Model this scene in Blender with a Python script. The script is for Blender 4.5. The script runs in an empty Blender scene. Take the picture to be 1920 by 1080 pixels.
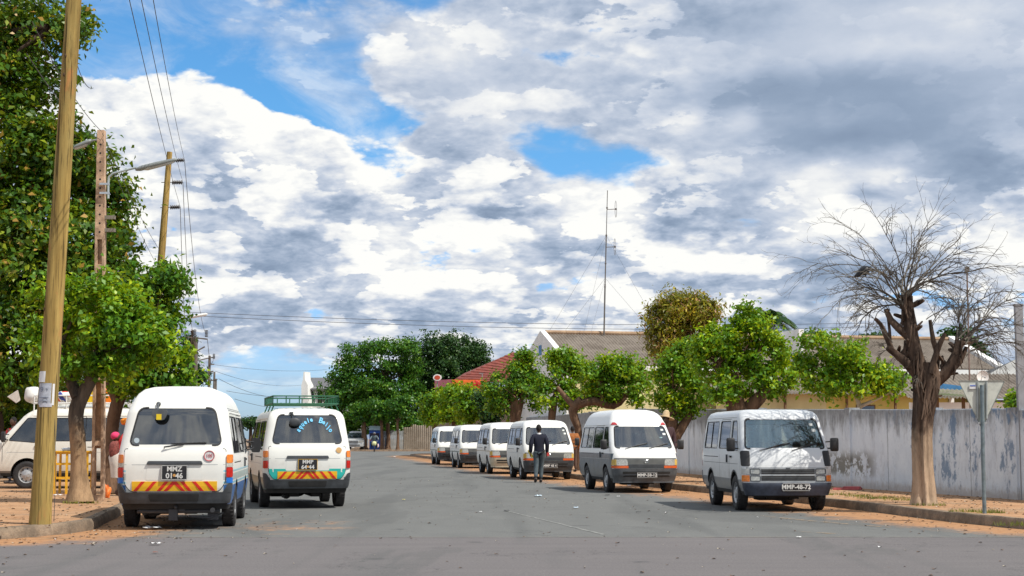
import bpy, bmesh, math, random
import numpy as np
from mathutils import Vector, Matrix
R = math.radians
random.seed(7)
rng = np.random.default_rng(11)
scene = bpy.context.scene
COL = scene.collection
F = 2900.0
TH = math.atan(281 / F)
EYE = Vector((0, 0, 1.355))

def ray(px, py):
    u = (px - 960) / F; v = (540 - py) / F
    return Vector((u, math.cos(TH) - v * math.sin(TH), math.sin(TH) + v * math.cos(TH)))
def P(px, py, Y):                                   # photograph position at depth Y -> world point
    d = ray(px, py); return EYE + d * (Y / d.y)
def G(px, py, h=0.0):                               # photograph position on level ground of height h
    d = ray(px, py); return EYE + d * ((h - EYE.z) / d.z)

# ---------------------------------------------------------------- materials
MATS = {}
class Sk:                                           # tiny wrapper so node maths reads like maths
    def __init__(s, nt, o): s.nt = nt; s.o = o
    def _m(s, op, *a, clamp=False):
        n = s.nt.nodes.new('ShaderNodeMath'); n.operation = op; n.use_clamp = clamp
        for i, x in enumerate((s,) + a):
            if isinstance(x, Sk): s.nt.links.new(x.o, n.inputs[i])
            else: n.inputs[i].default_value = x
        return Sk(s.nt, n.outputs[0])
    def __add__(s, b): return s._m('ADD', b)
    def __radd__(s, b): return s._m('ADD', b)
    def __sub__(s, b): return s._m('SUBTRACT', b)
    def __rsub__(s, b): return s._m('MULTIPLY', -1.0)._m('ADD', b)
    def __mul__(s, b): return s._m('MULTIPLY', b)
    def __rmul__(s, b): return s._m('MULTIPLY', b)
    def __truediv__(s, b): return s._m('DIVIDE', b)
    def mx(s, b): return s._m('MAXIMUM', b)
    def mn(s, b): return s._m('MINIMUM', b)
    def pw(s, b): return s._m('POWER', b)
    def sat(s): return s._m('ADD', 0.0, clamp=True)
    def step(s, a, b):
        n = s.nt.nodes.new('ShaderNodeMapRange'); n.interpolation_type = 'SMOOTHSTEP'
        s.nt.links.new(s.o, n.inputs[0]); n.inputs[1].default_value = a; n.inputs[2].default_value = b
        return Sk(s.nt, n.outputs[0])
    def lin(s, a, b, c=0.0, d=1.0):
        n = s.nt.nodes.new('ShaderNodeMapRange')
        s.nt.links.new(s.o, n.inputs[0])
        for i, x in enumerate((a, b, c, d)): n.inputs[i + 1].default_value = x
        return Sk(s.nt, n.outputs[0])

class Mat:
    def __init__(s, name):
        s.m = bpy.data.materials.new(name); s.m.use_nodes = True; s.nt = s.m.node_tree
        s.b = s.nt.nodes['Principled BSDF']; s.out = s.nt.nodes['Material Output']; s._co = {}
    def co(s, kind='Object', sc=(1, 1, 1)):
        k = (kind, tuple(sc))
        if k not in s._co:
            if kind == 'World':
                g = s.nt.nodes.new('ShaderNodeNewGeometry'); o = g.outputs['Position']
            else:
                g = s.nt.nodes.new('ShaderNodeTexCoord'); o = g.outputs[kind]
            if tuple(sc) != (1, 1, 1):
                mp = s.nt.nodes.new('ShaderNodeMapping'); s.nt.links.new(o, mp.inputs[0]); mp.inputs['Scale'].default_value = sc; o = mp.outputs[0]
            s._co[k] = o
        return s._co[k]
    def xyz(s, kind='Object'):
        n = s.nt.nodes.new('ShaderNodeSeparateXYZ'); s.nt.links.new(s.co(kind), n.inputs[0])
        return [Sk(s.nt, n.outputs[i]) for i in range(3)]
    def noise(s, scale, detail=4, rough=.55, kind='Object', sc=(1, 1, 1), dist=0.0):
        n = s.nt.nodes.new('ShaderNodeTexNoise'); s.nt.links.new(s.co(kind, sc), n.inputs['Vector'])
        n.inputs['Scale'].default_value = scale; n.inputs['Detail'].default_value = detail; n.inputs['Roughness'].default_value = rough
        n.inputs['Distortion'].default_value = dist
        return Sk(s.nt, n.outputs[0])
    def voro(s, scale, kind='Object', sc=(1, 1, 1), feature='F1'):
        n = s.nt.nodes.new('ShaderNodeTexVoronoi'); n.feature = feature; s.nt.links.new(s.co(kind, sc), n.inputs['Vector'])
        n.inputs['Scale'].default_value = scale
        return Sk(s.nt, n.outputs[0])
    def attr(s, name):
        n = s.nt.nodes.new('ShaderNodeAttribute'); n.attribute_name = name
        return Sk(s.nt, n.outputs['Fac'])
    def mix(s, f, a, b):
        n = s.nt.nodes.new('ShaderNodeMix'); n.data_type = 'RGBA'
        for i, x in ((0, f), (6, a), (7, b)):
            if isinstance(x, Sk): s.nt.links.new(x.o, n.inputs[i])
            elif i == 0: n.inputs[i].default_value = x
            else: n.inputs[i].default_value = (*x[:3], 1)
        return Sk(s.nt, n.outputs[2])
    def color(s, c): 
        if isinstance(c, Sk): s.nt.links.new(c.o, s.b.inputs['Base Color'])
        else: s.b.inputs['Base Color'].default_value = (*c[:3], 1)
    def rough(s, r):
        if isinstance(r, Sk): s.nt.links.new(r.o, s.b.inputs['Roughness'])
        else: s.b.inputs['Roughness'].default_value = r
    def set(s, k, v): s.b.inputs[k].default_value = v
    def bump(s, h, strength=.5, dist=.01):
        n = s.nt.nodes.new('ShaderNodeBump'); s.nt.links.new(h.o, n.inputs['Height']); n.inputs['Strength'].default_value = strength
        n.inputs['Distance'].default_value = dist; s.nt.links.new(n.outputs[0], s.b.inputs['Normal'])

def simple(name, c, rough=.6, metal=0, var=.15, scale=6, spec=None, bump=0):
    if name in MATS: return MATS[name]
    M = Mat(name); n = M.noise(scale, 5)
    M.color(M.mix(n.lin(.3, .7), tuple(x * (1 - var) for x in c), tuple(min(1, x * (1 + var)) for x in c)))
    M.rough(rough); M.set('Metallic', metal)
    if spec is not None: M.set('Specular IOR Level', spec)
    if bump: M.bump(M.noise(scale * 6, 4), bump)
    MATS[name] = M.m; return M.m

# ---------------------------------------------------------------- mesh building
class MB:
    def __init__(s): s.v = []; s.f = []; s.mi = []; s.cur = 0
    def add(s, vs, fs):
        o = len(s.v); s.v += [tuple(v) for v in vs]; s.f += [tuple(i + o for i in f) for f in fs]; s.mi += [s.cur] * len(fs); return s
    def box(s, a, b, M=None):
        (x0, y0, z0), (x1, y1, z1) = a, b
        vs = [Vector(v) for v in ((x0,y0,z0),(x1,y0,z0),(x1,y1,z0),(x0,y1,z0),(x0,y0,z1),(x1,y0,z1),(x1,y1,z1),(x0,y1,z1))]
        if M: vs = [M @ v for v in vs]
        return s.add(vs, [(0,3,2,1),(4,5,6,7),(0,1,5,4),(1,2,6,5),(2,3,7,6),(3,0,4,7)])
    def cbox(s, c, d, M=None):
        return s.box([c[i] - d[i] / 2 for i in range(3)], [c[i] + d[i] / 2 for i in range(3)], M)
    def tube(s, pts, rad, n=8, cap=True, jit=0.0, sy=1.0):
        pts = [Vector(p) for p in pts]
        if not hasattr(rad, '__len__'): rad = [rad] * len(pts)
        rings = []; up = None
        for i, p in enumerate(pts):
            t = (pts[min(i + 1, len(pts) - 1)] - pts[max(i - 1, 0)])
            if t.length < 1e-9: t = Vector((0, 0, 1))
            t.normalize()
            if up is None: up = t.orthogonal().normalized()
            up = (up - t * up.dot(t))
            if up.length < 1e-6: up = t.orthogonal()
            up.normalize(); w = t.cross(up)
            rings.append([p + (up * math.cos(6.28318 * k / n) * sy + w * math.sin(6.28318 * k / n)) * rad[i] * (1 + (random.random() - .5) * jit) for k in range(n)])
        vs = [v for r in rings for v in r]; fs = []
        for i in range(len(pts) - 1):
            for k in range(n):
                fs.append((i*n+k, i*n+(k+1)%n, (i+1)*n+(k+1)%n, (i+1)*n+k))
        if cap: fs.append(tuple(range(n - 1, -1, -1))); fs.append(tuple((len(pts)-1)*n + k for k in range(n)))
        return s.add(vs, fs)
    def lathe(s, prof, n=24, axis='X', c=(0, 0, 0)):      # prof: (r, along)
        vs = []; fs = []
        for r, a in prof:
            for k in range(n):
                q = 6.28318531 * k / n; p = (a, r * math.cos(q), r * math.sin(q))
                if axis == 'Z': p = (r * math.cos(q), r * math.sin(q), a)
                if axis == 'Y': p = (r * math.cos(q), a, r * math.sin(q))
                vs.append((p[0]+c[0], p[1]+c[1], p[2]+c[2]))
        for i in range(len(prof) - 1):
            for k in range(n): fs.append((i*n+k, i*n+(k+1)%n, (i+1)*n+(k+1)%n, (i+1)*n+k))
        return s.add(vs, fs)
    def rings(s, rs, cap=True):
        n = len(rs[0]); vs = [v for r in rs for v in r]; fs = []
        for i in range(len(rs) - 1):
            for k in range(n): fs.append((i*n+k, i*n+(k+1)%n, (i+1)*n+(k+1)%n, (i+1)*n+k))
        if cap: fs.append(tuple(range(n - 1, -1, -1))); fs.append(tuple((len(rs)-1)*n + k for k in range(n)))
        return s.add(vs, fs)
    def prism(s, poly, a0, a1, plane='XZ'):
        n = len(poly)
        def mk(p, a): return {'XZ': (p[0], a, p[1]), 'YZ': (a, p[0], p[1]), 'XY': (p[0], p[1], a)}[plane]
        return s.rings([[mk(p, a0) for p in poly], [mk(p, a1) for p in poly]])
    def ball(s, c, r, n=10, m=7, M=None):
        vs = []; fs = []
        if not hasattr(r, '__len__'): r = (r, r, r)
        for i in range(m + 1):
            for k in range(n):
                t = math.pi * i / m; q = 6.28318531 * k / n
                v = Vector((r[0]*math.sin(t)*math.cos(q), r[1]*math.sin(t)*math.sin(q), r[2]*math.cos(t)))
                if M: v = M @ v
                vs.append(v + Vector(c))
        for i in range(m):
            for k in range(n): fs.append((i*n+k, (i+1)*n+k, (i+1)*n+(k+1)%n, i*n+(k+1)%n))
        return s.add(vs, fs)
    def mesh(s, name, mats, smooth=40):
        me = bpy.data.meshes.new(name); me.from_pydata(s.v, [], s.f)
        for m in (mats if isinstance(mats, (list, tuple)) else [mats]): me.materials.append(m)
        me.polygons.foreach_set('material_index', s.mi)
        bm = bmesh.new(); bm.from_mesh(me); bmesh.ops.recalc_face_normals(bm, faces=bm.faces); bm.to_mesh(me); bm.free()
        if smooth: me.shade_smooth(); me.set_sharp_from_angle(angle=R(smooth))
        me.update(); return me
    def build(s, name, mats, parent=None, loc=None, smooth=40):
        o = bpy.data.objects.new(name, s.mesh(name, mats, smooth)); COL.objects.link(o)
        if parent: o.parent = parent
        if loc is not None: o.location = loc
        return o

def tag(o, label=None, cat=None, group=None, kind=None):
    if label: o['label'] = label
    if cat: o['category'] = cat
    if group: o['group'] = group
    if kind: o['kind'] = kind
    return o
def empty(name, loc=(0, 0, 0), rz=0.0, label=None, cat=None, group=None):
    o = bpy.data.objects.new(name, None); COL.objects.link(o); o.location = loc; o.rotation_euler = (0, 0, rz); o.empty_display_size = .2
    return tag(o, label, cat, group)
def obj_mesh(name, me, parent=None):
    o = bpy.data.objects.new(name, me); COL.objects.link(o)
    if parent: o.parent = parent
    return o
def copy_tree(o, parent=None):
    c = o.copy(); COL.objects.link(c); c.parent = parent
    for ch in [x for x in bpy.data.objects if x.parent == o]: copy_tree(ch, c)
    return c

def baked(o):                                        # apply modifiers of o
    dg = bpy.context.evaluated_depsgraph_get(); dg.update()
    me = bpy.data.meshes.new_from_object(o.evaluated_get(dg), preserve_all_data_layers=True, depsgraph=dg)
    o.modifiers.clear(); o.data = me; return o

def text_mesh(s, size, ext=.002, mat=None, align='CENTER', bold=0.0, xs=1.0):
    cu = bpy.data.curves.new('text', 'FONT'); cu.body = s; cu.size = size; cu.extrude = ext; cu.align_x = align; cu.align_y = 'CENTER'; cu.offset = bold
    cu.resolution_u = 2
    o = bpy.data.objects.new('text', cu); COL.objects.link(o)
    dg = bpy.context.evaluated_depsgraph_get(); dg.update()
    me = bpy.data.meshes.new_from_object(o.evaluated_get(dg)); bpy.data.objects.remove(o)
    if xs != 1.0:
        for v in me.vertices: v.co.x *= xs
    me.materials.clear(); me.materials.append(mat); return me

def quads_mesh(name, V, mats, mi=None):              # V: (n,4,3) array of free quads
    n = len(V); me = bpy.data.meshes.new(name)
    me.vertices.add(n * 4); me.vertices.foreach_set('co', V.reshape(-1).astype(np.float32))
    me.loops.add(n * 4); me.loops.foreach_set('vertex_index', np.arange(n * 4, dtype=np.int32))
    me.polygons.add(n); me.polygons.foreach_set('loop_start', np.arange(0, n * 4, 4, dtype=np.int32))
    for m in (mats if isinstance(mats, (list, tuple)) else [mats]): me.materials.append(m)
    if mi is not None: me.polygons.foreach_set('material_index', mi.astype(np.int32))
    me.update(calc_edges=True); me.validate(); return me
# ---------------------------------------------------------------- the materials of the place
def mk_asphalt():
    M = Mat('asphalt')
    x, y, z = M.xyz('World')
    fine = M.noise(38, 3, .7, 'World'); mid = M.noise(1.3, 5, .6, 'World', (1, .45, 1)); big = M.noise(.16, 4, .6, 'World')
    streak = M.noise(.9, 5, .65, 'World', (.25, 2.4, 1))
    base = M.mix(mid.lin(.3, .7), (.108, .114, .112), (.158, .164, .158))
    base = M.mix(big.lin(.4, .62) * .6, base, (.135, .141, .138))
    near = y.lin(21.45, 21.35)                                   # the newer strip of the cross road
    base = M.mix(near * .9, base, M.mix(streak.lin(.3, .7), (.118, .100, .108), (.160, .138, .142)))
    grains = M.mix(fine.lin(.28, .75), (.08, .08, .08), (.27, .265, .25))
    base = M.mix(.42, base, grains)
    ck = (M.noise(.55, 7, .62, 'World', (1, .7, 1)) - .5); ck = (ck * ck).step(.000016, .000003); base = M.mix(ck * M.noise(.21, 3, .5, 'World').step(.50, .56) * .55, base, (.045, .045, .045))
    lane = M.noise(.55, 3, .5, 'World', (1.6, .10, 1), .3); base = M.mix(lane.step(.50, .66) * .45, base, (.098, .101, .10))
    oil = M.voro(.8, 'World', (1, .8, 1)); base = M.mix(oil.step(.16, .06) * M.noise(1.7, 5, .7, 'World').step(.45, .6) * .6, base, (.06, .06, .062))
    chips = M.voro(9, 'World').step(.10, .06)
    base = M.mix(chips * M.noise(.6, 3, .6, 'World').step(.5, .62) * .55, base, (.36, .35, .32))
    patch = M.noise(.33, 6, .62, 'World', (1, .35, 1), .8)
    base = M.mix(patch.step(.56, .60) * .35, base, (.098, .100, .098))
    d = M.attr('dirt'); dn = M.noise(1.6, 7, .68, 'World', (1, .6, 1)); dn2 = M.noise(7, 5, .7, 'World')
    dirt = (d * 1.15 + (dn - .5) * 1.25 + (dn2 - .5) * .45).step(.32, .80)
    base = M.mix(dirt * .92, base, M.mix(dn2.lin(.3, .7), (.33, .155, .068), (.48, .27, .135)))
    M.color(base); M.rough(.93); M.set('Specular IOR Level', .18); M.bump(fine + chips * .6, .35, .01)
    return M.m
def mk_dirt(name='orange_dirt', a=(.30, .150, .078), b=(.48, .29, .165), c=(.23, .175, .13)):
    M = Mat(name)
    n = M.noise(1.1, 6, .65, 'World'); f = M.noise(14, 5, .7, 'World'); g = M.noise(.35, 4, .6, 'World')
    base = M.mix(n.lin(.3, .7), a, b); base = M.mix(g.step(.48, .66) * .6, base, c)
    base = M.mix(f.lin(.35, .75) * .45, base, tuple(min(.62, x * 1.35) for x in b))
    base = M.mix(M.voro(16, 'World').step(.16, .08) * .7, base, (.50, .42, .34))
    base = M.mix(M.noise(2.7, 6, .7, 'World').step(.54, .68) * .7, base, (.13, .095, .065))
    M.color(base); M.rough(.97); M.set('Specular IOR Level', .1); M.bump(f + n, .6, .03)
    return M.m
def mk_kerb():
    M = Mat('kerb_concrete')
    n = M.noise(3, 6, .7, 'World'); f = M.noise(22, 5, .7, 'World')
    base = M.mix(n.step(.35, .68), (.17, .13, .095), (.36, .27, .19)); base = M.mix(f.lin(.3, .7) * .5, base, (.14, .115, .09))
    M.color(base); M.rough(.95); M.set('Specular IOR Level', .15); M.bump(n + f * .5, .9, .04)
    return M.m
def mk_paint(name, top=(.80, .80, .76), bands=(), dirt=.5, rough=.32, side_bands=True):
    # bands: (z0, z1, colour) painted bands around the flanks of the body
    M = Mat(name); x, y, z = M.xyz('Object')
    n = M.noise(2.2, 6, .65); f = M.noise(9, 6, .7)
    base = M.mix(n.lin(.25, .8), tuple(c * .94 for c in top), top)
    for z0, z1, c in bands:
        m = z.step(z0 - .004, z0 + .004) * z.step(z1 + .004, z1 - .004)
        if side_bands:
            m = m * (x * x).step(.70 ** 2, .72 ** 2) * y.step(-1.99, -1.97)
        base = M.mix(m, base, c)
    d = (z.lin(1.35, .35) * .95 + (n - .5) * 1.4 + (f - .5) * .9).step(.40, 1.15)
    base = M.mix(d * dirt, base, (.32, .27, .21))
    base = M.mix(M.noise(3.5, 7, .75, 'Object', (1, 1, .25)).step(.60, .74) * .25 * dirt, base, (.40, .36, .30))
    M.color(base); M.rough((f.lin(.3, .8, rough, rough + .22))); M.set('Coat Weight', .25); M.set('Coat Roughness', .12)
    M.bump(M.noise(1.4, 2), .05, .05)
    return M.m
def mk_glass(name, tint=(.30, .36, .38), refl=.16, tintmix=1.0, rough=.03):
    m = bpy.data.materials.new(name); m.use_nodes = True; nt = m.node_tree; nt.nodes.clear()
    out = nt.nodes.new('ShaderNodeOutputMaterial'); tr = nt.nodes.new('ShaderNodeBsdfTransparent'); gl = nt.nodes.new('ShaderNodeBsdfGlossy')
    tr.inputs[0].default_value = (*tint, 1); gl.inputs['Roughness'].default_value = rough; gl.inputs[0].default_value = (.95, .97, 1, 1)
    lw = nt.nodes.new('ShaderNodeLayerWeight'); lw.inputs[0].default_value = .35
    mr = nt.nodes.new('ShaderNodeMapRange'); nt.links.new(lw.outputs['Fresnel'], mr.inputs[0]); mr.inputs[3].default_value = refl; mr.inputs[4].default_value = 1
    df = nt.nodes.new('ShaderNodeBsdfDiffuse'); df.inputs[0].default_value = (.35, .33, .28, 1)
    tc = nt.nodes.new('ShaderNodeTexCoord'); no = nt.nodes.new('ShaderNodeTexNoise'); no.inputs['Scale'].default_value = 3; no.inputs['Detail'].default_value = 6
    nt.links.new(tc.outputs['Object'], no.inputs[0]); mr2 = nt.nodes.new('ShaderNodeMapRange'); nt.links.new(no.outputs[0], mr2.inputs[0])
    mr2.inputs[1].default_value = .45; mr2.inputs[2].default_value = .8; mr2.inputs[4].default_value = .16
    mx0 = nt.nodes.new('ShaderNodeMixShader'); nt.links.new(mr2.outputs[0], mx0.inputs[0]); nt.links.new(tr.outputs[0], mx0.inputs[1]); nt.links.new(df.outputs[0], mx0.inputs[2])
    mx = nt.nodes.new('ShaderNodeMixShader'); nt.links.new(mr.outputs[0], mx.inputs[0]); nt.links.new(mx0.outputs[0], mx.inputs[1]); nt.links.new(gl.outputs[0], mx.inputs[2])
    nt.links.new(mx.outputs[0], out.inputs[0]); return m
def mk_leaf(name, dark, mid, light, trans=.35, extra=None):
    M = Mat(name); nt = M.nt
    g = nt.nodes.new('ShaderNodeNewGeometry'); rnd = Sk(nt, g.outputs['Random Per Island'])
    n = M.noise(1.1, 3, .6, 'World')
    c = M.mix((rnd * .75 + (n - .5) * 1.4 + .12).sat(), dark, mid)
    c = M.mix(((rnd * 7.13)._m('FRACT') * .8 + (n - .5) * 1.6).step(.50, 1.0), c, light)
    if extra: c = M.mix((rnd * 23.7)._m('FRACT').step(1 - extra[1] - .02, 1 - extra[1]), c, extra[0])
    M.color(c); M.rough(.42); M.set('Specular IOR Level', .35)
    t = nt.nodes.new('ShaderNodeBsdfTranslucent'); 
    cc = M.mix(.5, c, light); nt.links.new(cc.o, t.inputs[0])
    mx = nt.nodes.new('ShaderNodeMixShader'); mx.inputs[0].default_value = trans
    nt.links.new(M.b.outputs[0], mx.inputs[1]); nt.links.new(t.outputs[0], mx.inputs[2]); nt.links.new(mx.outputs[0], M.out.inputs[0])
    return M.m
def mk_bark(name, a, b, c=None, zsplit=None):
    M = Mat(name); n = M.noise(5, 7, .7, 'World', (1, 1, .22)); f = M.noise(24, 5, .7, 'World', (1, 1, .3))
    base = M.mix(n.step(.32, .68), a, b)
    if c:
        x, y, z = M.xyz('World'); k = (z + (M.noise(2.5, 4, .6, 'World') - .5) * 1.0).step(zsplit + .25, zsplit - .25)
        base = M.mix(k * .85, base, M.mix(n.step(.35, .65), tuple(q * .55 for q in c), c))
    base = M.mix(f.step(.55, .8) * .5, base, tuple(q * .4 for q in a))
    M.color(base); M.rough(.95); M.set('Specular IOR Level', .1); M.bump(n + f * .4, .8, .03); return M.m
def mk_wall():
    M = Mat('weathered_whitewash'); x, y, z = M.xyz('World')
    n = M.noise(1.2, 7, .68, 'World'); v = M.noise(2.6, 8, .74, 'World', (1, 1, .32)); f = M.noise(11, 6, .75, 'World', (1, 1, .6))
    base = M.mix(n.lin(.3, .7), (.64, .71, .78), (.80, .86, .90))
    base = M.mix(v.step(.50, .70) * .6, base, (.34, .35, .38))
    base = M.mix(f.step(.58, .70) * .4, base, (.26, .27, .28))
    topdirt = (z + (v - .5) * 1.6).step(1.40, 2.0)
    base = M.mix(topdirt * .90 * f.lin(.25, .7, .5, 1), base, (.145, .14, .135))
    # blue old paint showing on the near part of the wall
    bl = (M.noise(2.1, 8, .75, 'World', (1, 1, .55)).step(.53, .60)) * y.step(36.5, 34.5)
    base = M.mix(bl * .75, base, (.11, .20, .33))
    # plaster come off low on the wall: darker patches with pale edges
    e = (M.noise(2.6, 8, .72, 'World')); band = z.step(.35, .55) * z.step(1.15, .80) * y.step(36.2, 37.0) * y.step(41.5, 40.5)
    m = (e.step(.47, .50)) * band
    base = M.mix(m * .85, base, (.19, .18, .145))
    base = M.mix((z + (f - .5) * .5).step(.42, .18) * .55, base, (.33, .25, .18))
    M.color(base); M.rough(.95); M.set('Specular IOR Level', .1); M.bump(f + v, .3, .02); return M.m
def mk_corr(name, a, b, c, moss=None):
    M = Mat(name); n = M.noise(.9, 6, .7, 'World'); f = M.noise(7, 6, .7, 'World')
    base = M.mix(n.step(.3, .7), a, b); base = M.mix(f.step(.5, .75) * .6, base, c)
    if moss: base = M.mix(M.noise(.8, 5, .6, 'World').step(.5, .62) * .6, base, moss)
    M.color(base); M.rough(.9); M.set('Specular IOR Level', .15); return M.m
def mk_wood_pole():
    M = Mat('treated_pine'); x, y, z = M.xyz('World')
    n = M.noise(9, 6, .65, 'Object', (1, 1, .07)); b = M.noise(1.3, 5, .6, 'Object', (1, 1, .35)); f = M.noise(40, 4, .6, 'Object', (1, 1, .05))
    base = M.mix(n.lin(.3, .72), (.20, .125, .035), (.54, .37, .12)); base = M.mix(b.step(.45, .68) * .65, base, (.27, .235, .095))
    base = M.mix(M.noise(3, 6, .65, 'Object', (1, 1, .3)).step(.56, .70) * .7, base, (.52, .20, .07))
    base = M.mix(f.step(.52, .66) * .75, base, (.09, .06, .022)); base = M.mix(M.noise(26, 3, .5, 'Object', (1, 1, .018)).step(.60, .64) * .8, base, (.05, .032, .012))
    base = M.mix(z.step(2.9, .3) * .4, base, M.mix(n.lin(.3, .7), (.20, .15, .05), (.36, .28, .09)))
    M.color(base); M.rough(.85); M.set('Specular IOR Level', .2); M.bump(n + f * .5, .5, .015); return M.m

ASPH = mk_asphalt(); DIRT = mk_dirt(); KERB = mk_kerb(); WALLM = mk_wall()
DIRT2 = mk_dirt('grey_brown_earth', (.20, .14, .10), (.32, .23, .16), (.20, .17, .14))
GLASS_D = mk_glass('dark_window_glass', (.20, .27, .30), .12)
GLASS_M = mk_glass('side_window_glass', (.34, .40, .41), .08)
GLASS_W = mk_glass('windscreen_glass', (.72, .92, .90), .17)
RUBBER = simple('black_rubber', (.018, .018, .02), .55)
TYRE = simple('tyre_rubber', (.028, .027, .028), .8, var=.35, scale=14)
PLAST = simple('dark_bumper_plastic', (.05, .055, .062), .55, var=.3, scale=8)
PLAST_G = simple('grey_bumper_plastic', (.085, .095, .105), .55, var=.3, scale=8)
UNDER = simple('underbody_black', (.02, .02, .02), .8, var=.4)
RIM = simple('silver_rim', (.42, .43, .44), .38, .35, var=.2, scale=20)
RIMW = simple('white_steel_rim', (.58, .58, .56), .45, .0, var=.2, scale=20)
CHROME = simple('chrome', (.62, .62, .60), .22, .9)
SEAT = simple('blue_seat_fabric', (.045, .06, .11), .85, var=.3)
CABIN = simple('cabin_grey', (.42, .44, .44), .8)
DASH = simple('dash_plastic', (.20, .19, .17), .6)
TAILR = simple('red_lens', (.52, .018, .012), .18, var=.25, scale=30, spec=.6)
TAILA = simple('amber_lens', (.72, .20, .02), .18, var=.2, scale=30, spec=.6)
TAILC = simple('clear_lens', (.50, .47, .42), .12, var=.25, scale=34, spec=.8)
HEADL = simple('headlight_glass', (.46, .46, .42), .08, .25, var=.3, scale=26, spec=.9)
PLATEB = simple('plate_black', (.018, .018, .02), .35)
PLATEW = simple('plate_lettering', (.62, .62, .60), .5)
YEL = simple('reflective_yellow', (.86, .48, .02), .4, var=.06)
RED = simple('reflective_red', (.68, .03, .015), .4, var=.06)
WHITEP = simple('white_paper', (.72, .72, .72), .85, var=.08)
GREYM = simple('galvanised_grey', (.30, .32, .33), .5, .3, var=.2)
# ---------------------------------------------------------------- vans
def rpoly(pts, r, n=4):                               # round the corners of a polygon
    out = []; k = len(pts)
    if not hasattr(r, '__len__'): r = [r] * k
    for i in range(k):
        p0 = Vector(pts[i-1]); p = Vector(pts[i]); p1 = Vector(pts[(i+1) % k])
        a = (p0 - p); b = (p1 - p); d = min(r[i], a.length * .45, b.length * .45)
        A = p + a.normalized() * d; B = p + b.normalized() * d
        for j in range(n + 1):
            t = j / n; out.append(tuple((A * (1-t) + p * t) * (1-t) + (p * (1-t) + B * t) * t))
    return out
def grow(poly, d):                                    # offset convex polygon outward
    c = Vector((sum(p[0] for p in poly) / len(poly), sum(p[1] for p in poly) / len(poly)))
    out = []
    n = len(poly); area = sum(poly[i-1][0]*poly[i][1]-poly[i][0]*poly[i-1][1] for i in range(n))
    s = 1 if area > 0 else -1
    for i in range(n):
        a = Vector(poly[i-1]); b = Vector(poly[(i+1) % n]); t = (b - a)
        if t.length < 1e-9: out.append(poly[i]); continue
        t.normalize(); nn = Vector((t.y, -t.x)) * s; p = Vector(poly[i]) + nn * d; out.append((p.x, p.y))
    return out

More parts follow.
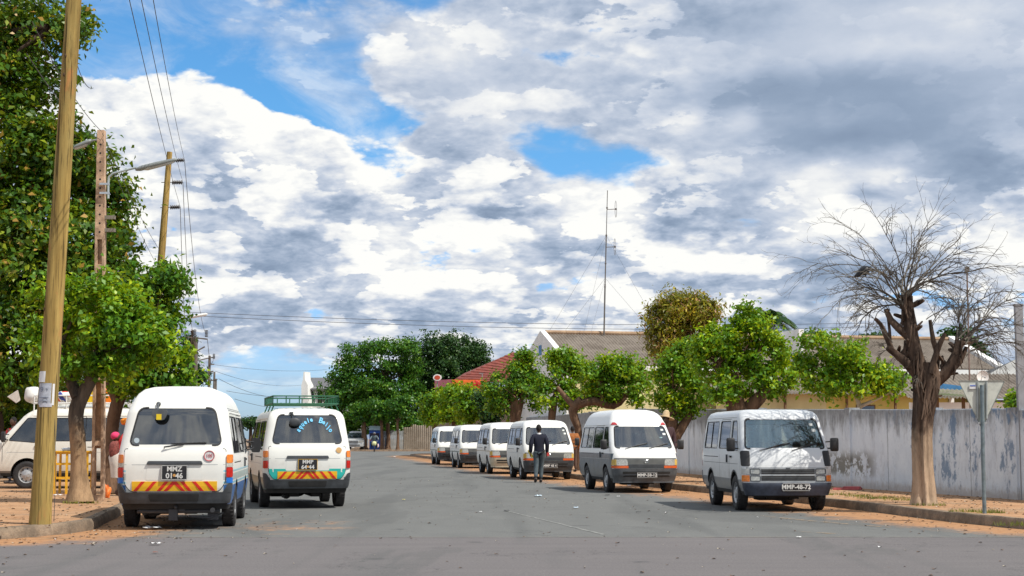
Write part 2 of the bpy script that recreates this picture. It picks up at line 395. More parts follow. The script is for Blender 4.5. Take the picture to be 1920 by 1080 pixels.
class Shell:
    def __init__(s, L, rows, r=.2, bow=.05): s.L = L; s.rows = rows; s.r = r; s.bow = bow
    def at(s, z):
        rw = s.rows
        if z <= rw[0][0]: return rw[0][1:]
        for a, b in zip(rw, rw[1:]):
            if z <= b[0]:
                t = (z - a[0]) / (b[0] - a[0]); return tuple(a[i] + (b[i] - a[i]) * t for i in range(1, 4))
        return rw[-1][1:]
    def ring(s, z, inset=0.0, nf=10, nc=6, ns=22):
        yf, yr, hw = s.at(z); hw -= inset; yf += inset; yr += inset
        r = min(s.r, hw * .8); b = s.bow; L = s.L; pts = []
        xs = [-(hw-r) + 2*(hw-r) * i / nf for i in range(nf + 1)]
        pts += [(x, yf + b * (x/(hw-r))**2) for x in xs]
        for i in range(1, nc): q = math.pi/2 * i/nc; pts.append((hw-r+r*math.sin(q), yf+b+r-r*math.cos(q)))
        y0 = yf+b+r; y1 = L-yr-b*.5-r*.7
        for i in range(ns + 1): pts.append((hw, y0 + (y1-y0) * i/ns))
        rr = r * .7
        for i in range(1, nc): q = math.pi/2 * i/nc; pts.append((hw-r+r*math.cos(q), y1 + rr*math.sin(q)))
        pts += [(-x, L-yr-b*.5*(x/(hw-r))**2) for x in xs]
        for i in range(1, nc): q = math.pi/2 * i/nc; pts.append((-(hw-r)-r*math.sin(q), y1+rr*math.cos(q)))
        for i in range(ns + 1): pts.append((-hw, y1 + (y0-y1) * i/ns))
        for i in range(1, nc): q = math.pi/2 * i/nc; pts.append((-(hw-r)-r*math.cos(q), y0-r*math.sin(q)))
        return [(x, y - L/2, z) for x, y in pts]
    def map(s, kind, a, z, off=0.0):
        yf, yr, hw = s.at(z); r = min(s.r, hw * .8); b = s.bow; L = s.L; e = hw - r
        if kind == 'F':
            x = max(-hw+.0005, min(hw-.0005, a))
            y = yf + b*(x/e)**2 if abs(x) <= e else yf+b+r-math.sqrt(max(0, r*r-(abs(x)-e)**2))
            return Vector((x, y - off - L/2, z))
        if kind == 'R':
            x = max(-hw+.0005, min(hw-.0005, a))
            y = L-yr-b*.5*(x/e)**2 if abs(x) <= e else L-yr-b*.5-r*.7+.7*math.sqrt(max(0, r*r-(abs(x)-e)**2))
            return Vector((x, y + off - L/2, z))
        y0 = yf+b+r; y1 = L-yr-b*.5-r*.7
        if a < y0: x = e + math.sqrt(max(0, r*r-(y0-a)**2))
        elif a > y1: x = e + r*math.sqrt(max(0, 1-((a-y1)/(.7*r))**2))
        else: x = hw
        x += off
        return Vector((-x if kind == 'L' else x, a - L/2, z))
    def patch(s, mb, kind, poly, off=.004, back=.02, nr=8, nc=8):
        zs0 = [p[1] for p in poly]; z0, z1 = min(zs0), max(zs0)
        zs = sorted(set([round(z0 + (z1-z0) * (i/nr), 5) for i in range(nr+1)] + [round(q, 5) for q in zs0]))
        zs = [zs[0] + (z1-z0)*.002] + [q for q in zs[1:-1]] + [zs[-1] - (z1-z0)*.002]
        fr = []; n = len(poly)
        for z in zs:
            xs = []
            for i in range(n):
                (ax, az), (bx, bz) = poly[i-1], poly[i]
                if (az - z) * (bz - z) <= 0 and abs(az-bz) > 1e-9: xs.append(ax + (bx-ax)*(z-az)/(bz-az))
            if len(xs) < 2: continue
            fr.append((z, min(xs), max(xs)))
        A = [[s.map(kind, l + (h-l)*j/nc, z, off) for j in range(nc+1)] for z, l, h in fr]
        B = [[s.map(kind, l + (h-l)*j/nc, z, off-back) for j in range(nc+1)] for z, l, h in fr]
        m = nc + 1; K = len(fr); vs = [v for r_ in A for v in r_] + [v for r_ in B for v in r_]; o = K*m; fs = []
        for i in range(K-1):
            for j in range(nc):
                q = (i*m+j, i*m+j+1, (i+1)*m+j+1, (i+1)*m+j); fs.append(q); fs.append(tuple(o+k for k in reversed(q)))
            fs.append((i*m, (i+1)*m, o+(i+1)*m, o+i*m)); fs.append((i*m+nc, o+i*m+nc, o+(i+1)*m+nc, (i+1)*m+nc))
        for j in range(nc):
            fs.append((j, o+j, o+j+1, j+1)); e = (K-1)*m; fs.append((e+j, e+j+1, o+e+j+1, o+e+j))
        mb.add(vs, fs)
    def frame(s, mb, kind, inner, w, off=.006, back=.02):
        outer = grow(inner, w); n = len(inner)
        ri = [s.map(kind, *p, off) for p in inner]; ro = [s.map(kind, *p, off) for p in outer]
        bi = [s.map(kind, *p, off-back) for p in inner]; bo = [s.map(kind, *p, off-back) for p in outer]
        vs = ri + ro + bi + bo; fs = []
        for i in range(n):
            j = (i+1) % n
            fs += [(i, j, n+j, n+i), (n+i, n+j, 3*n+j, 3*n+i), (2*n+i, i+0, i, 2*n+i) if False else (2*n+i, 2*n+j, j, i)]
        mb.add(vs, fs)
    def strip(s, mb, kind, pts, w=.008, off=.0015):   # thin dark line following the surface
        for (a0, z0), (a1, z1) in zip(pts, pts[1:]):
            d = Vector((a1-a0, z1-z0)); L = d.length
            if L < 1e-6: continue
            nrm = Vector((-d.y, d.x)).normalized() * w/2; k = max(1, int(L/.12)); row = []
            for i in range(k+1):
                t = i/k; c = Vector((a0, z0)) + d*t
                row.append((s.map(kind, c.x+nrm.x, c.y+nrm.y, off), s.map(kind, c.x-nrm.x, c.y-nrm.y, off)))
            vs = [v for r_ in row for v in r_]; mb.add(vs, [(2*i, 2*i+1, 2*i+3, 2*i+2) for i in range(k)])

HI = [(.30,.12,.14,.77),(.45,.07,.09,.815),(.62,.045,.05,.838),(.86,.07,.03,.845),(.98,.11,.03,.845),(1.11,.20,.045,.84),(1.72,.76,.21,.745),
      (1.80,.86,.26,.72)]
SHELLS = {
 'low': Shell(4.42, HI + [(1.86,.95,.32,.675),(1.905,1.06,.42,.60),(1.935,1.25,.6,.47),(1.95,1.6,.95,.28)], .21, .05),
 'high': Shell(4.42, HI[:-1] + [(1.76,.77,.225,.735),(1.80,.80,.25,.715),(1.93,.90,.32,.665),(2.02,1.02,.38,.61),(2.09,1.18,.48,.53),(2.13,1.4,.7,.42),(2.15,1.8,1.0,.25)], .21, .05),
 'square': Shell(4.25, [(.30,.08,.12,.77),(.48,.03,.06,.83),(.56,.04,.04,.838),(.82,.065,.03,.845),(1.10,.18,.045,.84),(1.72,.60,.20,.765),(1.79,.66,.235,.745),(1.85,.76,.30,.70),(1.885,.95,.45,.61),(1.90,1.35,.8,.42)], .14, .035),
}
def tub_mesh(kind):
    S = SHELLS[kind]; L = S.L
    zs = sorted(set([r[0] for r in S.rows] + [.37, .53, .7, .78, 1.2, 1.3, 1.4, 1.5, 1.6]))
    mb = MB(); mb.rings([S.ring(z) for z in zs]); body = mb.build('body', [CABIN, CABIN, UNDER])
    mb = MB(); zt = S.rows[-3][0] - .02
    mb.rings([S.ring(z, .05) for z in [.80, .95, 1.1, 1.3, 1.5, 1.72] + [q[0] for q in S.rows if 1.73 < q[0] < zt]])
    cut = [mb.build('cut', CABIN)]
    W = win_polys(kind)
    mb = MB()
    for p in W['side']: mb.prism([(y - L/2, z) for y, z in p], -2, 2, 'YZ')
    cut.append(mb.build('cut', CABIN))
    mb = MB(); mb.prism(W['front'], -L/2 - .5, -L/2 + 1.3); cut.append(mb.build('cut', CABIN))
    mb = MB(); mb.prism(W['rear'], L/2 - .6, L/2 + .5); cut.append(mb.build('cut', CABIN))
    mb = MB()
    for ya in AX[kind]:
        pr = [(ya - L/2 + .39*math.cos(q*math.pi/14), .33 + .40*math.sin(q*math.pi/14)) for q in range(15)]
        pr = [(pr[0][0], .1)] + pr + [(pr[-1][0], .1)]
        mb.prism(pr, -1.2, 1.2, 'YZ')
    cut.append(mb.build('cut', CABIN))
    for c in cut:
        m = body.modifiers.new('b', 'BOOLEAN'); m.operation = 'DIFFERENCE'; m.object = c; m.solver = 'EXACT'
    baked(body); me = body.data
    for c in cut: bpy.data.objects.remove(c)
    bpy.data.objects.remove(body)
    me.materials.clear()
    for m_ in (CABIN, CABIN, UNDER): me.materials.append(m_)
    for p in me.polygons:
        c = p.center; z = c.z; k = 0
        if .28 < z:
            yf, yr, hw = S.at(z)
            ye = c.y + L/2
            dx = abs(S.map('S', min(max(ye, yf+.02), L-yr-.02), z).x) - abs(c.x)
            df = ye - (S.map('F', c.x, z).y + L/2); dr = (S.map('R', c.x, z).y + L/2) - ye
            inside = dx > .018 and df > .018 and dr > .018
            top = c.z > S.rows[-4][0]
            if inside and not (top and p.normal.z > .5): k = 1 if z > .79 else 2
            if z < .76 and abs(p.normal.x) < .3 and inside: k = 2
        else: k = 2
        if z < .34 or (z < .42 and abs(p.normal.y) > .6): k = 2
        p.material_index = k
    me.shade_smooth(); me.set_sharp_from_angle(angle=R(32))
    return me
AX = {'low': (.98, 3.31), 'high': (.98, 3.31), 'square': (.86, 3.20)}
def win_polys(kind):
    if kind == 'square':
        f = rpoly([(-.735, 1.17), (.735, 1.17), (.655, 1.70), (-.655, 1.70)], .05)
        r = rpoly([(-.64, 1.22), (.64, 1.22), (.57, 1.66), (-.57, 1.66)], .07)
        s = [rpoly([(.52, 1.13), (1.20, 1.13), (1.22, 1.67), (.84, 1.67)], .04), rpoly([(1.40, 1.16), (2.36, 1.16), (2.36, 1.67), (1.40, 1.67)], .05),
             rpoly([(2.56, 1.16), (3.90, 1.16), (3.84, 1.67), (2.56, 1.67)], .05)]
        return dict(front=f, rear=r, side=s)
    f = rpoly([(-.715, 1.15), (.715, 1.15), (.625, 1.69), (-.625, 1.69)], .07)
    r = rpoly([(-.665, 1.255), (.665, 1.255), (.545, 1.795), (-.545, 1.795)], .09)
    s = [rpoly([(.55, 1.15), (1.18, 1.10), (1.30, 1.20), (1.30, 1.67), (.96, 1.67)], [.03, .06, .08, .05, .03]), rpoly([(1.42, 1.14), (2.50, 1.14), (2.50, 1.67), (1.42, 1.67)], .05),
         rpoly([(2.62, 1.14), (4.04, 1.14), (3.96, 1.67), (2.62, 1.67)], .05)]
    return dict(front=f, rear=r, side=s)

def wheel_mesh():
    t = MB(); t.lathe([(.20, -.085), (.262, -.10), (.305, -.095), (.322, -.078), (.326, -.03), (.326, .03), (.322, .078), (.305, .095), (.262, .10), (.20, .085)], 36)
    for k in range(36):
        q = 6.28318*k/36
        for sx in (-1, 1): t.cbox((sx*.062, .3255*math.cos(q), .3255*math.sin(q)), (.045, .012, .012), None)
    r = MB(); r.lathe([(.205, -.08), (.205, .075), (.192, .082), (.180, .06), (.165, .03), (.12, .055), (.085, .062), (.055, .085), (.03, .09), (.0, .09)], 28)
    r.cur = 1
    for k in range(8):
        q = 6.28318*k/8 + .2; c = Vector((.052, .145*math.cos(q), .145*math.sin(q)))
        M_ = Matrix.Rotation(q, 3, 'X'); r.ball(c, (.012, .022, .016), 8, 4, M_)
    r.cur = 0
    for k in range(5):
        q = 6.28318*k/5; r.lathe([(.012, .0), (.012, .03), (0, .03)], 6, 'X', (.06, .058*math.cos(q), .058*math.sin(q)))
    return t.mesh('tyre', TYRE), r
WT, WR = wheel_mesh()
RIM_ME = {'w': WR.mesh('rim', [RIMW, UNDER]), 's': WR.mesh('rim', [RIM, UNDER])}
TUBS = {k: tub_mesh(k) for k in SHELLS}
GL_ME = {}
def seat_mesh(w=.5, h=1.32):
    mb = MB()
    mb.rings([[(x*w, y*.25, z) for x, y in ((-.5,-1),(.5,-1),(.5,1),(-.5,1))] for z in (.82, .95)])
    for z0, z1, k in ((.95, h, 1.0),):
        mb.rings([[(x*w*sx, .2+y*.07+dy, z) for x, y in ((-.5,-1),(.5,-1),(.5,1),(-.5,1))] for z, sx, dy in ((.9, .98, 0), (1.15, 1, .05), (h-.04, .9, .10), (h, .75, .11))])
    mb.rings([[(x*.26*sx, .33+y*.045, z) for x, y in ((-.5,-1),(.5,-1),(.5,1),(-.5,1))] for z, sx in ((h+.02, .9), (h+.05, 1), (h+.17, 1), (h+.20, .8))])
    return mb.mesh('seat', SEAT, 50)
SEAT_ME = seat_mesh(); BENCH_ME = seat_mesh(1.15, 1.28)

def plate(par, y, z, lines, kind, w, h, yellow=False, x=0.0):
    mb = MB(); mb.cbox((x, y, z), (w, .012, h)); p = mb.build('number_plate', PLATEB, par)
    s = -1 if kind == 'F' else 1
    rot = (R(90), 0, 0) if kind == 'F' else (R(90), 0, R(180))
    b = MB(); e = .006
    for a_, c_ in (((x-w/2, z-h/2), (x+w/2, z-h/2+e)), ((x-w/2, z+h/2-e), (x+w/2, z+h/2)), ((x-w/2, z-h/2), (x-w/2+e, z+h/2)), ((x+w/2-e, z-h/2), (x+w/2, z+h/2))):
        b.box((a_[0], y+s*.007-.002, a_[1]), (c_[0], y+s*.007+.002, c_[1]))
    b.build('plate_border', YEL if yellow else PLATEW, p)
    for t, dz, size in lines:
        o = obj_mesh('plate_lettering', text_mesh(t, size, .002, PLATEW, bold=.003), p); o.location = (x, y + s*.008, z + dz); o.rotation_euler = rot
    return p

def make_van(kind, paint, label, group=None, rim='w', plate_f=None, plate_r=None, rear_detail=False, bumper=None, glass_side=None, chevron=False, mirrors='pair', bandmat=None, wind=None):
    S = SHELLS[kind]; L = S.L; root = empty('minibus', label=label, cat='minibus', group=group)
    me = TUBS[kind].copy(); me.materials[0] = paint; body = obj_mesh('body', me, root)
    W = win_polys(kind); BP = bumper or PLAST; sq = kind == 'square'
    gs = glass_side or GLASS_M
    def part(name, mb, m, par=root, sm=40): return mb.build(name, m, par, smooth=sm)
    # glazing
    mb = MB(); S.patch(mb, 'F', W['front'], -.008, .008, 10, 14); g = part('windscreen', mb, wind or GLASS_W)
    mb = MB(); S.frame(mb, 'F', W['front'], .028, .003, .03); part('seal', mb, RUBBER, g)
    mb = MB(); S.patch(mb, 'R', W['rear'], -.008, .008, 10, 14); rg = part('rear_window', mb, GLASS_D)
    mb = MB(); S.frame(mb, 'R', W['rear'], .022, .003, .03); part('seal', mb, RUBBER, rg)
    for k in 'LS':
        for i, p in enumerate(W['side']):
            mb = MB(); S.patch(mb, k, p, -.010, .008, 6, 4); g = part('side_window', mb, gs)
            mb = MB(); S.frame(mb, k, p, .016, .003, .03)
            if i == 2:
                c = sum(q[0] for q in p)/len(p); pass
                a = S.map(k, c, 1.15, -.006); b = S.map(k, c, 1.66, -.006); mb.tube([a, b], .009, 6)
            part('seal', mb, RUBBER, g)
        # doors : skin, seam, handle
        ye = AX[kind][0]
        dp = rpoly([(.42 if not sq else .36, .78), (ye-.45 if not sq else .42, .74), (ye+.42, .74), (1.35 if not sq else 1.27, .80), (1.35 if not sq else 1.27, 1.08), (.42 if not sq else .36, 1.08)], .03, 2)
        mb = MB(); S.strip(mb, k, [(1.365 if not sq else 1.29, z) for z in (.42, .6, .8, 1.0, 1.2, 1.4, 1.6, 1.70)], .011)
        d = part('door_seam', mb, RUBBER, root, 0)
        mb = MB(); S.strip(mb, k, [(.40, .60), (.40, 1.0), (.44, 1.12)] if not sq else [(.30, .55), (.30, 1.05)], .010); part('door_seam', mb, RUBBER, root, 0)
        mb = MB(); a = S.map(k, 1.22 if not sq else 1.14, 1.0, .012); mb.cbox(a, (.03, .13, .035)); part('door_handle', mb, RUBBER if k == 'L' else PLAST, d)
        if True:
            mb = MB(); x1 = 2.34 if not sq else 2.27
            S.strip(mb, k, [(x1, z) for z in (.42, .6, .8, 1.0, 1.2, 1.4, 1.6, 1.72)], .010)
            S.strip(mb, k, [(1.37, 1.715), (x1, 1.715)], .008); S.strip(mb, k, [(2.4, .985), (3.95, .985)], .016)
            d = part('sliding_door_track', mb, RUBBER, root, 0)
            mb = MB(); a = S.map(k, 1.50, .96, .012); mb.cbox(a, (.03, .05, .15)); part('door_handle', mb, PLAST, d)
        mb = MB()                                     # drip rail and pressed belt line
        pts = [S.map(k, y, 1.735 if not sq else 1.75, .004) for y in [.9 + .2*i for i in range(16)]]
        mb.tube(pts, .009, 6); part('drip_rail', mb, paint)
        mb = MB(); S.strip(mb, k, [(.5 + .2*i, .86 if not sq else .87) for i in range(18)], .008, .0012); part('body_moulding', mb, bandmat or CABIN, root, 0)
        if sq:
            for ya in AX[kind]:
                mb = MB(); q = [(ya + .40*math.cos(t*math.pi/12), .33 + .415*math.sin(t*math.pi/12)) for t in range(13)]
                S.strip(mb, k, q, .03, .006); part('wheel_arch_trim', mb, PLAST, root, 0)
    # under body
    mb = MB(); mb.box((-.62, -L/2+.28, .30), (.62, L/2-.30, .50)); mb.box((-.30, -L/2+.5, .22), (-.12, L/2-.4, .32)); mb.box((.12, -L/2+.5, .22), (.30, L/2-.4, .32))
    mb.box((.28, .3, .2), (.6, 1.1, .35)); mb.box((-.42, -1.5, .19), (.2, -1.0, .34)); mb.box((-.60, -L/2+.24, .26), (.60, -L/2+.30, .40))
    for ya in AX[kind]:
        mb.tube([(-.62, ya-L/2, .31), (.62, ya-L/2, .31)], .05, 8); mb.ball((.05, ya-L/2, .31), (.13, .13, .11))
    mb.tube([(.35, .6, .24), (.40, 1.7, .25), (.45, L/2-.18, .24)], .03, 8)
    mb.tube([(.33, 1.25, .26), (.36, 1.75, .26)], .085, 10)
    part('underbody', mb, UNDER)
    # wheels
    for ya in AX[kind]:
        for sx in (-1, 1):
            w = obj_mesh('wheel', RIM_ME[rim], root); w.location = (sx*.735, ya-L/2, .326); w.rotation_euler = (random.random()*6, 0, 0 if sx > 0 else math.pi)
            obj_mesh('tyre', WT, w)
    # cabin
    for sx in (-1, 1):
        s = obj_mesh('seat', SEAT_ME, root); s.location = (sx*.38, 1.30 - L/2, 0)
    for yb in (2.2, 3.0, 3.65):
        s = obj_mesh('seat', BENCH_ME, root); s.location = (-.1, yb - L/2, 0)
    mb = MB(); pr = [S.map('F', x, 1.06).y + .05 for x in (-.7, 0, .7)]
    mb.box((-.72, -L/2+.30, .82), (.72, -L/2+.62, 1.10)); part('dashboard', mb, DASH)
    mb = MB(); c = Vector((-.38, -L/2+.72, 1.17)); n_ = 20
    mb.tube([c + Matrix.Rotation(R(-35), 3, 'X') @ Vector((.19*math.cos(6.2832*i/n_), .19*math.sin(6.2832*i/n_), 0)) for i in range(n_+1)], .013, 6, False)
    mb.tube([c, (-.38, -L/2+.55, 1.02)], .03, 6); mb.tube([c+Vector((-.18, 0, 0)), c+Vector((.18, 0, 0))], .014, 6); part('steering_wheel', mb, PLAST)
    # front
    if not sq:
        mb = MB(); S.patch(mb, 'F', rpoly([(-.80, .62), (.80, .62), (.79, .885), (-.79, .885)], .02, 2), .008, .03, 6, 22); gr = part('grille', mb, bandmat_grille(paint))
        mb = MB()
        for zz in (.655, .685, .715): S.patch(mb, 'F', [(-.44, zz-.010), (.44, zz-.010), (.44, zz+.010), (-.44, zz+.010)], .018, .012, 2, 12)
        part('grille_bar', mb, PLAST, gr)
        mb = MB(); c0 = S.map('F', 0, .80, .02)
        for rx, rz, dz in ((.055, .038, 0), (.022, .036, 0), (.036, .014, .014)):
            mb.tube([(c0.x + rx*math.cos(6.2832*i/18), c0.y, c0.z + dz + rz*math.sin(6.2832*i/18)) for i in range(19)], .005, 5, False)
        part('emblem', mb, CHROME, gr)
        for sx in (-1, 1):
            q = [(sx*.46, .70), (sx*.815, .70), (sx*.80, .855), (sx*.475, .855)]
            mb = MB(); S.patch(mb, 'F', rpoly(q, .03, 2), .016, .05, 6, 10); h = part('headlight', mb, HEADL)
            mb = MB(); S.patch(mb, 'F', rpoly([(sx*.74, .705), (sx*.838, .705), (sx*.83, .85), (sx*.74, .85)], .01, 2), .020, .03, 4, 8); part('side_lens', mb, simple('yellow_lens', (.62, .42, .10), .2), h)
            mb = MB(); S.patch(mb, 'F', rpoly([(sx*.45, .63), (sx*.842, .63), (sx*.838, .693), (sx*.45, .693)], .01, 2), .018, .04, 4, 12); part('turn_signal', mb, simple('orange_lens', (.60, .10, .015), .2, spec=.6))
        mb = MB(); S.patch(mb, 'F', rpoly([(-.835, .26), (.835, .26), (.85, .40), (.85, .615), (-.85, .615), (-.85, .40)], .04, 2), .07, .12, 8, 26); bp = part('front_bumper', mb, BP)
        mb = MB(); S.patch(mb, 'F', rpoly([(-.60, .485), (.60, .485), (.60, .545), (-.60, .545)], .02, 2), .074, .02, 2, 14)
        S.patch(mb, 'F', rpoly([(-.60, .41), (.60, .41), (.56, .45), (-.56, .45)], .02, 2), .074, .02, 2, 14); part('air_intake', mb, UNDER, bp)
        if plate_f: plate(root, S.map('F', 0, .45, .088).y, .455, [(plate_f, 0, .105)], 'F', .50, .13)
    else:
        SIL = simple('silver_trim', (.42, .43, .43), .35, .5)
        mb = MB(); S.patch(mb, 'F', rpoly([(-.838, .545), (.838, .545), (.84, .815), (-.84, .815)], .015, 2), .006, .03, 6, 22); gr = part('grille', mb, SIL)
        mb = MB()
        for z0, z1 in ((.57, .66), (.69, .78)): S.patch(mb, 'F', [(-.50, z0), (.50, z0), (.50, z1), (-.50, z1)], .010, .012, 2, 12)
        part('grille_mesh', mb, UNDER, gr)
        mb = MB()
        for z0 in (.60, .63, .72, .75): S.patch(mb, 'F', [(-.50, z0-.004), (.50, z0-.004), (.50, z0+.004), (-.50, z0+.004)], .014, .006, 1, 12)
        part('grille_bar', mb, PLAST_G, gr)
        mb = MB(); S.patch(mb, 'F', [(-.04, .79), (.04, .79), (.04, .81), (-.04, .81)], .016, .02, 1, 2); part('emblem', mb, PLAST, gr)
        for sx in (-1, 1):
            for x0, x1 in ((.515, .635),):
                for z0, z1 in ((.56, .665), (.685, .79)):
                    mb = MB(); S.patch(mb, 'F', rpoly([(sx*x0, z0), (sx*(x1+.07), z0), (sx*(x1+.07), z1), (sx*x0, z1)], .01, 2), .014, .03, 4, 8); h = part('headlight', mb, HEADL)
                    mb = MB(); S.frame(mb, 'F', rpoly([(sx*(x0+.012), z0+.012), (sx*(x1+.058), z0+.012), (sx*(x1+.058), z1-.012), (sx*(x0+.012), z1-.012)], .01, 2), .014, .019, .01); part('headlight_surround', mb, PLAST, h)
            mb = MB(); S.patch(mb, 'F', rpoly([(sx*.715, .555), (sx*.838, .555), (sx*.838, .67), (sx*.715, .67)], .01, 2), .016, .04, 4, 8); part('turn_signal', mb, TAILA)
            mb = MB(); S.patch(mb, 'F', rpoly([(sx*.715, .69), (sx*.838, .69), (sx*.838, .79), (sx*.715, .79)], .01, 2), .012, .03, 4, 8); part('corner_trim', mb, simple('silver_lens', (.5, .5, .48), .25))
            mb = MB(); S.patch(mb, 'F', rpoly([(sx*.70, .835), (sx*.842, .835), (sx*.838, 1.12), (sx*.68, 1.12)], [.02, .02, .04, .04], 3), .010, .03, 6, 10); part('air_vent', mb, RUBBER)
        mb = MB(); S.patch(mb, 'F', rpoly([(-.835, .30), (.835, .30), (.85, .36), (.85, .53), (-.85, .53), (-.85, .36)], .03, 2), .075, .13, 6, 26); part('front_bumper', mb, BP)
        if plate_f: plate(root, S.map('F', .1, .44, .092).y, .455, [(plate_f, 0, .115)], 'F', .50, .135, x=.12)
    # wipers
    mb = MB()
    for a0, a1 in (((-.50, 1.12), (-.02, 1.25)), ((.10, 1.12), (.52, 1.25))):
        p0 = S.map('F', *a0, .03); p1 = S.map('F', *a1, .02); mb.tube([p0, p1], .008, 5); mb.tube([S.map('F', a0[0]+.12, 1.15, .012), S.map('F', a1[0]+.12, 1.265, .012)], .010, 5)
    part('wiper', mb, RUBBER)
    # mirrors
    for sx in ((-1, 1) if mirrors == 'pair' else ()):
        k = 'L' if sx < 0 else 'S'; a = S.map(k, .52, 1.16, 0); mb = MB(); c = a + Vector((sx*.15, -.06, .07))
        mb.tube([a, a + Vector((sx*.08, -.02, .0)), c], .014, 6); mb.tube([a + Vector((0, .02, .12)), c + Vector((0, 0, .06))], .012, 6)
        mb.rings([[(c.x + x*.075*q, c.y + dy, c.z + z*.125*q) for x, z in rpoly([(-1, -1), (1, -1), (1, 1), (-1, 1)], .35, 3)] for dy, q in ((-.055, .7), (-.03, 1), (.03, 1.0))])
        part('mirror', mb, RUBBER)
    # rear
    mb = MB(); S.patch(mb, 'R', rpoly([(-.835, .39), (.835, .39), (.848, .46), (.848, .555), (-.848, .555), (-.848, .46)], .03, 2), .10, .16, 6, 26)
    rb = part('rear_bumper', mb, BP)
    for sx in (-1, 1): mb = MB(); S.patch(mb, 'R', rpoly([(sx*.70, .55), (sx*.849, .55), (sx*.849, .685), (sx*.785, .685)], [.01, .01, .02, .03], 2), .085, .14, 5, 8); part('bumper_corner', mb, BP, rb)
    mb = MB(); S.patch(mb, 'R', rpoly([(-.35, .42), (.35, .42), (.37, .53), (-.37, .53)], .02, 2), .104, .02, 3, 8); part('step_pad', mb, UNDER, rb)
    TG = rpoly([(-.64, .565), (.64, .565), (.735, .69), (.735, 1.19), (-.735, 1.19), (-.735, .69)], [.05, .05, .08, .03, .03, .08], 3)
    mb = MB(); S.patch(mb, 'R', TG, .012, .03, 12, 18)
    ht = part('tailgate', mb, paint)
    mb = MB(); S.frame(mb, 'R', TG, .010, .003, .01); part('tailgate_seam', mb, RUBBER, ht)
    mb = MB(); S.patch(mb, 'R', rpoly([(-.41, .965), (.41, .965), (.39, 1.015), (-.39, 1.015)], .015, 2), .04, .05, 3, 10); part('tailgate_handle', mb, PLAST, ht)
    mb = MB(); S.strip(mb, 'R', [(-.735, .96), (.735, .96)], .008, .0135); part('crease', mb, CABIN, ht)
    for sx in (-1, 1):
        mb = MB(); S.patch(mb, 'R', rpoly([(sx*.755, .775), (sx*.842, .775), (sx*.842, .92), (sx*.755, .92)], .015, 2), .03, .05, 4, 8); tl = part('tail_light', mb, TAILR)
        mb = MB(); S.patch(mb, 'R', rpoly([(sx*.755, .925), (sx*.842, .925), (sx*.842, .98), (sx*.755, .98)], .006, 2), .028, .05, 3, 8); part('reversing_lens', mb, TAILC, tl)
        mb = MB(); S.patch(mb, 'R', rpoly([(sx*.755, .985), (sx*.842, .985), (sx*.842, 1.11), (sx*.755, 1.11)], .015, 2), .03, .05, 4, 8); part('indicator_lens', mb, TAILA, tl)
    if plate_r:
        two, yel = plate_r
        mb = MB(); S.patch(mb, 'R', rpoly([(-.42, .73), (.42, .73), (.40, .955), (-.40, .955)], .03, 3), .015, .01, 3, 8); part('plate_recess', mb, paint, ht)
        pl = plate(root, S.map('R', 0, .84, .035).y, .845, [(two[0], .05, .10), (two[1], -.05, .11)], 'R', .37, .21, yel)
        mb = MB(); yy = S.map('R', 0, .84, .047).y; mb.lathe([(.0, yy-.003), (.022, yy-.003), (.022, yy+.004), (0, yy+.004)], 10, 'Y', (0, 0, .805)); part('plate_seal', mb, simple('orange_seal', (.6, .3, .08), .6), pl)
    if rear_detail:
        mb = MB(); p0 = S.map('R', .16, 1.20, .03); p1 = S.map('R', -.12, 1.27, .02)
        mb.tube([p0, p0+Vector((0, .02, .02)), p1 + Vector((0, 0, -.01))], .011, 6); mb.tube([S.map('R', -.45, 1.285, .02), S.map('R', .06, 1.27, .02)], .008, 5); part('rear_wiper', mb, RUBBER)
        mb = MB()                                     # reversing mirror on its arm at the top of the rear window
        a = S.map('R', .28, 1.86, .03); c = S.map('R', .25, 1.70, .13)
        mb.tube([a, a+Vector((0, .09, -.02)), c], .013, 6); mb.ball(a, (.035, .03, .035)); 
        q = [(c.x-.12, c.z), (c.x-.12, c.z+.08), (c.x+.10, c.z+.08), (c.x+.10, c.z-.03), (c.x+.02, c.z-.09), (c.x-.08, c.z-.08)]
        mb.prism(rpoly(q, .04, 3), c.y-.012, c.y+.012); rm = part('rear_view_mirror', mb, PLAST_G)
        mb = MB(); mb.cbox((c.x, c.y+.014, c.z-.035), (.075, .006, .085)); part('sticker', mb, simple('yellow_sticker', (.75, .55, .02), .5), rm)
        mb = MB(); yb = L/2
        mb.tube([(-.66, yb-.20, .27), (.55, yb-.20, .27)], .03, 8); mb.cbox((.02, yb-.17, .22), (.13, .10, .16)); mb.ball((-.02, yb-.10, .335), .028); mb.cbox((-.10, yb-.18, .30), (.10, .06, .06))
        mb.tube([(-.2, yb-.25, .19), (-.5, yb-.22, .17), (-.7, yb-.3, .24)], .016, 6)
        mb.tube([(-.56, yb-.30, .30), (-.56, yb-.02, .29)], .034, 10); mb.cbox((-.55, yb-.3, .19), (.15, .12, .10)); part('tow_bar', mb, simple('dirty_steel', (.06, .06, .065), .6, .3))
    if chevron:
        x0, x1, z0, z1 = chevron; yb = S.map('R', 0, (z0+z1)/2, 0).y
        mb = MB(); S.patch(mb, 'R', [(x0, z0), (x1, z0), (x1, z1), (x0, z1)], .022, .012, 2, 14); cb = part('chevron_board', mb, YEL, root, 0)
        mb = MB(); w = .055; xc = (x0+x1)/2; h = z1-z0
        def par_(xa, dirn):                            # a slanted stripe that leans to the middle
            p = [(xa, z0), (xa+w, z0), (xa+w+dirn*h*.85, z1), (xa+dirn*h*.85, z1)]
            S.patch(mb, 'R', p, .026, .004, 3, 2)
        n = 3; st = (x1-x0)/2/3.6
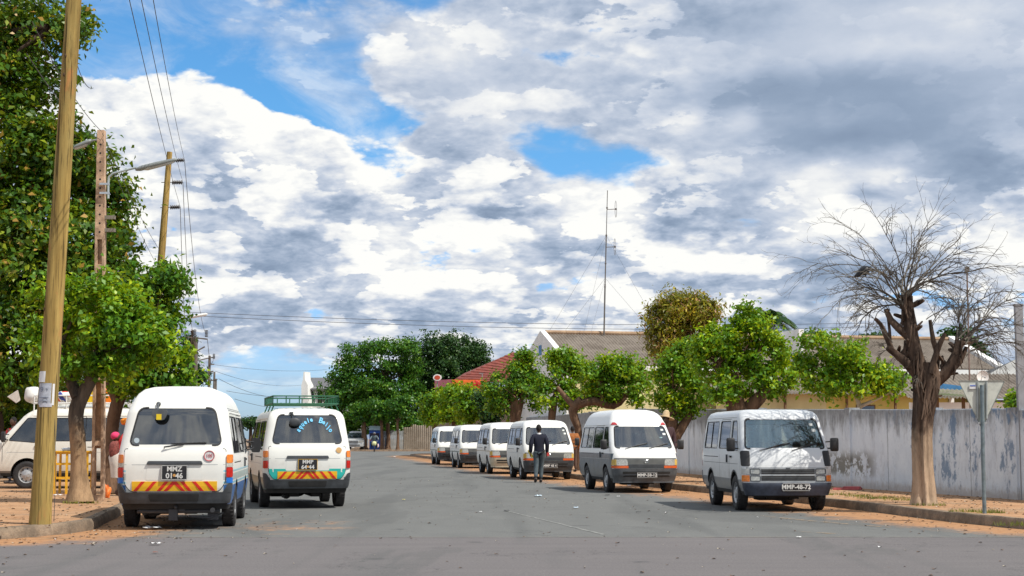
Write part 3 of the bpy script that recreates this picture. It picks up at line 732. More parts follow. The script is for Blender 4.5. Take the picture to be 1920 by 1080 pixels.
        for i in range(1, 4):
            a = xc + st*i + .03
            if a + w/2 < x1: par_(min(a, x1-w), -1); par_(-(min(a, x1-w)) - w + 2*xc, 1)
        a = xc + .03; q = [(a+.075, z0), (a+.075+w, z0), (xc+w*.55, z1), (xc, z1), (xc, z1-.045)]
        S.patch(mb, 'R', q, .026, .004, 4, 2); S.patch(mb, 'R', [(2*xc-p_[0], p_[1]) for p_ in q], .0262, .004, 4, 2)
        part('chevron_stripe', mb, RED, cb, 0)
    return root
def bandmat_grille(paint):
    if 'GR' not in MATS: MATS['GR'] = simple('grille_grey', (.12, .125, .12), .4, .2)
    return MATS['GR']
def place(root, kind, axle, pos, heading):
    # put axle ('f' or 'r') over ground position pos with the nose pointing along heading
    S = SHELLS[kind]; ya = AX[kind][0 if axle == 'f' else 1] - S.L/2
    h = Vector((heading[0], heading[1])).normalized(); ang = math.atan2(-h.x, h.y) + math.pi   # nose is local -Y
    root.rotation_euler = (0, 0, ang)
    off = Matrix.Rotation(ang, 3, 'Z') @ Vector((0, ya, 0)); root.location = (pos[0] - off.x, pos[1] - off.y, pos[2] if len(pos) > 2 else 0)
# ---------------------------------------------------------------- foliage and trunks
def leaf_cloud(blobs, n, size, clump=.30, per=26, aspect=.62, up=.55, shell=.55, droop=0.0, seed=1, flat=1.0, pull=.5):
    # blobs: (x, y, z, rx, ry, rz); leaves gathered in clumps spread mostly over each blob's outer volume
    g = np.random.default_rng(seed)
    B = np.array(blobs, float); vol = (B[:,3]*B[:,4]*B[:,5])**.72; vol /= vol.sum()
    nc = max(1, n // per); idx = g.choice(len(B), nc, p=vol)
    d = g.normal(size=(nc, 3)); d /= np.linalg.norm(d, axis=1)[:,None]
    r = shell + (1-shell) * g.random(nc)**.7; r = np.where(g.random(nc) < .22, g.random(nc)*.8, r); r *= 1 + g.normal(size=nc)*.13; r = np.where(g.random(nc) < .06, r*(1.12+.22*g.random(nc)), r)
    C = B[idx,:3] + d * B[idx,3:] * r[:,None]
    nb = max(3, nc // 7); big = C[g.choice(nc, nb)]; D2 = ((C[:,None,:]-big[None])**2).sum(2); nn = D2.argmin(1); 
    C = C + (big[nn]-C)*pull
    k = g.integers(0, nc, n); cs = clump * (.6 + .9*g.random(nc))
    Q = C[k] + g.normal(size=(n,3)) * (cs[k]*.5)[:,None] * np.array([1, 1, .75*flat])
    out = d[k]*.6 + g.normal(size=(n,3))*.75 + np.array([0,0,up]); out /= np.linalg.norm(out, axis=1)[:,None]
    t = g.normal(size=(n,3)); t[:,2] -= droop; t -= out*(t*out).sum(1)[:,None]; t /= np.linalg.norm(t, axis=1)[:,None]
    b = np.cross(out, t); s = size * (.6 + .8*g.random(n)); L = (t*s[:,None]); W = (b*(s*aspect)[:,None])
    fold = out * (s*.18)[:,None]
    V = np.stack([Q - L*.5, Q + W*.5 + fold, Q + L*.6, Q - W*.5 + fold], 1)
    return V, C
def branches(mb, base, centres, n, r0, seed=1, depth=2):
    rr = random.Random(seed); cs = [Vector(c) for c in centres]; rr.shuffle(cs)
    for c in cs[:n]:
        b = Vector(base) + Vector((rr.uniform(-.1, .1), rr.uniform(-.1, .1), rr.uniform(-.2, .2)))
        m = b.lerp(c, .5) + Vector((rr.uniform(-.25, .25), rr.uniform(-.25, .25), rr.uniform(-.05, .30)))*(c-b).length*.35
        pts = [b, b.lerp(m, .5)+Vector((0, 0, .04)), m, m.lerp(c, .55), c]
        k = r0*rr.uniform(.5, 1); mb.tube(pts, [k, k*.8, k*.55, k*.32, k*.08], 6, False, .25)
def trunk_tube(mb, pts, rad, n=14, jit=.22, flare=1.5):
    # resample and roughen
    P_ = [Vector(p) for p in pts]; out = []; rr = []
    for i in range(len(P_)-1):
        k = max(2, int((P_[i+1]-P_[i]).length/.22))
        for j in range(k):
            t = j/k; a = P_[max(i-1, 0)]; b = P_[i]; c = P_[i+1]; d = P_[min(i+2, len(P_)-1)]
            q = .5*((2*b)+(c-a)*t+(2*a-5*b+4*c-d)*t*t+(3*b-a-3*c+d)*t**3); out.append(q); rr.append(rad[i]+(rad[i+1]-rad[i])*t)
    out.append(P_[-1]); rr.append(rad[-1])
    if flare: rr[0] *= flare; rr[1] *= 1 + (flare-1)*.35
    ph = [random.random()*6.28 for _ in range(4)]
    rings = []; up = None
    for i, p in enumerate(out):
        t = (out[min(i+1, len(out)-1)] - out[max(i-1, 0)]).normalized()
        if up is None: up = Vector((1, 0, 0)) if abs(t.x) < .8 else Vector((0, 1, 0))
        up = (up - t*up.dot(t)).normalized(); w = t.cross(up); rg = []
        for k in range(n):
            a = 6.28318*k/n; f = 1 + jit*(.45*math.sin(3*a+ph[0]+i*.15)+.35*math.sin(5*a+ph[1]-i*.1)+.3*math.sin(8*a+ph[2])+.35*math.sin(i*.9+ph[3]+a))*.5 + (random.random()-.5)*jit*.35
            rg.append(p + (up*math.cos(a)+w*math.sin(a))*rr[i]*f)
        rings.append(rg)
    mb.rings(rings)

LEAF_LIT = mk_leaf('bright_green_leaves', (.040, .150, .010), (.170, .360, .010), (.56, .66, .015), .30)
LEAF_MID = mk_leaf('mid_green_leaves', (.030, .120, .012), (.110, .270, .010), (.40, .52, .015), .28)
LEAF_BIG = mk_leaf('deep_green_leaves', (.018, .075, .008), (.085, .190, .008), (.34, .40, .015), .26, ((.42, .26, .05), .03))
LEAF_OLIVE = mk_leaf('olive_brown_leaves', (.065, .095, .010), (.24, .25, .012), (.58, .46, .03), .28, ((.46, .26, .12), .13))
LEAF_DARK = mk_leaf('dark_green_leaves', (.012, .048, .012), (.034, .100, .018), (.09, .17, .025), .2)
LEAF_FAR = mk_leaf('far_green_leaves', (.018, .085, .012), (.060, .190, .012), (.20, .36, .02), .24)
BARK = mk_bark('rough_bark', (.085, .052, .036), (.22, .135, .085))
BARK_L = mk_bark('bark_sunlit_base', (.055, .045, .038), (.16, .125, .095), (.46, .30, .17), 1.35)  # sunlight on the trunk base is painted into the bark colour
BARK_D = mk_bark('dark_bark', (.035, .026, .022), (.11, .08, .06))
TWIG = simple('dry_twigs', (.12, .105, .085), .9, var=.35, scale=3)

def tree(kind, label, cat, group, leafm, barkm, trunk, blobs, n, size, nbr=10, r0=.09, seed=1, forks=(), fork_base=None, **kw):
    b0 = Vector(trunk[0][0]) if trunk else Vector(blobs[0][:3])
    root = empty(kind, tuple(b0), 0, label, cat, group); inv = -b0
    big_ = kind in ('large_tree', 'background_tree', 'mango_tree')
    V, C = leaf_cloud(blobs, int(n*(1.15 if big_ else .76)), size*(1.08 if big_ else 1.30), seed=seed, pull=.16 if big_ else .50, **kw)
    me = quads_mesh('crown', V + np.array(tuple(inv)), leafm); o = obj_mesh('crown', me, root)
    mb = MB()
    if trunk:
        trunk_tube(mb, [p + inv for p, r in trunk], [r for p, r in trunk])
        for f in forks: trunk_tube(mb, [p + inv for p, r in f], [r for p, r in f], 10, .2, 0)
        tips = [trunk[-1][0]] + [f[-1][0] for f in forks]
        cc = list(C); random.Random(seed).shuffle(cc)
        for i in range(nbr):
            c = Vector(cc[i % len(cc)]); t = min(tips, key=lambda q: (q-c).length)
            branches(mb, t + inv, [c + inv], 1, r0, seed+i)
        mb.build('trunk', barkm, root, smooth=60)
    return root
def blob(px, py, Y, rpx, rpy, ry=None):              # ellipsoid seen at a photo position, real size at depth Y
    c = P(px, py, Y); s = Y/F; return (c.x, c.y, c.z, rpx*s, (ry if ry else rpx*s), rpy*s)
# ---------------------------------------------------------------- people
SKIN = simple('dark_skin', (.085, .045, .028), .5, var=.15, scale=20)
def skinned(name, V, E, Rr, mat, parent, root=0, sub=1):
    me = bpy.data.meshes.new(name); me.from_pydata([tuple(v) for v in V], E, []); o = bpy.data.objects.new(name, me); COL.objects.link(o)
    m = o.modifiers.new('s', 'SKIN'); 
    lay = me.skin_vertices[0] if me.skin_vertices else None
    if lay is None:
        bm = bmesh.new(); bm.from_mesh(me); bm.verts.layers.skin.verify(); bm.to_mesh(me); bm.free(); lay = me.skin_vertices[0]
    for i, r in enumerate(Rr):
        lay.data[i].radius = (r, r) if not hasattr(r, '__len__') else r; lay.data[i].use_root = (i == root)
    m.use_smooth_shade = True; m.branch_smoothing = .3
    s = o.modifiers.new('u', 'SUBSURF'); s.levels = sub; s.render_levels = sub
    baked(o); o.data.materials.clear(); o.data.materials.append(mat); o.data.shade_smooth(); o.parent = parent; return o
def person(label, J, loc, rz, mats, group=None, scale=1.0, jacket=True, hair=True, skirt=None, foot=True, headr=(.075, .09, .115)):
    # J: joints pelvis chest neck head shL elL haL shR elR haR kneeL ankL kneeR ankR hipL hipR  (faces local +Y, z up)
    root = empty('person', loc, rz, label, 'person', group); root.scale = (scale,)*3
    J = {k: Vector(v) for k, v in J.items()}
    V = []; Rr = []; E = []; id_ = {}
    def a(n, p, r, to=None):
        id_[n] = len(V); V.append(p); Rr.append(r)
        if to is not None: E.append((id_[to], id_[n]))
    a('pelvis', J['pelvis'], (.13, .10)); a('waist', J['pelvis'].lerp(J['chest'], .45), (.12, .09), 'pelvis'); a('chest', J['chest'], (.15, .105), 'waist')
    a('neck', J['neck'], .052, 'chest'); a('head0', J['neck'].lerp(J['head'], .5), .052, 'neck')
    for s in 'LR':
        a('sh'+s, J['sh'+s], .058, 'chest'); a('el'+s, J['el'+s], .042, 'sh'+s); a('ha'+s, J['ha'+s], .028, 'el'+s)
        d = (J['ha'+s]-J['el'+s]).normalized(); pm = J['ha'+s] + d*.05; a('palm'+s, pm, (.034, .022), 'ha'+s)
        side = Vector((0, 1, 0)) if abs(d.y) < .8 else Vector((0, 0, 1)); side = (side - d*side.dot(d)).normalized()
        ins = d.cross(side)
        for i, (o_, l) in enumerate(((-.028, .070), (-.010, .080), (.009, .075), (.026, .060))):
            a(f'f{s}{i}', pm + side*o_ + d*.045, .0095, 'palm'+s); a(f'g{s}{i}', pm + side*o_*1.1 + d*(.045+l*.6) + ins*(.015 if s == 'L' else -.015), .008, f'f{s}{i}')
        a('th'+s, J['ha'+s] + d*.04 + side*.045, .011, 'palm'+s); a('tt'+s, J['ha'+s] + d*.085 + side*.055, .009, 'th'+s)
        a('hip'+s, J['hip'+s], .088, 'pelvis'); a('knee'+s, J['knee'+s], .055, 'hip'+s); a('calf'+s, J['knee'+s].lerp(J['ank'+s], .35), .055, 'knee'+s); a('ank'+s, J['ank'+s], .036, 'calf'+s)
    body = skinned('body', V, E, Rr, SKIN, root)
    mb = MB(); h = J['head']; t = (J['head']-J['neck']).normalized(); rot = Vector((0, 0, 1)).rotation_difference(t).to_matrix()
    mb.ball(h, headr, 14, 12, rot); mb.ball(h + rot @ Vector((0, .085, -.01)), (.014, .02, .022), 6, 4, rot)
    for sx in (-1, 1): mb.ball(h + rot @ Vector((sx*.074, 0, -.005)), (.012, .02, .03), 6, 4, rot); mb.ball(h + rot @ Vector((sx*.03, .075, .012)), (.013, .012, .009), 6, 4, rot)
    mb.ball(h + rot @ Vector((0, .075, -.052)), (.026, .013, .009), 6, 4, rot)
    # join the head into the body surface so that it stays one mesh
    hm = mb.mesh('h', SKIN); bm = bmesh.new(); bm.from_mesh(body.data); bm.from_mesh(hm); bm.to_mesh(body.data); bm.free(); body.data.shade_smooth()
    if hair:
        mb = MB(); mb.ball(h + rot @ Vector((0, -.012, .018)), (headr[0]+.006, headr[1]+.002, headr[2]), 14, 10, rot); mb.build('hair', mats['hair'], root, smooth=60)
    if jacket:
        V, E, Rr, id_ = [], [], [], {}
        a('hem0', J['pelvis'] + Vector((0, 0, -.14)), (.185, .145)); a('hem', J['pelvis'] + Vector((0, 0, -.02)), (.180, .14), 'hem0'); a('w', J['pelvis'].lerp(J['chest'], .45), (.165, .125), 'hem'); a('c', J['chest'] + Vector((0, 0, .0)), (.19, .135), 'w'); a('n', J['neck'] + Vector((0, 0, -.02)), .07, 'c')
        for s in 'LR': a('s'+s, J['sh'+s], .088, 'c'); a('e'+s, J['el'+s], .072, 's'+s); a('h'+s, J['ha'+s]+Vector((0, 0, -.02)), .058, 'e'+s)
        skinned(mats.get('topname', 'jacket'), V, E, Rr, mats['top'], root)
    if skirt is None:
        V, E, Rr, id_ = [], [], [], {}
        a('p', J['pelvis'] + Vector((0, 0, .10)), (.150, .118))
        for s in 'LR': a('hi'+s, J['hip'+s], .110, 'p'); a('k'+s, J['knee'+s], .076, 'hi'+s); a('a'+s, J['ank'+s] + Vector((0, 0, .01)), .060, 'k'+s)
        skinned('trousers', V, E, Rr, mats['bottom'], root)
    else:
        mb = MB(); mb.rings([[(c.x + rx*math.cos(q*.3927)*(1+.05*math.sin(q*2.3)), c.y + ry*math.sin(q*.3927)*(1+.05*math.cos(q*3.1)), c.z) for q in range(16)] for c, rx, ry in skirt]); mb.build('wrap_skirt', mats['bottom'], root, smooth=60)
    if foot:
        for s in 'LR':
            k = J['ank'+s]; fd = J.get('toe'+s, k + Vector((0, .17, -.05))) - k; mb = MB()
            m = k + fd*.45 + Vector((0, 0, -.03)); yw = math.atan2(-fd.x, fd.y); M_ = Matrix.Rotation(yw, 3, 'Z') @ Matrix.Rotation(math.atan2(fd.z+.05, Vector((fd.x, fd.y)).length), 3, 'X')
            mb.ball(m, (.048, .135, .04), 10, 7, M_); mb.ball(k + Vector((0, -.01, -.02)), (.045, .055, .05), 8, 6)
            mb.build('shoe', mats['shoe'], root, smooth=60)
    return root
STAND = dict(pelvis=(0, 0, .95), chest=(0, 0, 1.28), neck=(0, 0, 1.47), head=(0, .01, 1.63), shL=(-.19, 0, 1.40), elL=(-.24, -.02, 1.12), haL=(-.24, .05, .88),
             shR=(.19, 0, 1.40), elR=(.24, -.02, 1.12), haR=(.24, .05, .88), hipL=(-.09, 0, .90), kneeL=(-.10, .02, .50), ankL=(-.10, -.02, .09), hipR=(.09, 0, .90), kneeR=(.10, .02, .50), ankR=(.10, -.02, .09))
# ---------------------------------------------------------------- camera, light and sky
cam = bpy.data.cameras.new('camera'); co = bpy.data.objects.new('camera', cam); COL.objects.link(co)
cam.sensor_width = 36; cam.lens = 36 * F / 1920; cam.clip_start = .1; cam.clip_end = 3000
co.location = EYE; co.rotation_euler = (R(90) + TH, 0, 0); scene.camera = co
SUNV = Vector((.50, -.30, .81)).normalized()
sl = bpy.data.lights.new('sun', 'SUN'); so = bpy.data.objects.new('sun', sl); COL.objects.link(so)
sl.energy = 4.6; sl.angle = R(.5); sl.color = (1, .95, .86); so.rotation_euler = SUNV.to_track_quat('Z', 'Y').to_euler(); so.location = (30, -20, 60)
world = bpy.data.worlds.new('World'); scene.world = world; world.use_nodes = True
nt = world.node_tree; nt.nodes.clear()
wo = nt.nodes.new('ShaderNodeOutputWorld'); bg = nt.nodes.new('ShaderNodeBackground'); sky = nt.nodes.new('ShaderNodeTexSky')
sky.sky_type = 'NISHITA'; sky.sun_disc = False; sky.sun_elevation = math.asin(SUNV.z); sky.sun_rotation = math.atan2(SUNV.x, SUNV.y)
sky.air_density = 1.0; sky.dust_density = .6; sky.ozone_density = 1.6
STR = .10
bg.inputs[1].default_value = STR
tc = nt.nodes.new('ShaderNodeTexCoord'); sp = nt.nodes.new('ShaderNodeSeparateXYZ'); nt.links.new(tc.outputs['Generated'], sp.inputs[0])
X, Y, Z = [Sk(nt, sp.outputs[i]) for i in range(3)]
az = X._m('ARCTAN2', Y); el = Z._m('ARCSINE')
def comb(a, b, c=0.0):
    n = nt.nodes.new('ShaderNodeCombineXYZ')
    for i, q in enumerate((a, b, c)):
        if isinstance(q, Sk): nt.links.new(q.o, n.inputs[i])
        else: n.inputs[i].default_value = q
    return n.outputs[0]
def noi(vec, sc, det, ro, dist=0.0, typ='FBM', lac=2.0):
    n = nt.nodes.new('ShaderNodeTexNoise'); n.noise_type = typ; nt.links.new(vec, n.inputs['Vector']); n.inputs['Scale'].default_value = sc
    n.inputs['Detail'].default_value = det; n.inputs['Roughness'].default_value = ro; n.inputs['Distortion'].default_value = dist; n.inputs['Lacunarity'].default_value = lac
    return Sk(nt, n.outputs[0])
def vor(vec, sc, det, ro):
    n = nt.nodes.new('ShaderNodeTexVoronoi'); n.feature = 'SMOOTH_F1'; nt.links.new(vec, n.inputs['Vector']); n.inputs['Scale'].default_value = sc
    n.inputs['Detail'].default_value = det; n.inputs['Roughness'].default_value = ro; n.inputs['Smoothness'].default_value = .35
    return Sk(nt, n.outputs['Distance'])
def v3(dx=0.0, dz=0.0, off=0.0, zs=1.3):                             # sky direction, shifted a little; flattened so that clouds lie in layers
    return comb((X + dx) * PQ, Y * PQ + off, (Z * zs + dz) * PQ)
PQ = (Z * 1.55 + .56).mx(.2); PQ = (PQ * 0.0 + 1.0) / PQ                  # clouds shrink towards the horizon
wz = noi(v3(off=.37), 7, 3, .55) - .5; wy = noi(v3(off=7.9), 7, 3, .55) - .5
wz2 = noi(v3(off=3.3), 26, 3, .55) - .5; wy2 = noi(v3(off=5.1), 26, 3, .55) - .5
azw = az + wz * .075 + wz2 * .018; elw = el + wy * .045 + wy2 * .014
az2 = az + wz2 * .020; el2 = el + wy2 * .015
def blobs(L, vec):
    # soft elliptical masses laid out by azimuth and elevation: sum of w * max(0, 1 - r*r)^2
    tot = None
    for px, py, rx, ry, w in L:
        d = ray(px, py).normalized(); a = math.atan2(d.x, d.y); e = math.asin(d.z)
        m = nt.nodes.new('ShaderNodeVectorMath'); m.operation = 'MULTIPLY_ADD'; nt.links.new(vec, m.inputs[0])
        m.inputs[1].default_value = (F / rx, F / ry, 0); m.inputs[2].default_value = (-a * F / rx, -e * F / ry, 0)
        q = nt.nodes.new('ShaderNodeVectorMath'); q.operation = 'DOT_PRODUCT'; nt.links.new(m.outputs[0], q.inputs[0]); nt.links.new(m.outputs[0], q.inputs[1])
        k = Sk(nt, q.outputs['Value'])._m('MULTIPLY_ADD', -1.0, 1.0, clamp=True)
        k = (k * k)._m('MULTIPLY_ADD', w, tot if tot is not None else 0.0); tot = k
    return tot
COVER = [(330, 40, 420, 200, -.66), (540, 150, 240, 110, -.42), (190, 90, 140, 110, -.30), (720, 290, 130, 120, -.50), (650, 190, 130, 120, -.34), (1085, 310, 165, 70, -.38), (1030, 355, 60, 50, -.22), (1130, 265, 90, 40, .1), (1000, 270, 80, 50, -.1), (1160, 330, 60, 50, -.15),
         (790, 10, 110, 60, -.32), (1240, 468, 80, 30, -.35), (540, 705, 330, 60, -.42), (470, 765, 260, 70, -.62), (590, 580, 60, 40, -.22), (880, 400, 150, 70, .35), (1030, 180, 90, 80, .3), (1000, 790, 1200, 60, -.2), (360, 10, 90, 50, .18), (410, 45, 60, 30, .25), (500, 100, 60, 60, .30), (590, 130, 50, 50, .25), (195, 50, 80, 70, .3), (980, 300, 120, 60, -.12),
         (330, 250, 280, 150, .5), (600, 360, 250, 170, .55), (1090, 430, 190, 110, .5), (940, 350, 150, 70, .4), (1600, 160, 620, 360, .5), (870, 130, 270, 200, .22), (800, 560, 800, 170, .25), (1550, 470, 500, 150, .3)]
LIGHT = [(1650, 130, 560, 240, -.05), (480, 290, 380, 190, .14), (1100, 420, 260, 120, .08), (600, 500, 500, 120, .05), (330, 185, 300, 90, .42), (250, 300, 110, 150, .20), (560, 245, 210, 90, .50), (690, 330, 95, 110, .48), (750, 470, 110, 110, .34), (470, 300, 80, 60, .2), (1100, 380, 170, 80, .48), (1190, 430, 70, 90, .25),
         (900, 500, 150, 130, .26), (1540, 345, 120, 60, .34), (1560, 430, 150, 80, .42), (1660, 330, 60, 30, .3), (1880, 460, 110, 110, .46), (1290, 480, 130, 45, .40), (1390, 500, 160, 70, .22), (1280, 235, 70, 45, .3), (1390, 225, 60, 45, .22), (760, 560, 150, 40, .22), (1120, 560, 200, 60, .2), (850, 60, 170, 90, .16), (780, 110, 160, 90, .15), (930, 225, 160, 110, .15), (1800, 20, 200, 50, .18), (1650, 90, 200, 40, .12), (1890, 215, 150, 30, .1),
         (400, 545, 120, 60, .15), (620, 530, 110, 60, .1), (1170, 130, 120, 60, .12), (600, 640, 90, 30, .2),
         (430, 325, 130, 70, -.30), (540, 395, 200, 38, -.34), (650, 385, 120, 34, -.25), (470, 500, 170, 60, -.25), (600, 450, 130, 36, -.16), (700, 560, 150, 30, -.16), (950, 395, 130, 32, -.36), (940, 330, 110, 34, -.12), (800, 470, 60, 60, -.12), (1060, 470, 70, 60, -.25), (1150, 500, 60, 70, -.22),
         (1560, 165, 430, 70, -.32), (1700, 230, 400, 60, -.26), (1380, 190, 220, 70, -.16), (1260, 40, 300, 80, -.24), (1560, 265, 260, 50, -.22), (1860, 320, 170, 90, -.30), (1780, 290, 130, 50, -.15), (1330, 420, 210, 100, -.22), (1240, 360, 110, 80, -.18), (1240, 200, 70, 80, -.14), (1500, 510, 260, 50, -.22), (1620, 370, 70, 26, -.25), (1640, 560, 300, 60, -.12),
         (420, 600, 200, 60, -.14), (860, 600, 400, 30, -.14), (580, 215, 40, 22, -.2), (850, 290, 100, 50, -.12), (1000, 540, 60, 30, -.1), (320, 20, 200, 60, .1)]
VW = comb(azw, elw); V2 = comb(az2, el2)
cov = blobs(COVER, VW) + .60
lig = blobs(LIGHT, V2) + .55
def wor(sc, det, ro, dx=0.0, dz=0.0, zs=1.3):
    n = nt.nodes.new('ShaderNodeTexVoronoi'); n.feature = 'F1'; n.normalize = True
    nt.links.new(comb((X + wz2 * .012 + wz * .04 + dx) * PQ, Y * PQ, (Z * zs + wy2 * .012 + dz) * PQ), n.inputs['Vector']); n.inputs['Scale'].default_value = sc; n.inputs['Detail'].default_value = det; n.inputs['Roughness'].default_value = ro; n.inputs['Lacunarity'].default_value = 2.3
    return 1.0 - Sk(nt, n.outputs['Distance'])
f1 = noi(v3(), 12, 7, .52, .1)
W1 = wor(36, 3, .5); W2 = wor(36, 3, .5, -.002, .010)
g1 = noi(v3(zs=1.5, off=1.1), 16, 8, .56); g2 = noi(v3(-.004, .026, zs=1.5, off=1.1), 16, 3, .48)
streak = noi(v3(zs=4.0, off=2.0), 6, 4, .5)
dens = cov + (f1 - .5) * 1.7 + (W1 - .62) * .75 + Y.step(.75, .40) * .45  # last term: unseen cloud beyond the view, added to whiten glass reflections
soft = blobs([(850, 120, 330, 220, .9), (640, 30, 300, 160, .6), (1100, 290, 210, 120, 1.3), (480, 700, 400, 120, .8)], V2)
alpha = ((dens - .49) / (soft * .40 + .07 + (streak - .35).mx(0.0) * .5) + .5).sat()
alpha = alpha * alpha * (3.0 - alpha * 2.0)
veil = (noi(v3(zs=2.2, off=4.4), 9, 7, .60, .8).step(.44, .74)) * .50; alpha = alpha + (1.0 - alpha) * veil
puff = (blobs([(1650, 150, 760, 380, -1.05), (880, 130, 340, 220, -.60)], V2) + 1.0).mx(.12)          # the upper deck is smoother than the cumulus
rr_ = g1 - g2
rel = (rr_ * 1.35 + (W1 - W2) * 1.05) * puff
crisp = (g1.step(.495, .525) - .45) * rr_.step(-.06, .06) * .36 * puff
rim = dens.step(.78, .50) * .22 * (1.0 - soft.sat())
br = lig + rel + crisp + rim + (streak - .5) * .25
ramp = nt.nodes.new('ShaderNodeValToRGB'); nt.links.new(br.o, ramp.inputs[0]); cr = ramp.color_ramp
pts = [(.0, (.225, .300, .425)), (.22, (.300, .385, .520)), (.42, (.440, .520, .655)), (.60, (.600, .660, .765)), (.80, (.830, .850, .875)), (1.0, (1.0, 1.0, .97))]
cr.elements[0].position = 0; cr.elements[1].position = pts[-1][0]
for p, c in pts[1:-1]: e = cr.elements.new(p); e.color = (*c, 1)
cr.elements[0].color = (*pts[0][1], 1); cr.elements[-1].color = (*pts[-1][1], 1)
def vmul(o, k):
    n = nt.nodes.new('ShaderNodeVectorMath'); n.operation = 'MULTIPLY'; nt.links.new(o, n.inputs[0]); n.inputs[1].default_value = k; return n.outputs[0]
SKY_T = (.62, 1.22, 1.62)
tn = nt.nodes.new('ShaderNodeMix'); tn.data_type = 'RGBA'; nt.links.new(el.step(.02, .22).o, tn.inputs[0]); tn.inputs[6].default_value = (.80, 1.12, 1.75, 1); tn.inputs[7].default_value = (*SKY_T, 1)
vm = nt.nodes.new('ShaderNodeVectorMath'); vm.operation = 'MULTIPLY'; nt.links.new(sky.outputs[0], vm.inputs[0]); nt.links.new(tn.outputs[2], vm.inputs[1]); clear = vm.outputs[0]
cl = vmul(ramp.outputs[0], (1/STR,)*3)
mx = nt.nodes.new('ShaderNodeMix'); mx.data_type = 'RGBA'; nt.links.new(alpha.o, mx.inputs[0]); nt.links.new(clear, mx.inputs[6]); nt.links.new(cl, mx.inputs[7])
nt.links.new(mx.outputs[2], bg.inputs[0]); nt.links.new(bg.outputs[0], wo.inputs[0])
world.cycles.sampling_method = 'MANUAL'; world.cycles.sample_map_resolution = 512
scene.view_settings.view_transform = 'Standard'; scene.view_settings.look = 'None'; scene.view_settings.exposure = 0; scene.view_settings.gamma = 1
# ---------------------------------------------------------------- ground, road and kerbs
RK = [(60, 14.5), (20, 15.6), (12.5, 17.2), (9.6, 19.4), (8.2, 21.6), (7.5, 23.6), (7.05, 25.6), (6.55, 29.3), (5.85, 33.5), (4.85, 38.1), (4.15, 41.5), (1.9, 52.4), (-2.2, 80), (-6.2, 106), (-7.6, 116), (-7.3, 120), (-5, 123), (60, 128)]
LK = [(-60, 17.2), (-14, 18.4), (-9.5, 19.3), (-7.6, 20.2), (-6.75, 21.1), (-6.3, 22.1), (-6.2, 23.1), (-6.42, 24.6), (-7.0, 28.3), (-8.3, 38), (-10.6, 55), (-15, 80), (-22, 125)]
FK = [(-30, 170), (-18.6, 161), (-17, 159.2), (-12, 158.6), (60, 160)]
def dense(pl, step=.5):
    out = []
    for a, b in zip(pl, pl[1:]):
        a, b = Vector(a), Vector(b); k = max(1, int((b-a).length/step))
        out += [a.lerp(b, i/k) for i in range(k)]
    return out + [Vector(pl[-1])]
def seg_dist(PX, PY, pl):
    D = np.full(PX.shape, 1e9)
    for (ax, ay), (bx, by) in zip(pl, pl[1:]):
        vx, vy = bx-ax, by-ay; t = np.clip(((PX-ax)*vx+(PY-ay)*vy)/(vx*vx+vy*vy), 0, 1); D = np.minimum(D, np.hypot(PX-ax-t*vx, PY-ay-t*vy))
    return D
mb = MB(); mb.add([(-900, -300, -.05), (900, -300, -.05), (900, 1500, -.05), (-900, 1500, -.05)], [(0, 1, 2, 3)])
tag(mb.build('ground', DIRT2), kind='structure')
xs = np.concatenate([np.linspace(-60, -14, 24), np.linspace(-13.6, 14, 100), np.linspace(15, 60, 24)]); ys = np.concatenate([np.linspace(1, 45, 150), np.linspace(45.6, 230, 190)])
GX, GY = np.meshgrid(xs, ys); dirt = np.zeros_like(GX)
dR = seg_dist(GX, GY, RK); dL = seg_dist(GX, GY, LK); dF = seg_dist(GX, GY, FK)
wR = np.interp(GY, [15, 22, 30, 40, 60, 120], [1.8, 2.0, 2.9, 3.2, 3.4, 2.8]); wL = np.interp(GY, [15, 20, 24, 30, 50], [2.6, 2.4, 2.2, 1.6, 1.4])
dirt = np.maximum(dirt, 1 - dR/wR); dirt = np.maximum(dirt, 1 - dL/wL); dirt = np.maximum(dirt, .8 - dF/2.5)
dirt = np.clip(dirt, 0, 1); dirt = np.where((GY < 19.5), dirt*.25, dirt)
dirt = np.maximum(dirt, .38*np.exp(-((GX+3.6)**2/4+(GY-24)**2/10)))
me = bpy.data.meshes.new('road'); nx, ny = len(xs), len(ys)
me.from_pydata([(x, y, 0) for x, y in zip(GX.ravel(), GY.ravel())], [], [(j*nx+i, j*nx+i+1, (j+1)*nx+i+1, (j+1)*nx+i) for j in range(ny-1) for i in range(nx-1)])
at = me.attributes.new('dirt', 'FLOAT', 'POINT'); at.data.foreach_set('value', dirt.ravel().astype(np.float32)); me.materials.append(ASPH)
tag(obj_mesh('road', me), kind='structure')
from mathutils.geometry import tessellate_polygon
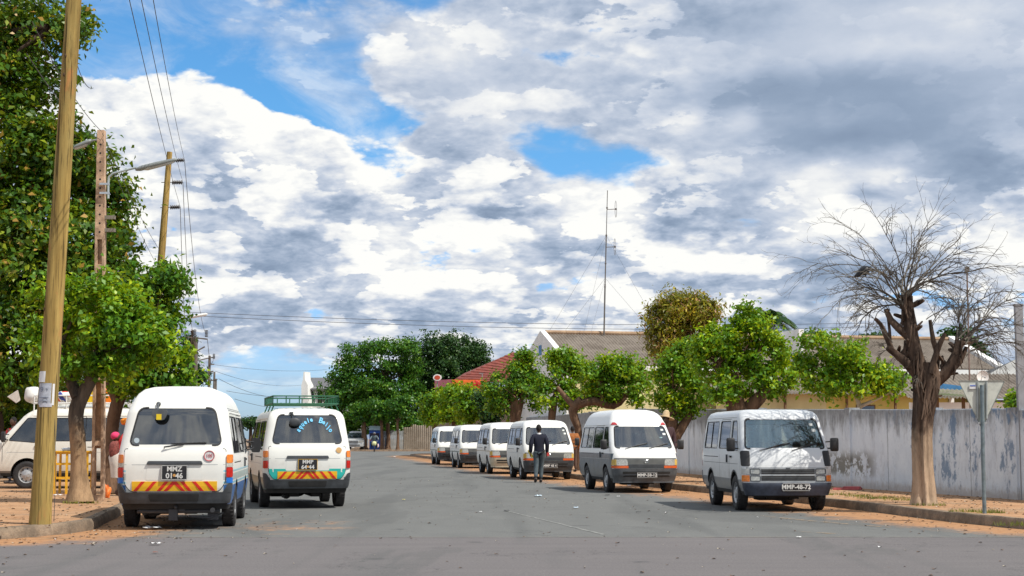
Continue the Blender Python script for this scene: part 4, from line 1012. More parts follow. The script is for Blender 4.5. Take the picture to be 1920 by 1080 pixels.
def pavement(name, kl, close, side, h=.15, m=DIRT):
    d = dense(kl, .45); n = len(d); inner = []; outer = []
    for i, p in enumerate(d):
        t = (d[min(i+1, n-1)] - d[max(i-1, 0)]).normalized(); nn = Vector((t.y, -t.x)) * side
        outer.append(p + nn*(random.random()-.5)*.03); inner.append(p + nn*.17)
    poly = [Vector((p.x, p.y, h)) for p in inner] + [Vector((*c, h)) for c in close]
    mb = MB(); mb.add(poly, tessellate_polygon([poly])); tag(mb.build(name, m, smooth=0), kind='structure')
    mb = MB(); rows = []
    for i, (o, q) in enumerate(zip(outer, inner)):
        j = (random.random()-.5)*.022; e = .035*random.random()**3
        dirn = (q-o).normalized()
        rows.append([(o.x, o.y, -.01), (o.x + dirn.x*.008, o.y + dirn.y*.008, h*.72+j-e), (o.x + dirn.x*(.035+e), o.y + dirn.y*(.035+e), h+.004+j*.5), (q.x, q.y, h+.006), (q.x+dirn.x*.03, q.y+dirn.y*.03, h-.02)])
    vs = [v for r_ in rows for v in r_]; fs = [(i*5+k, (i+1)*5+k, (i+1)*5+k+1, i*5+k+1) for i in range(len(rows)-1) for k in range(4)]
    mb.add(vs, fs); tag(mb.build('kerb', KERB, smooth=50), kind='structure')
pavement('pavement', RK, [(60, 14.6)], 1)
pavement('pavement', LK, [(-60, 125)], -1)
pavement('pavement', FK, [(60, 300), (-60, 300), (-60, 170)], -1, .15, DIRT2)
# faint painted line and the pale seam where two surfacings meet
LINE = Mat('worn_road_paint'); LINE.color(LINE.mix(LINE.noise(6, 6, .75, 'World').step(.42, .6), (.16, .163, .155), (.30, .30, .28))); LINE.rough(.9)
a, b = G(945, 957), G(1134, 1003); mb = MB(); t = (b-a).normalized(); n_ = Vector((-t.y, t.x, 0))*.03; rows = []
for i in range(41):
    c = a.lerp(b, i/40) + n_*(random.random()-.5)*.8; rows.append((c-n_*(.5+.5*i/40), c+n_*(.5+.5*i/40)))
mb.add([(v.x, v.y, .004) for r_ in rows for v in r_], [(2*i, 2*i+1, 2*i+3, 2*i+2) for i in range(40)]); tag(mb.build('road_line', LINE.m, smooth=0), kind='structure')
SEAM = Mat('sandy_seam'); SEAM.color(SEAM.mix(SEAM.noise(9, 5, .75, 'World', (1, .3, 1)).step(.4, .6), (.145, .135, .125), (.30, .255, .20))); SEAM.rough(.95)
mb = MB(); rows = []
for i in range(240):
    x = -9 + i*.1; y = 21.42 + .02*math.sin(x*1.7) + random.uniform(-.012, .012); w = random.uniform(.006, .03); rows.append(((x, y-w, .004), (x, y+w, .004)))
mb.add([v for r_ in rows for v in r_], [(2*i, 2*i+1, 2*i+3, 2*i+2) for i in range(239)]); tag(mb.build('road_seam', SEAM.m, smooth=0), kind='structure')
SAND = Mat('sand_streak'); SAND.color((.42, .29, .17)); SAND.rough(.95)
k_ = SAND.noise(2.2, 6, .75, 'World', (.6, 2.4, 1)).step(.46, .60); tb = SAND.nt.nodes.new('ShaderNodeBsdfTransparent'); ms = SAND.nt.nodes.new('ShaderNodeMixShader')
SAND.nt.links.new(k_.o, ms.inputs[0]); SAND.nt.links.new(tb.outputs[0], ms.inputs[1]); SAND.nt.links.new(SAND.b.outputs[0], ms.inputs[2]); SAND.nt.links.new(ms.outputs[0], SAND.out.inputs[0])
for pl, w in (([(1385, 962), (1450, 970), (1520, 977), (1590, 983), (1700, 992)], .10), ([(60, 1012), (110, 1009), (150, 1012)], .06), ([(1480, 996), (1560, 1001), (1660, 1004)], .06)):
    mb = MB(); c = [G(*q) for q in pl]; n = len(c); mb.add([(v.x, v.y+s_*w*(1.2 if 0 < i < n-1 else .1), .006) for i, v in enumerate(c) for s_ in (-1, 1)], [(2*i, 2*i+1, 2*i+3, 2*i+2) for i in range(n-1)]); tag(mb.build('sand_streak', SAND.m, smooth=0), kind='stuff')
# grass tufts on the pavement edges
GR = mk_leaf('dry_grass', (.10, .13, .02), (.20, .22, .03), (.36, .36, .07), .2)
def tufts(spots, n, h):
    V = []
    for (x, y, r) in spots:
        for _ in range(n):
            q = random.random()*6.28; d = r*random.random()**.6; p = Vector((x+d*math.cos(q)*1.6, y+d*math.sin(q), .15)); t = Vector((random.uniform(-.5, .5), random.uniform(-.5, .5), 1))*h*random.uniform(.5, 1.2)
            w = Vector((random.uniform(-1, 1), random.uniform(-1, 1), 0)).normalized()*.006; V.append([p-w, p+w, p+t+w*.2, p+t-w*.2])
    return np.array([[tuple(v) for v in q] for q in V])
sp_ = [(*G(px, py, .15)[:2], r) for px, py, r in ((1658, 934, .40), (1695, 938, .30), (1640, 935, .22), (1820, 960, .22), (1925, 985, .3), (1560, 928, .3), (150, 944, .22), (1740, 948, .2), (1860, 962, .15), (1610, 931, .2))]
tag(obj_mesh('grass', quads_mesh('grass', tufts(sp_, 150, .055), GR)), kind='stuff')

# ---------------------------------------------------------------- boundary wall, in panels between pilasters
WP = [(13.2, 20.2), (11.55, 24.9), (9.98, 30.7), (9.22, 33.9), (8.30, 37.9), (7.15, 44.6), (6.05, 52.6), (5.0, 60), (3.6, 70), (2.2, 80), (.2, 94)]
def wtop(y): return 1.355 + (821-767)/F*y if y < 62 else 2.51
WCAP = simple('wall_cap_dark', (.17, .165, .155), .95, var=.4, scale=3)
wall = empty('boundary_wall', (8.3, 37.9, .15), 0, 'long weathered whitewashed wall behind the right hand pavement', 'wall')
wl = Vector(wall.location)
for (ax, ay), (bx, by) in zip(WP, WP[1:]):
    a, b = Vector((ax, ay, 0)), Vector((bx, by, 0)); t = (b-a).normalized(); n_ = Vector((t.y, -t.x, 0)); n_ = -n_ if n_.x > 0 else n_       # n_ : towards the road
    h0, h1 = wtop(ay), wtop(by); h1 = h0 + (h1-h0)*.97; mb = MB(); th = .09
    K = max(2, int((b-a).length/1.2)); ra = []; 
    for i in range(K+1):
        q = a.lerp(b, i/K); h = h0+(h1-h0)*i/K + random.uniform(-.012, .012)
        ra.append([q+n_*th+Vector((0, 0, .1)), q+n_*th+Vector((0, 0, h-.02)), q+n_*(th-.02)+Vector((0, 0, h)), q-n_*(th-.02)+Vector((0, 0, h)), q-n_*th+Vector((0, 0, h-.02)), q-n_*th+Vector((0, 0, .1))])
    mb.rings([[v - wl for v in r_] for r_ in ra]); mb.build('wall_panel', WALLM, wall)
    L_ = (b-a).length                                  # control joints
    for f in (.5,):
        q = a.lerp(b, f) + n_*(th+.001) - wl; mb = MB(); mb.add([q-t*.006+Vector((0, 0, .16)), q+t*.006+Vector((0, 0, .16)), q+t*.006+Vector((0, 0, h0-.05)), q-t*.006+Vector((0, 0, h0-.05))], [(0, 1, 2, 3)]); mb.build('wall_joint', UNDER, wall, smooth=0)
    q = a - wl; mb = MB(); M_ = Matrix(((t.x, n_.x, 0, q.x), (t.y, n_.y, 0, q.y), (0, 0, 1, q.z), (0, 0, 0, 1)))
    mb.box((-.16, -.14, .1), (.16, .13, h0+.025), M_); mb.build('pilaster', WALLM, wall)
# ---------------------------------------------------------------- buildings
CORR = mk_corr('grey_corrugated_sheet', (.145, .120, .098), (.25, .215, .18), (.10, .085, .07))
CORR_M = mk_corr('mossy_corrugated_sheet', (.22, .20, .15), (.36, .33, .26), (.15, .13, .09), (.14, .20, .06))
RIDGE = mk_corr('ridge_tiles', (.30, .20, .13), (.48, .34, .22), (.2, .13, .09))
CREAM = Mat('cream_plaster'); CREAM.color(CREAM.mix(CREAM.noise(.8, 5, .6, 'World').step(.3, .7), (.56, .50, .27), (.66, .59, .33))); CREAM.rough(.9); CREAM = CREAM.m
YELW = simple('yellow_plaster', (.62, .49, .15), .9, var=.12, scale=1)
WHW = simple('white_plaster', (.78, .78, .76), .9, var=.08, scale=1)
BLUEF = simple('blue_fascia', (.05, .20, .42), .6, var=.3)
WOODB = simple('brown_timber', (.14, .075, .035), .8, var=.3)
TILER = simple('red_tiles', (.19, .042, .028), .85, var=.35, scale=3)
def corrugated(mb, A, B, C, D, pitch=.177, amp=.03, rows=5, lap=True):
    A, B, C, D = map(Vector, (A, B, C, D)); n = int((B-A).length/pitch)*5; nrm = (B-A).cross(D-A).normalized(); nrm = nrm if nrm.z > 0 else -nrm; vs = []
    for j in range(rows+1):
        for i in range(n+1):
            p = A.lerp(B, i/n).lerp(D.lerp(C, i/n), j/rows) + nrm*(amp*math.sin(6.28318*i/5) + (.012*(j % 2) if lap else 0)); vs.append(p)
    mb.add(vs, [(j*(n+1)+i, j*(n+1)+i+1, (j+1)*(n+1)+i+1, (j+1)*(n+1)+i) for j in range(rows) for i in range(n)])
# the long low house behind the wall (frame: u along the ridge, v towards the camera)
O = P(1013, 624, 86); U = Vector((.97, .24, 0)).normalized(); V_ = Vector((U.y, -U.x, 0)); HL = 25.4
hz = O.z; ez = 5.30; hd = 5.0
house = empty('long_house', (O.x, O.y, .15), 0, 'long low house with grey corrugated roof and white gables behind the wall', 'house'); ho = Vector(house.location)
def H(u, v, z): return Vector((O.x, O.y, 0)) + U*u + V_*v + Vector((0, 0, z)) - ho
mb = MB(); corrugated(mb, H(.35, 0, hz-.02), H(HL-.2, 0, hz-.02), H(HL-.2, hd+.35, ez-.12), H(.35, hd+.35, ez-.12)); corrugated(mb, H(.35, 0, hz-.02), H(HL-.2, 0, hz-.02), H(HL-.2, -hd-.3, ez-.12), H(.35, -hd-.3, ez-.12), rows=2); rf = mb.build('roof', CORR, house, smooth=60)
mb = MB(); mb.tube([H(.3, 0, hz+.03), H(HL-.1, 0, hz+.03)], .13, 8); mb.build('ridge_cap', RIDGE, rf)
mb = MB()
for u0, u1 in ((0, .3),): mb.rings([[H(u, 0, hz+.12), H(u, hd+.25, ez+.02), H(u, hd+.25, 0.2), H(u, -hd-.25, .2), H(u, -hd-.25, ez+.02)] for u in (u0, u1)])
mb.build('gable_wall', WHW, house)
mb = MB(); mb.rings([[H(u, 0, hz-.15), H(u, hd, ez-.25), H(u, hd, .2), H(u, -hd, .2), H(u, -hd, ez-.25)] for u in (HL-.5, HL-.3)]); mb.build('gable_wall', WHW, house)
mb = MB(); mb.rings([[H(HL-.25, v, z) for v, z in ((0, hz+.22), (hd+.5, ez+.05), (hd+.5, ez-.22), (0, hz-.05))], [H(HL+.15, v, z) for v, z in ((0, hz+.22), (hd+.5, ez+.05), (hd+.5, ez-.22), (0, hz-.05))]]); mb.build('barge_board', WHW, house)
mb = MB(); mb.box((0, 0, 0), (.01, .6, .55)); v = mb.build('gable_vent', BLUEF, house); v.location = H(-.02, .3, hz-1.25); v.rotation_euler = (0, 0, math.atan2(U.y, U.x))
def facing(name, u0, u1, v0, v1, z0, z1, m, par=house):
    mb = MB(); mb.rings([[H(u, v, z) for u, v in ((u0, v0), (u1, v0), (u1, v1), (u0, v1))] for z in (z0, z1)]); return mb.build(name, m, par)
facing('front_wall', .3, 13.5, hd-.3, hd, .2, ez-.2, CREAM); facing('front_wall', 13.5, HL-.5, hd-.3, hd, .2, ez-.2, YELW)
facing('fascia', .3, HL-.2, hd+.30, hd+.36, ez-.42, ez-.16, WHW)
mb = MB(); corrugated(mb, H(7.2, hd+.1, ez-.5), H(HL-4.6, hd+.1, ez-.5), H(HL-4.6, hd+3.4, 3.62), H(7.2, hd+3.4, 3.62)); vr = mb.build('veranda_roof', CORR, house, smooth=60)
facing('veranda_wall', 7.4, 13.5, hd+2.6, hd+2.8, .2, 3.8, CREAM); facing('veranda_wall', 13.5, HL-4.8, hd+2.6, hd+2.8, .2, 3.8, YELW)
for u in (8.2, 11.0, 14.5, 17.3, 19.4): facing('veranda_post', u, u+.10, hd+3.0, hd+3.12, .2, 3.68, WOODB)
facing('corner_post', HL-4.8, HL-4.6, hd+2.9, hd+3.1, .2, 3.7, WHW)
facing('parapet', 13.05, 13.35, -.2, hd+.5, 5.0, hz+.05, WHW); facing('chimney_stack', 11.8, 13.0, 2.6, 3.4, 5.4, 6.75, WHW)
for u in (15.2, 18.4):
    w = facing('window', u, u+1.1, hd+2.81, hd+2.85, 2.0, 3.1, WOODB); facing('pane', u+.07, u+1.03, hd+2.851, hd+2.86, 2.07, 3.03, GLASS_D, w)
# lean-to shelter with mossy sheeting and blue fascia
o2 = P(1755, 728, 62); shed = empty('lean_to_shelter', (o2.x, o2.y, .15), 0, 'open shelter with mossy corrugated sheets and blue fascia behind the dead tree', 'shelter')
def q_(px, py, Y): return P(px, py, Y) - Vector(shed.location)
mb = MB(); corrugated(mb, q_(1690, 727, 64), q_(1842, 732, 64), q_(1850, 747, 60), q_(1745, 744, 60), rows=3); mb.build('roof', CORR_M, shed, smooth=60)
mb = MB(); a, b = q_(1758, 718, 64.2), q_(1806, 724, 64.2); mb.rings([[a, a+Vector((0, .12, 0)), a+Vector((0, .12, -.22)), a+Vector((0, 0, -.22))], [b, b+Vector((0, .12, 0)), b+Vector((0, .12, -.22)), b+Vector((0, 0, -.22))]]); mb.build('fascia', BLUEF, shed)
for px in (1757, 1806): 
    a = q_(px, 745, 60.5); mb = MB(); mb.cbox((a.x, a.y, (a.z-.0)/2), (.11, .11, a.z)); mb.build('post', WOODB, shed)
# bright white outbuilding at the right
o3 = G(1850, 900, .15); wb = empty('white_outbuilding', (18.6, 66.5, .15), 0, 'bright white outbuilding seen over the wall behind the triangular sign', 'building')
mb = MB(); mb.box((-1.5, 0, 0), (12, .3, 2.72)); mb.build('wall', WHW, wb)
mb = MB(); corrugated(mb, (-1.7, 4, 4.1), (12.2, 4, 4.1), (12.2, -.4, 2.9), (-1.7, -.4, 2.9), rows=2); 
mb.build('roof', CORR, wb, smooth=60)
hb = empty('grey_hall', (26.5, 82, .15), 0, 'grey roofed hall at the right edge behind the outbuilding', 'building')
mb = MB(); mb.box((-1, 0, 0), (14, 8, 3.2)); mb.build('wall', simple('grey_render', (.20, .215, .22), .9), hb)
mb = MB(); corrugated(mb, (1.5, 4, 5.55), (16, 4, 5.55), (16, -.6, 4.1), (-2.2, -.6, 4.1), rows=2); corrugated(mb, (-2.2, -.6, 4.1), (1.5, 4, 5.55), (1.5, 4.1, 5.4), (-2.2, 8, 4.0), rows=2); mb.build('roof', simple('weathered_sheet', (.30, .30, .29), .85, var=.25, scale=1), hb, smooth=60)
mb = MB(); mb.box((-2.2, -.62, 3.25), (16, -.5, 4.0)); mb.build('fascia', simple('dull_board', (.24, .235, .22), .9, var=.3, scale=2), hb)
# round dish on the white gable end
d0 = P(1843, 706, 60); dish = empty('satellite_dish', tuple(d0), 0, 'white round dish at the end of the white barge board', 'satellite dish')
mb = MB(); mb.lathe([(0, .08), (.12, .07), (.24, .02), (.235, .0), (.12, .045), (0, .06)], 24, 'Y'); mb.build('reflector', WHW, dish); 
mb = MB(); mb.tube([(0, .06, 0), (.0, -.25, -.05)], .012, 5); mb.ball((0, -.26, -.05), .03); mb.tube([(0, .08, 0), (.0, .1, -1.2), (0, .1, -2.2)], .02, 6); mb.build('feed_arm', GREYM, dish)

# antenna mast
m0 = P(1132, 632, 86.6); mtop = P(1139, 357, 86.6)
mast = empty('antenna_mast', tuple(m0), 0, 'tall thin radio mast with two dipole loops and guy wires on the roof', 'antenna')
mb = MB(); d = mtop - m0; d.x *= 1; mb.tube([(0, 0, -.5), tuple(d*.35), tuple(d*.36)], .045, 6); mb.tube([tuple(d*.35), tuple(d*.7)], .035, 6); mb.tube([tuple(d*.7), tuple(d)], .022, 6)
for f in (.34, .5, .69, .88): mb.ball(tuple(d*f), .06, 6, 4)
mb.build('mast', simple('mast_steel', (.16, .15, .14), .6, .3), mast)
for py in (393, 464):
    f = (632-py)/(632-357); c = d*f; mb = MB(); mb.tube([c, c+Vector((.50, 0, .02))], .022, 5); mb.cbox(c+Vector((.5, 0, .02)), (.10, .06, .10))
    lp = [c+Vector((.5+.05*math.cos(q*.5236)*(1 if True else 1), 0, .02+.48*math.sin(q*.5236))) for q in range(13)]; mb.tube(lp, .012, 4, False); mb.build('dipole', simple('mast_steel', (.16, .15, .14), .6, .3), mast)
for f, ex, ey in ((.69, -3.4, 1.5), (.69, 3.6, 1.0), (.40, -2.6, .5), (.40, 3.2, .6), (.69, -1.3, -2.5), (.40, -.9, -2.2)):
    mb = MB(); c = d*f; mb.tube([c, Vector((ex, ey, -.2))], .006, 3); mb.build('guy_wire', simple('wire_dark', (.06, .06, .065), .6), mast)

# building with red roof
rb = P(880, 730, 112); red = empty('red_roofed_shop', (rb.x, rb.y, .15), 0, 'shop with stepped red roof and pink and orange fascia behind the bushy trees', 'shop'); ro = Vector(red.location)
def rp(px, py, Y): return P(px, py, Y) - ro
mb = MB(); A, B_, C_, D_ = rp(963, 660, 118), rp(1030, 690, 118), rp(1020, 716, 110), rp(845, 716, 110)
rows = 13
for i in range(rows):
    a0, a1 = A.lerp(D_, i/rows), A.lerp(D_, (i+1)/rows); b0, b1 = B_.lerp(C_, i/rows), B_.lerp(C_, (i+1)/rows); dz = Vector((0, 0, .07))
    mb.add([a0, b0, b1+dz, a1+dz, a1, b1], [(0, 1, 2, 3), (3, 2, 5, 4)])
E_ = rp(960, 662, 126); mb.add([A, D_, rp(870, 700, 128), E_], [(0, 1, 2, 3)])
mb.build('roof', TILER, red, smooth=0)
def slabp(name, pts, dy, m, par):
    mb = MB(); mb.rings([[p for p in pts], [p+Vector((0, dy, 0)) for p in pts]]); return mb.build(name, m, par)
slabp('pink_fascia', [rp(815, 713, 113), rp(848, 711, 110), rp(848, 728, 110), rp(815, 730, 113)], .3, simple('pink_board', (.56, .13, .18), .6), red)
f_ = slabp('orange_signboard', [rp(848, 712, 109.8), rp(912, 712, 109.8), rp(912, 729, 109.8), rp(848, 729, 109.8)], .25, simple('orange_board', (.85, .17, .03), .5), red)
mb = MB()
for i in range(7): mb.ball(rp(886+3.4*i, 719+2*math.sin(i*2.1), 109.7), (.13, .03, .17), 8, 5)
mb.build('sign_lettering', simple('red_letters', (.55, .03, .02), .5), f_)
mb = MB(); a = rp(817, 730, 113); b = rp(1015, 730, 110); mb.box((a.x, a.y+.3, -.1), (b.x, a.y+9, a.z)); mb.build('wall', simple('shop_wall', (.30, .27, .25), .9), red)
mb = MB(); c = rp(904, 712, 109); mb.tube([c+Vector((0, 0, -.2)), c+Vector((0, 0, .45))], .03, 6); mb.cbox(c+Vector((-.06, 0, .45)), (.3, .06, .05)); mb.build('sign_lamp', GREYM, red)
# oval sign on a pole in front of it
sg = P(820, 708, 111); osn = empty('oval_sign', (sg.x, sg.y, .15), 0, 'small white oval sign with a red emblem on a pole above the pink fascia', 'sign'); z_ = sg.z-.15
mb = MB(); mb.lathe([(0, -.08), (.30, -.08), (.31, -.04), (.31, .04), (0, .05)], 28, 'Y'); b_ = mb.build('sign_face', WHW, osn); b_.location = (0, 0, z_); b_.scale = (1, 1, .76)
mb = MB(); mb.lathe([(0, -.095), (.21, -.095), (.21, -.08)], 24, 'Y'); mb.build('emblem', simple('sign_red', (.50, .07, .03), .5), b_)
mb = MB(); mb.tube([(0, .05, 0), (0, .05, z_-.2)], .04, 6); mb.build('pole', GREYM, osn)
# church-like white building far off
cb = P(585, 760, 185); ch = empty('white_church', (cb.x, cb.y, .15), 0, 'white gabled church with slate roof rising behind the green roof rack', 'church'); co_ = Vector(ch.location)
def cp(px, py, Y): return P(px, py, Y) - co_
mb = MB(); pr = [(565, 780), (565, 722), (568, 712), (569, 697), (571, 697), (572, 712), (577, 722), (577, 780)]; A = [cp(x, y, 180) for x, y in pr]; mb.rings([A, [p+Vector((.5, 1.2, 0)) for p in A]]); mb.build('gable_front', WHW, ch)
mb = MB(); a, b = cp(577, 726, 181), cp(650, 790, 181); mb.box((a.x, a.y, 0), (b.x, a.y+9, a.z)); w_ = mb.build('nave_wall', WHW, ch)
for px in (583, 600, 617): a = cp(px, 745, 180.9); mb = MB(); mb.cbox((a.x, a.y+.05, a.z), (.55, .1, 1.3)); mb.build('window', UNDER, ch)
mb = MB(); A = [cp(573, 708, 185), cp(650, 708, 185), cp(652, 729, 180.5), cp(575, 729, 180.5)]; mb.add(A + [p+Vector((0, 0, -.15)) for p in A], [(0, 1, 2, 3), (7, 6, 5, 4), (0, 4, 5, 1), (1, 5, 6, 2), (2, 6, 7, 3), (3, 7, 4, 0)]); mb.build('roof', simple('slate', (.13, .13, .14), .8), ch, smooth=0)

# ---------------------------------------------------------------- far block: fence, kiosk
FEN = mk_corr('fence_sheet', (.30, .255, .20), (.44, .38, .31), (.24, .15, .09))
fa = empty('sheet_metal_fence', (-10.5, 161.5, .15), 0, 'tall beige corrugated sheet fence at the far corner', 'fence')
mb = MB(); n = 330; xs_ = [-.8+ i*.03 for i in range(n)]; vs = []
for i, x in enumerate(xs_): y = .07*math.sin(i*.9); h = 2.55+.06*math.sin(i//23*2.3) - (.25 if x < .2 else 0); vs += [(x, y, 0), (x, y, h), (x, y+.01, h), (x, y+.01, 0)]
mb.add(vs, [(4*i+k, 4*i+4+k, 4*i+5+k, 4*i+1+k) for i in range(n-1) for k in (0, 1, 2)]); mb.build('sheet', FEN, fa)
for x in (0, 2.4, 4.8, 7.2): mb = MB(); mb.box((x, .12, 0), (x+.1, .22, 2.5)); mb.build('post', WOODB, fa)
fb = empty('grey_board_fence', (-13.9, 163.4, .15), 0, 'lower grey fence between the kiosk and the beige sheet fence', 'fence')
mb = MB(); 
for i in range(22): mb.box((i*.17, 0, 0), (i*.17+.15, .05, 1.95+.05*math.sin(i*1.9)))
mb.box((0, .05, .4), (3.7, .1, .5)); mb.box((0, .05, 1.5), (3.7, .1, 1.6)); mb.build('boards', simple('pale_board', (.36, .38, .38), .9, var=.25, scale=2), fb)
kb = empty('market_kiosk', (-14.3, 161.8, .15), 0, 'bright blue kiosk with pale roof between the far tree trunks', 'kiosk')
mb = MB(); mb.box((-.55, 0, 0), (.55, 1.2, 2.0)); mb.box((-.5, -.015, .1), (.5, 0, .85)); mb.build('cabin', simple('kiosk_blue', (.015, .09, .42), .55, var=.25), kb)
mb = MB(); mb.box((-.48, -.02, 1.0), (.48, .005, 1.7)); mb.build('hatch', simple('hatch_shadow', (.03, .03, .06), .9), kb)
mb = MB(); mb.box((-.5, -.03, .9), (-.36, -.006, 1.1)); mb.box((.12, -.03, 1.2), (.3, -.006, 1.4)); mb.build('goods', RED, kb)
mb = MB(); mb.rings([[(-.62, -.3, 2.0), (.62, -.3, 2.0), (.5, 0, 2.45), (-.5, 0, 2.45)], [(-.62, 1.3, 2.0), (.62, 1.3, 2.0), (.5, 1, 2.45), (-.5, 1, 2.45)]]); mb.build('roof', simple('kiosk_roof', (.40, .52, .56), .6), kb)
# ---------------------------------------------------------------- trees
def px_path(pts, Y, hbase=.15):                      # [(px, py, radius_px)], first point on the ground
    g = G(pts[0][0], pts[0][1], hbase) if Y is None else P(pts[0][0], pts[0][1], Y); Y = g.y if Y is None else Y
    return [(g, pts[0][2]*Y/F)] + [(P(x, y, Y + random.uniform(-.1, .1)), r*Y/F) for x, y, r in pts[1:]], Y
ST = 'pollarded street trees along the right pavement'
def bl(Y, L): return [blob(x, y, Y + random.uniform(-.3, .3), a, b) for x, y, a, b in L]
# left side, near
tr, Y1 = px_path([(150, 943, 18), (149, 880, 14), (147, 820, 14), (143, 780, 14), (150, 750, 14), (172, 712, 11), (185, 670, 7)], None)
tree('street_tree', 'bright green leaning tree with dark bark between the wooden pole and the concrete post', 'tree', 'street trees on the left pavement', LEAF_LIT, BARK_L, tr,
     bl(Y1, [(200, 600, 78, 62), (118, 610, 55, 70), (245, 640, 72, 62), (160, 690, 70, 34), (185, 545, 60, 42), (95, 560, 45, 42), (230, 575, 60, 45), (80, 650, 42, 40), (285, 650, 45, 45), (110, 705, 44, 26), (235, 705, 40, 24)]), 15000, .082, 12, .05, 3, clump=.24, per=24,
     forks=[px_path([(146, 745, 12), (125, 700, 9), (112, 650, 5)], Y1)[0]])
tr, Y2 = px_path([(206, 926, 11), (205, 870, 11), (209, 810, 11.5), (218, 760, 12), (236, 720, 11), (262, 680, 7)], None)
tree('street_tree', 'darker green tree with dark trunk behind the concrete post beside the high roof minibus', 'tree', 'street trees on the left pavement', LEAF_MID, BARK, tr,
     bl(Y2, [(282, 545, 58, 50), (320, 530, 38, 34), (300, 610, 50, 55), (250, 560, 50, 45), (322, 668, 40, 45), (275, 690, 62, 45), (340, 705, 34, 38), (235, 700, 45, 45), (270, 728, 52, 24), (330, 735, 36, 22)]), 13500, .092, 12, .05, 5, clump=.27, per=24,
     forks=[px_path([(222, 750, 13), (205, 720, 9), (190, 690, 5)], Y2)[0]])
tb_ = G(-60, 915, .15)
tree('large_tree', 'huge dense tree towering over the parked vans at the left edge', 'tree', None, LEAF_BIG, BARK_D, [(Vector((-15.8, 47, .15)), .5), (P(-20, 700, 47), .42), (P(0, 560, 47), .36), (P(20, 420, 47), .25)],
     [blob(x, y, 47+d, a, b) for x, y, a, b, d in ((45, 45, 120, 62, 0), (-60, 90, 130, 110, 0), (130, 60, 48, 45, 0), (10, 160, 110, 60, 0), (-30, 300, 160, 140, 0), (90, 290, 100, 75, -1), (150, 330, 75, 70, 0), (185, 410, 68, 78, 0), (205, 470, 55, 45, -.5), (60, 480, 160, 120, -1), (-10, 640, 130, 110, -1.5), (110, 590, 110, 80, 0), (210, 540, 60, 50, 0), (20, 720, 110, 35, 0), (230, 355, 26, 22, 0), (160, 640, 100, 70, 1), (0, 775, 160, 62, 5), (190, 765, 130, 55, 5), (90, 810, 200, 45, 6))], 76000, .17, 26, .16, 8, clump=.42, per=22, shell=.62, droop=.3,
     forks=[[(P(0, 560, 47), .3), (P(60, 380, 46.5), .2), (P(110, 230, 46.5), .08)], [(P(0, 560, 47), .28), (P(-40, 300, 47), .2), (P(20, 120, 46.5), .08), (P(90, 60, 46.5), .04)]])
tree('conifer', 'dark ragged conifer behind the far power poles on the left', 'tree', None, LEAF_DARK, BARK_D, [(Vector((-21.2, 100, .1)), .25), (P(352, 720, 100), .18), (P(360, 622, 100), .04)],
     [blob(x, y, 100, a, b) for x, y, a, b in ((352, 720, 26, 30), (362, 690, 20, 18), (355, 660, 20, 12), (375, 715, 18, 14), (345, 640, 12, 10), (365, 635, 14, 6), (385, 700, 8, 6), (368, 745, 22, 22))], 4500, .22, 8, .05, 9, clump=.35, per=16, aspect=.3)
# right side row
RT = [
 ('leafy street tree whose crown hangs over the two vans left of the walking man', (972, None), 76, [(966, 795, 9), (968, 770, 11), (972, 750, 12)], [(962, 715, 48, 38), (988, 690, 34, 34), (925, 735, 26, 28), (945, 762, 34, 22), (1002, 735, 26, 40), (975, 675, 26, 20)], 8500, .125, LEAF_MID),
 ('street tree with a straight dark trunk behind the head of the walking man', (1037, None), 68, [(1034, 800, 7), (1036, 770, 7), (1040, 745, 7)], [(1062, 690, 42, 38), (1030, 725, 32, 40), (1088, 735, 26, 40), (1050, 665, 28, 20), (1060, 750, 34, 24)], 8500, .115, LEAF_LIT),
 ('street tree with slim orange brown trunk leaning left beside the two tone minibus', (1087, 882), None, [(1087, 882, 5), (1086, 840, 6), (1083, 800, 7), (1074, 770, 9), (1092, 752, 10)], [(1140, 690, 42, 30), (1175, 695, 40, 30), (1200, 715, 24, 40), (1125, 725, 34, 34), (1160, 735, 44, 28), (1115, 700, 30, 30), (1105, 752, 26, 18), (1200, 750, 22, 16)], 11000, .10, LEAF_LIT),
 ('street tree with a V shaped fork behind the straw hat', (1252, None), 49, [(1250, 880, 12), (1254, 830, 11), (1260, 795, 11), (1262, 780, 9)], [(1272, 685, 44, 40), (1250, 725, 32, 45), (1302, 725, 36, 42), (1280, 765, 36, 24), (1290, 660, 30, 22)], 9500, .092, LEAF_LIT),
 ('tallest street tree with a stout twisted trunk above the boxy minibus', (1385, None), 42, [(1385, 900, 18), (1385, 820, 18), (1384, 770, 19), (1375, 735, 15), (1380, 700, 10)], [(1405, 612, 52, 42), (1375, 645, 56, 48), (1440, 655, 42, 48), (1345, 680, 42, 50), (1425, 720, 50, 38), (1462, 705, 32, 48), (1320, 650, 34, 34), (1410, 590, 30, 22), (1355, 730, 40, 28), (1400, 680, 50, 40)], 15500, .088, LEAF_LIT),
]
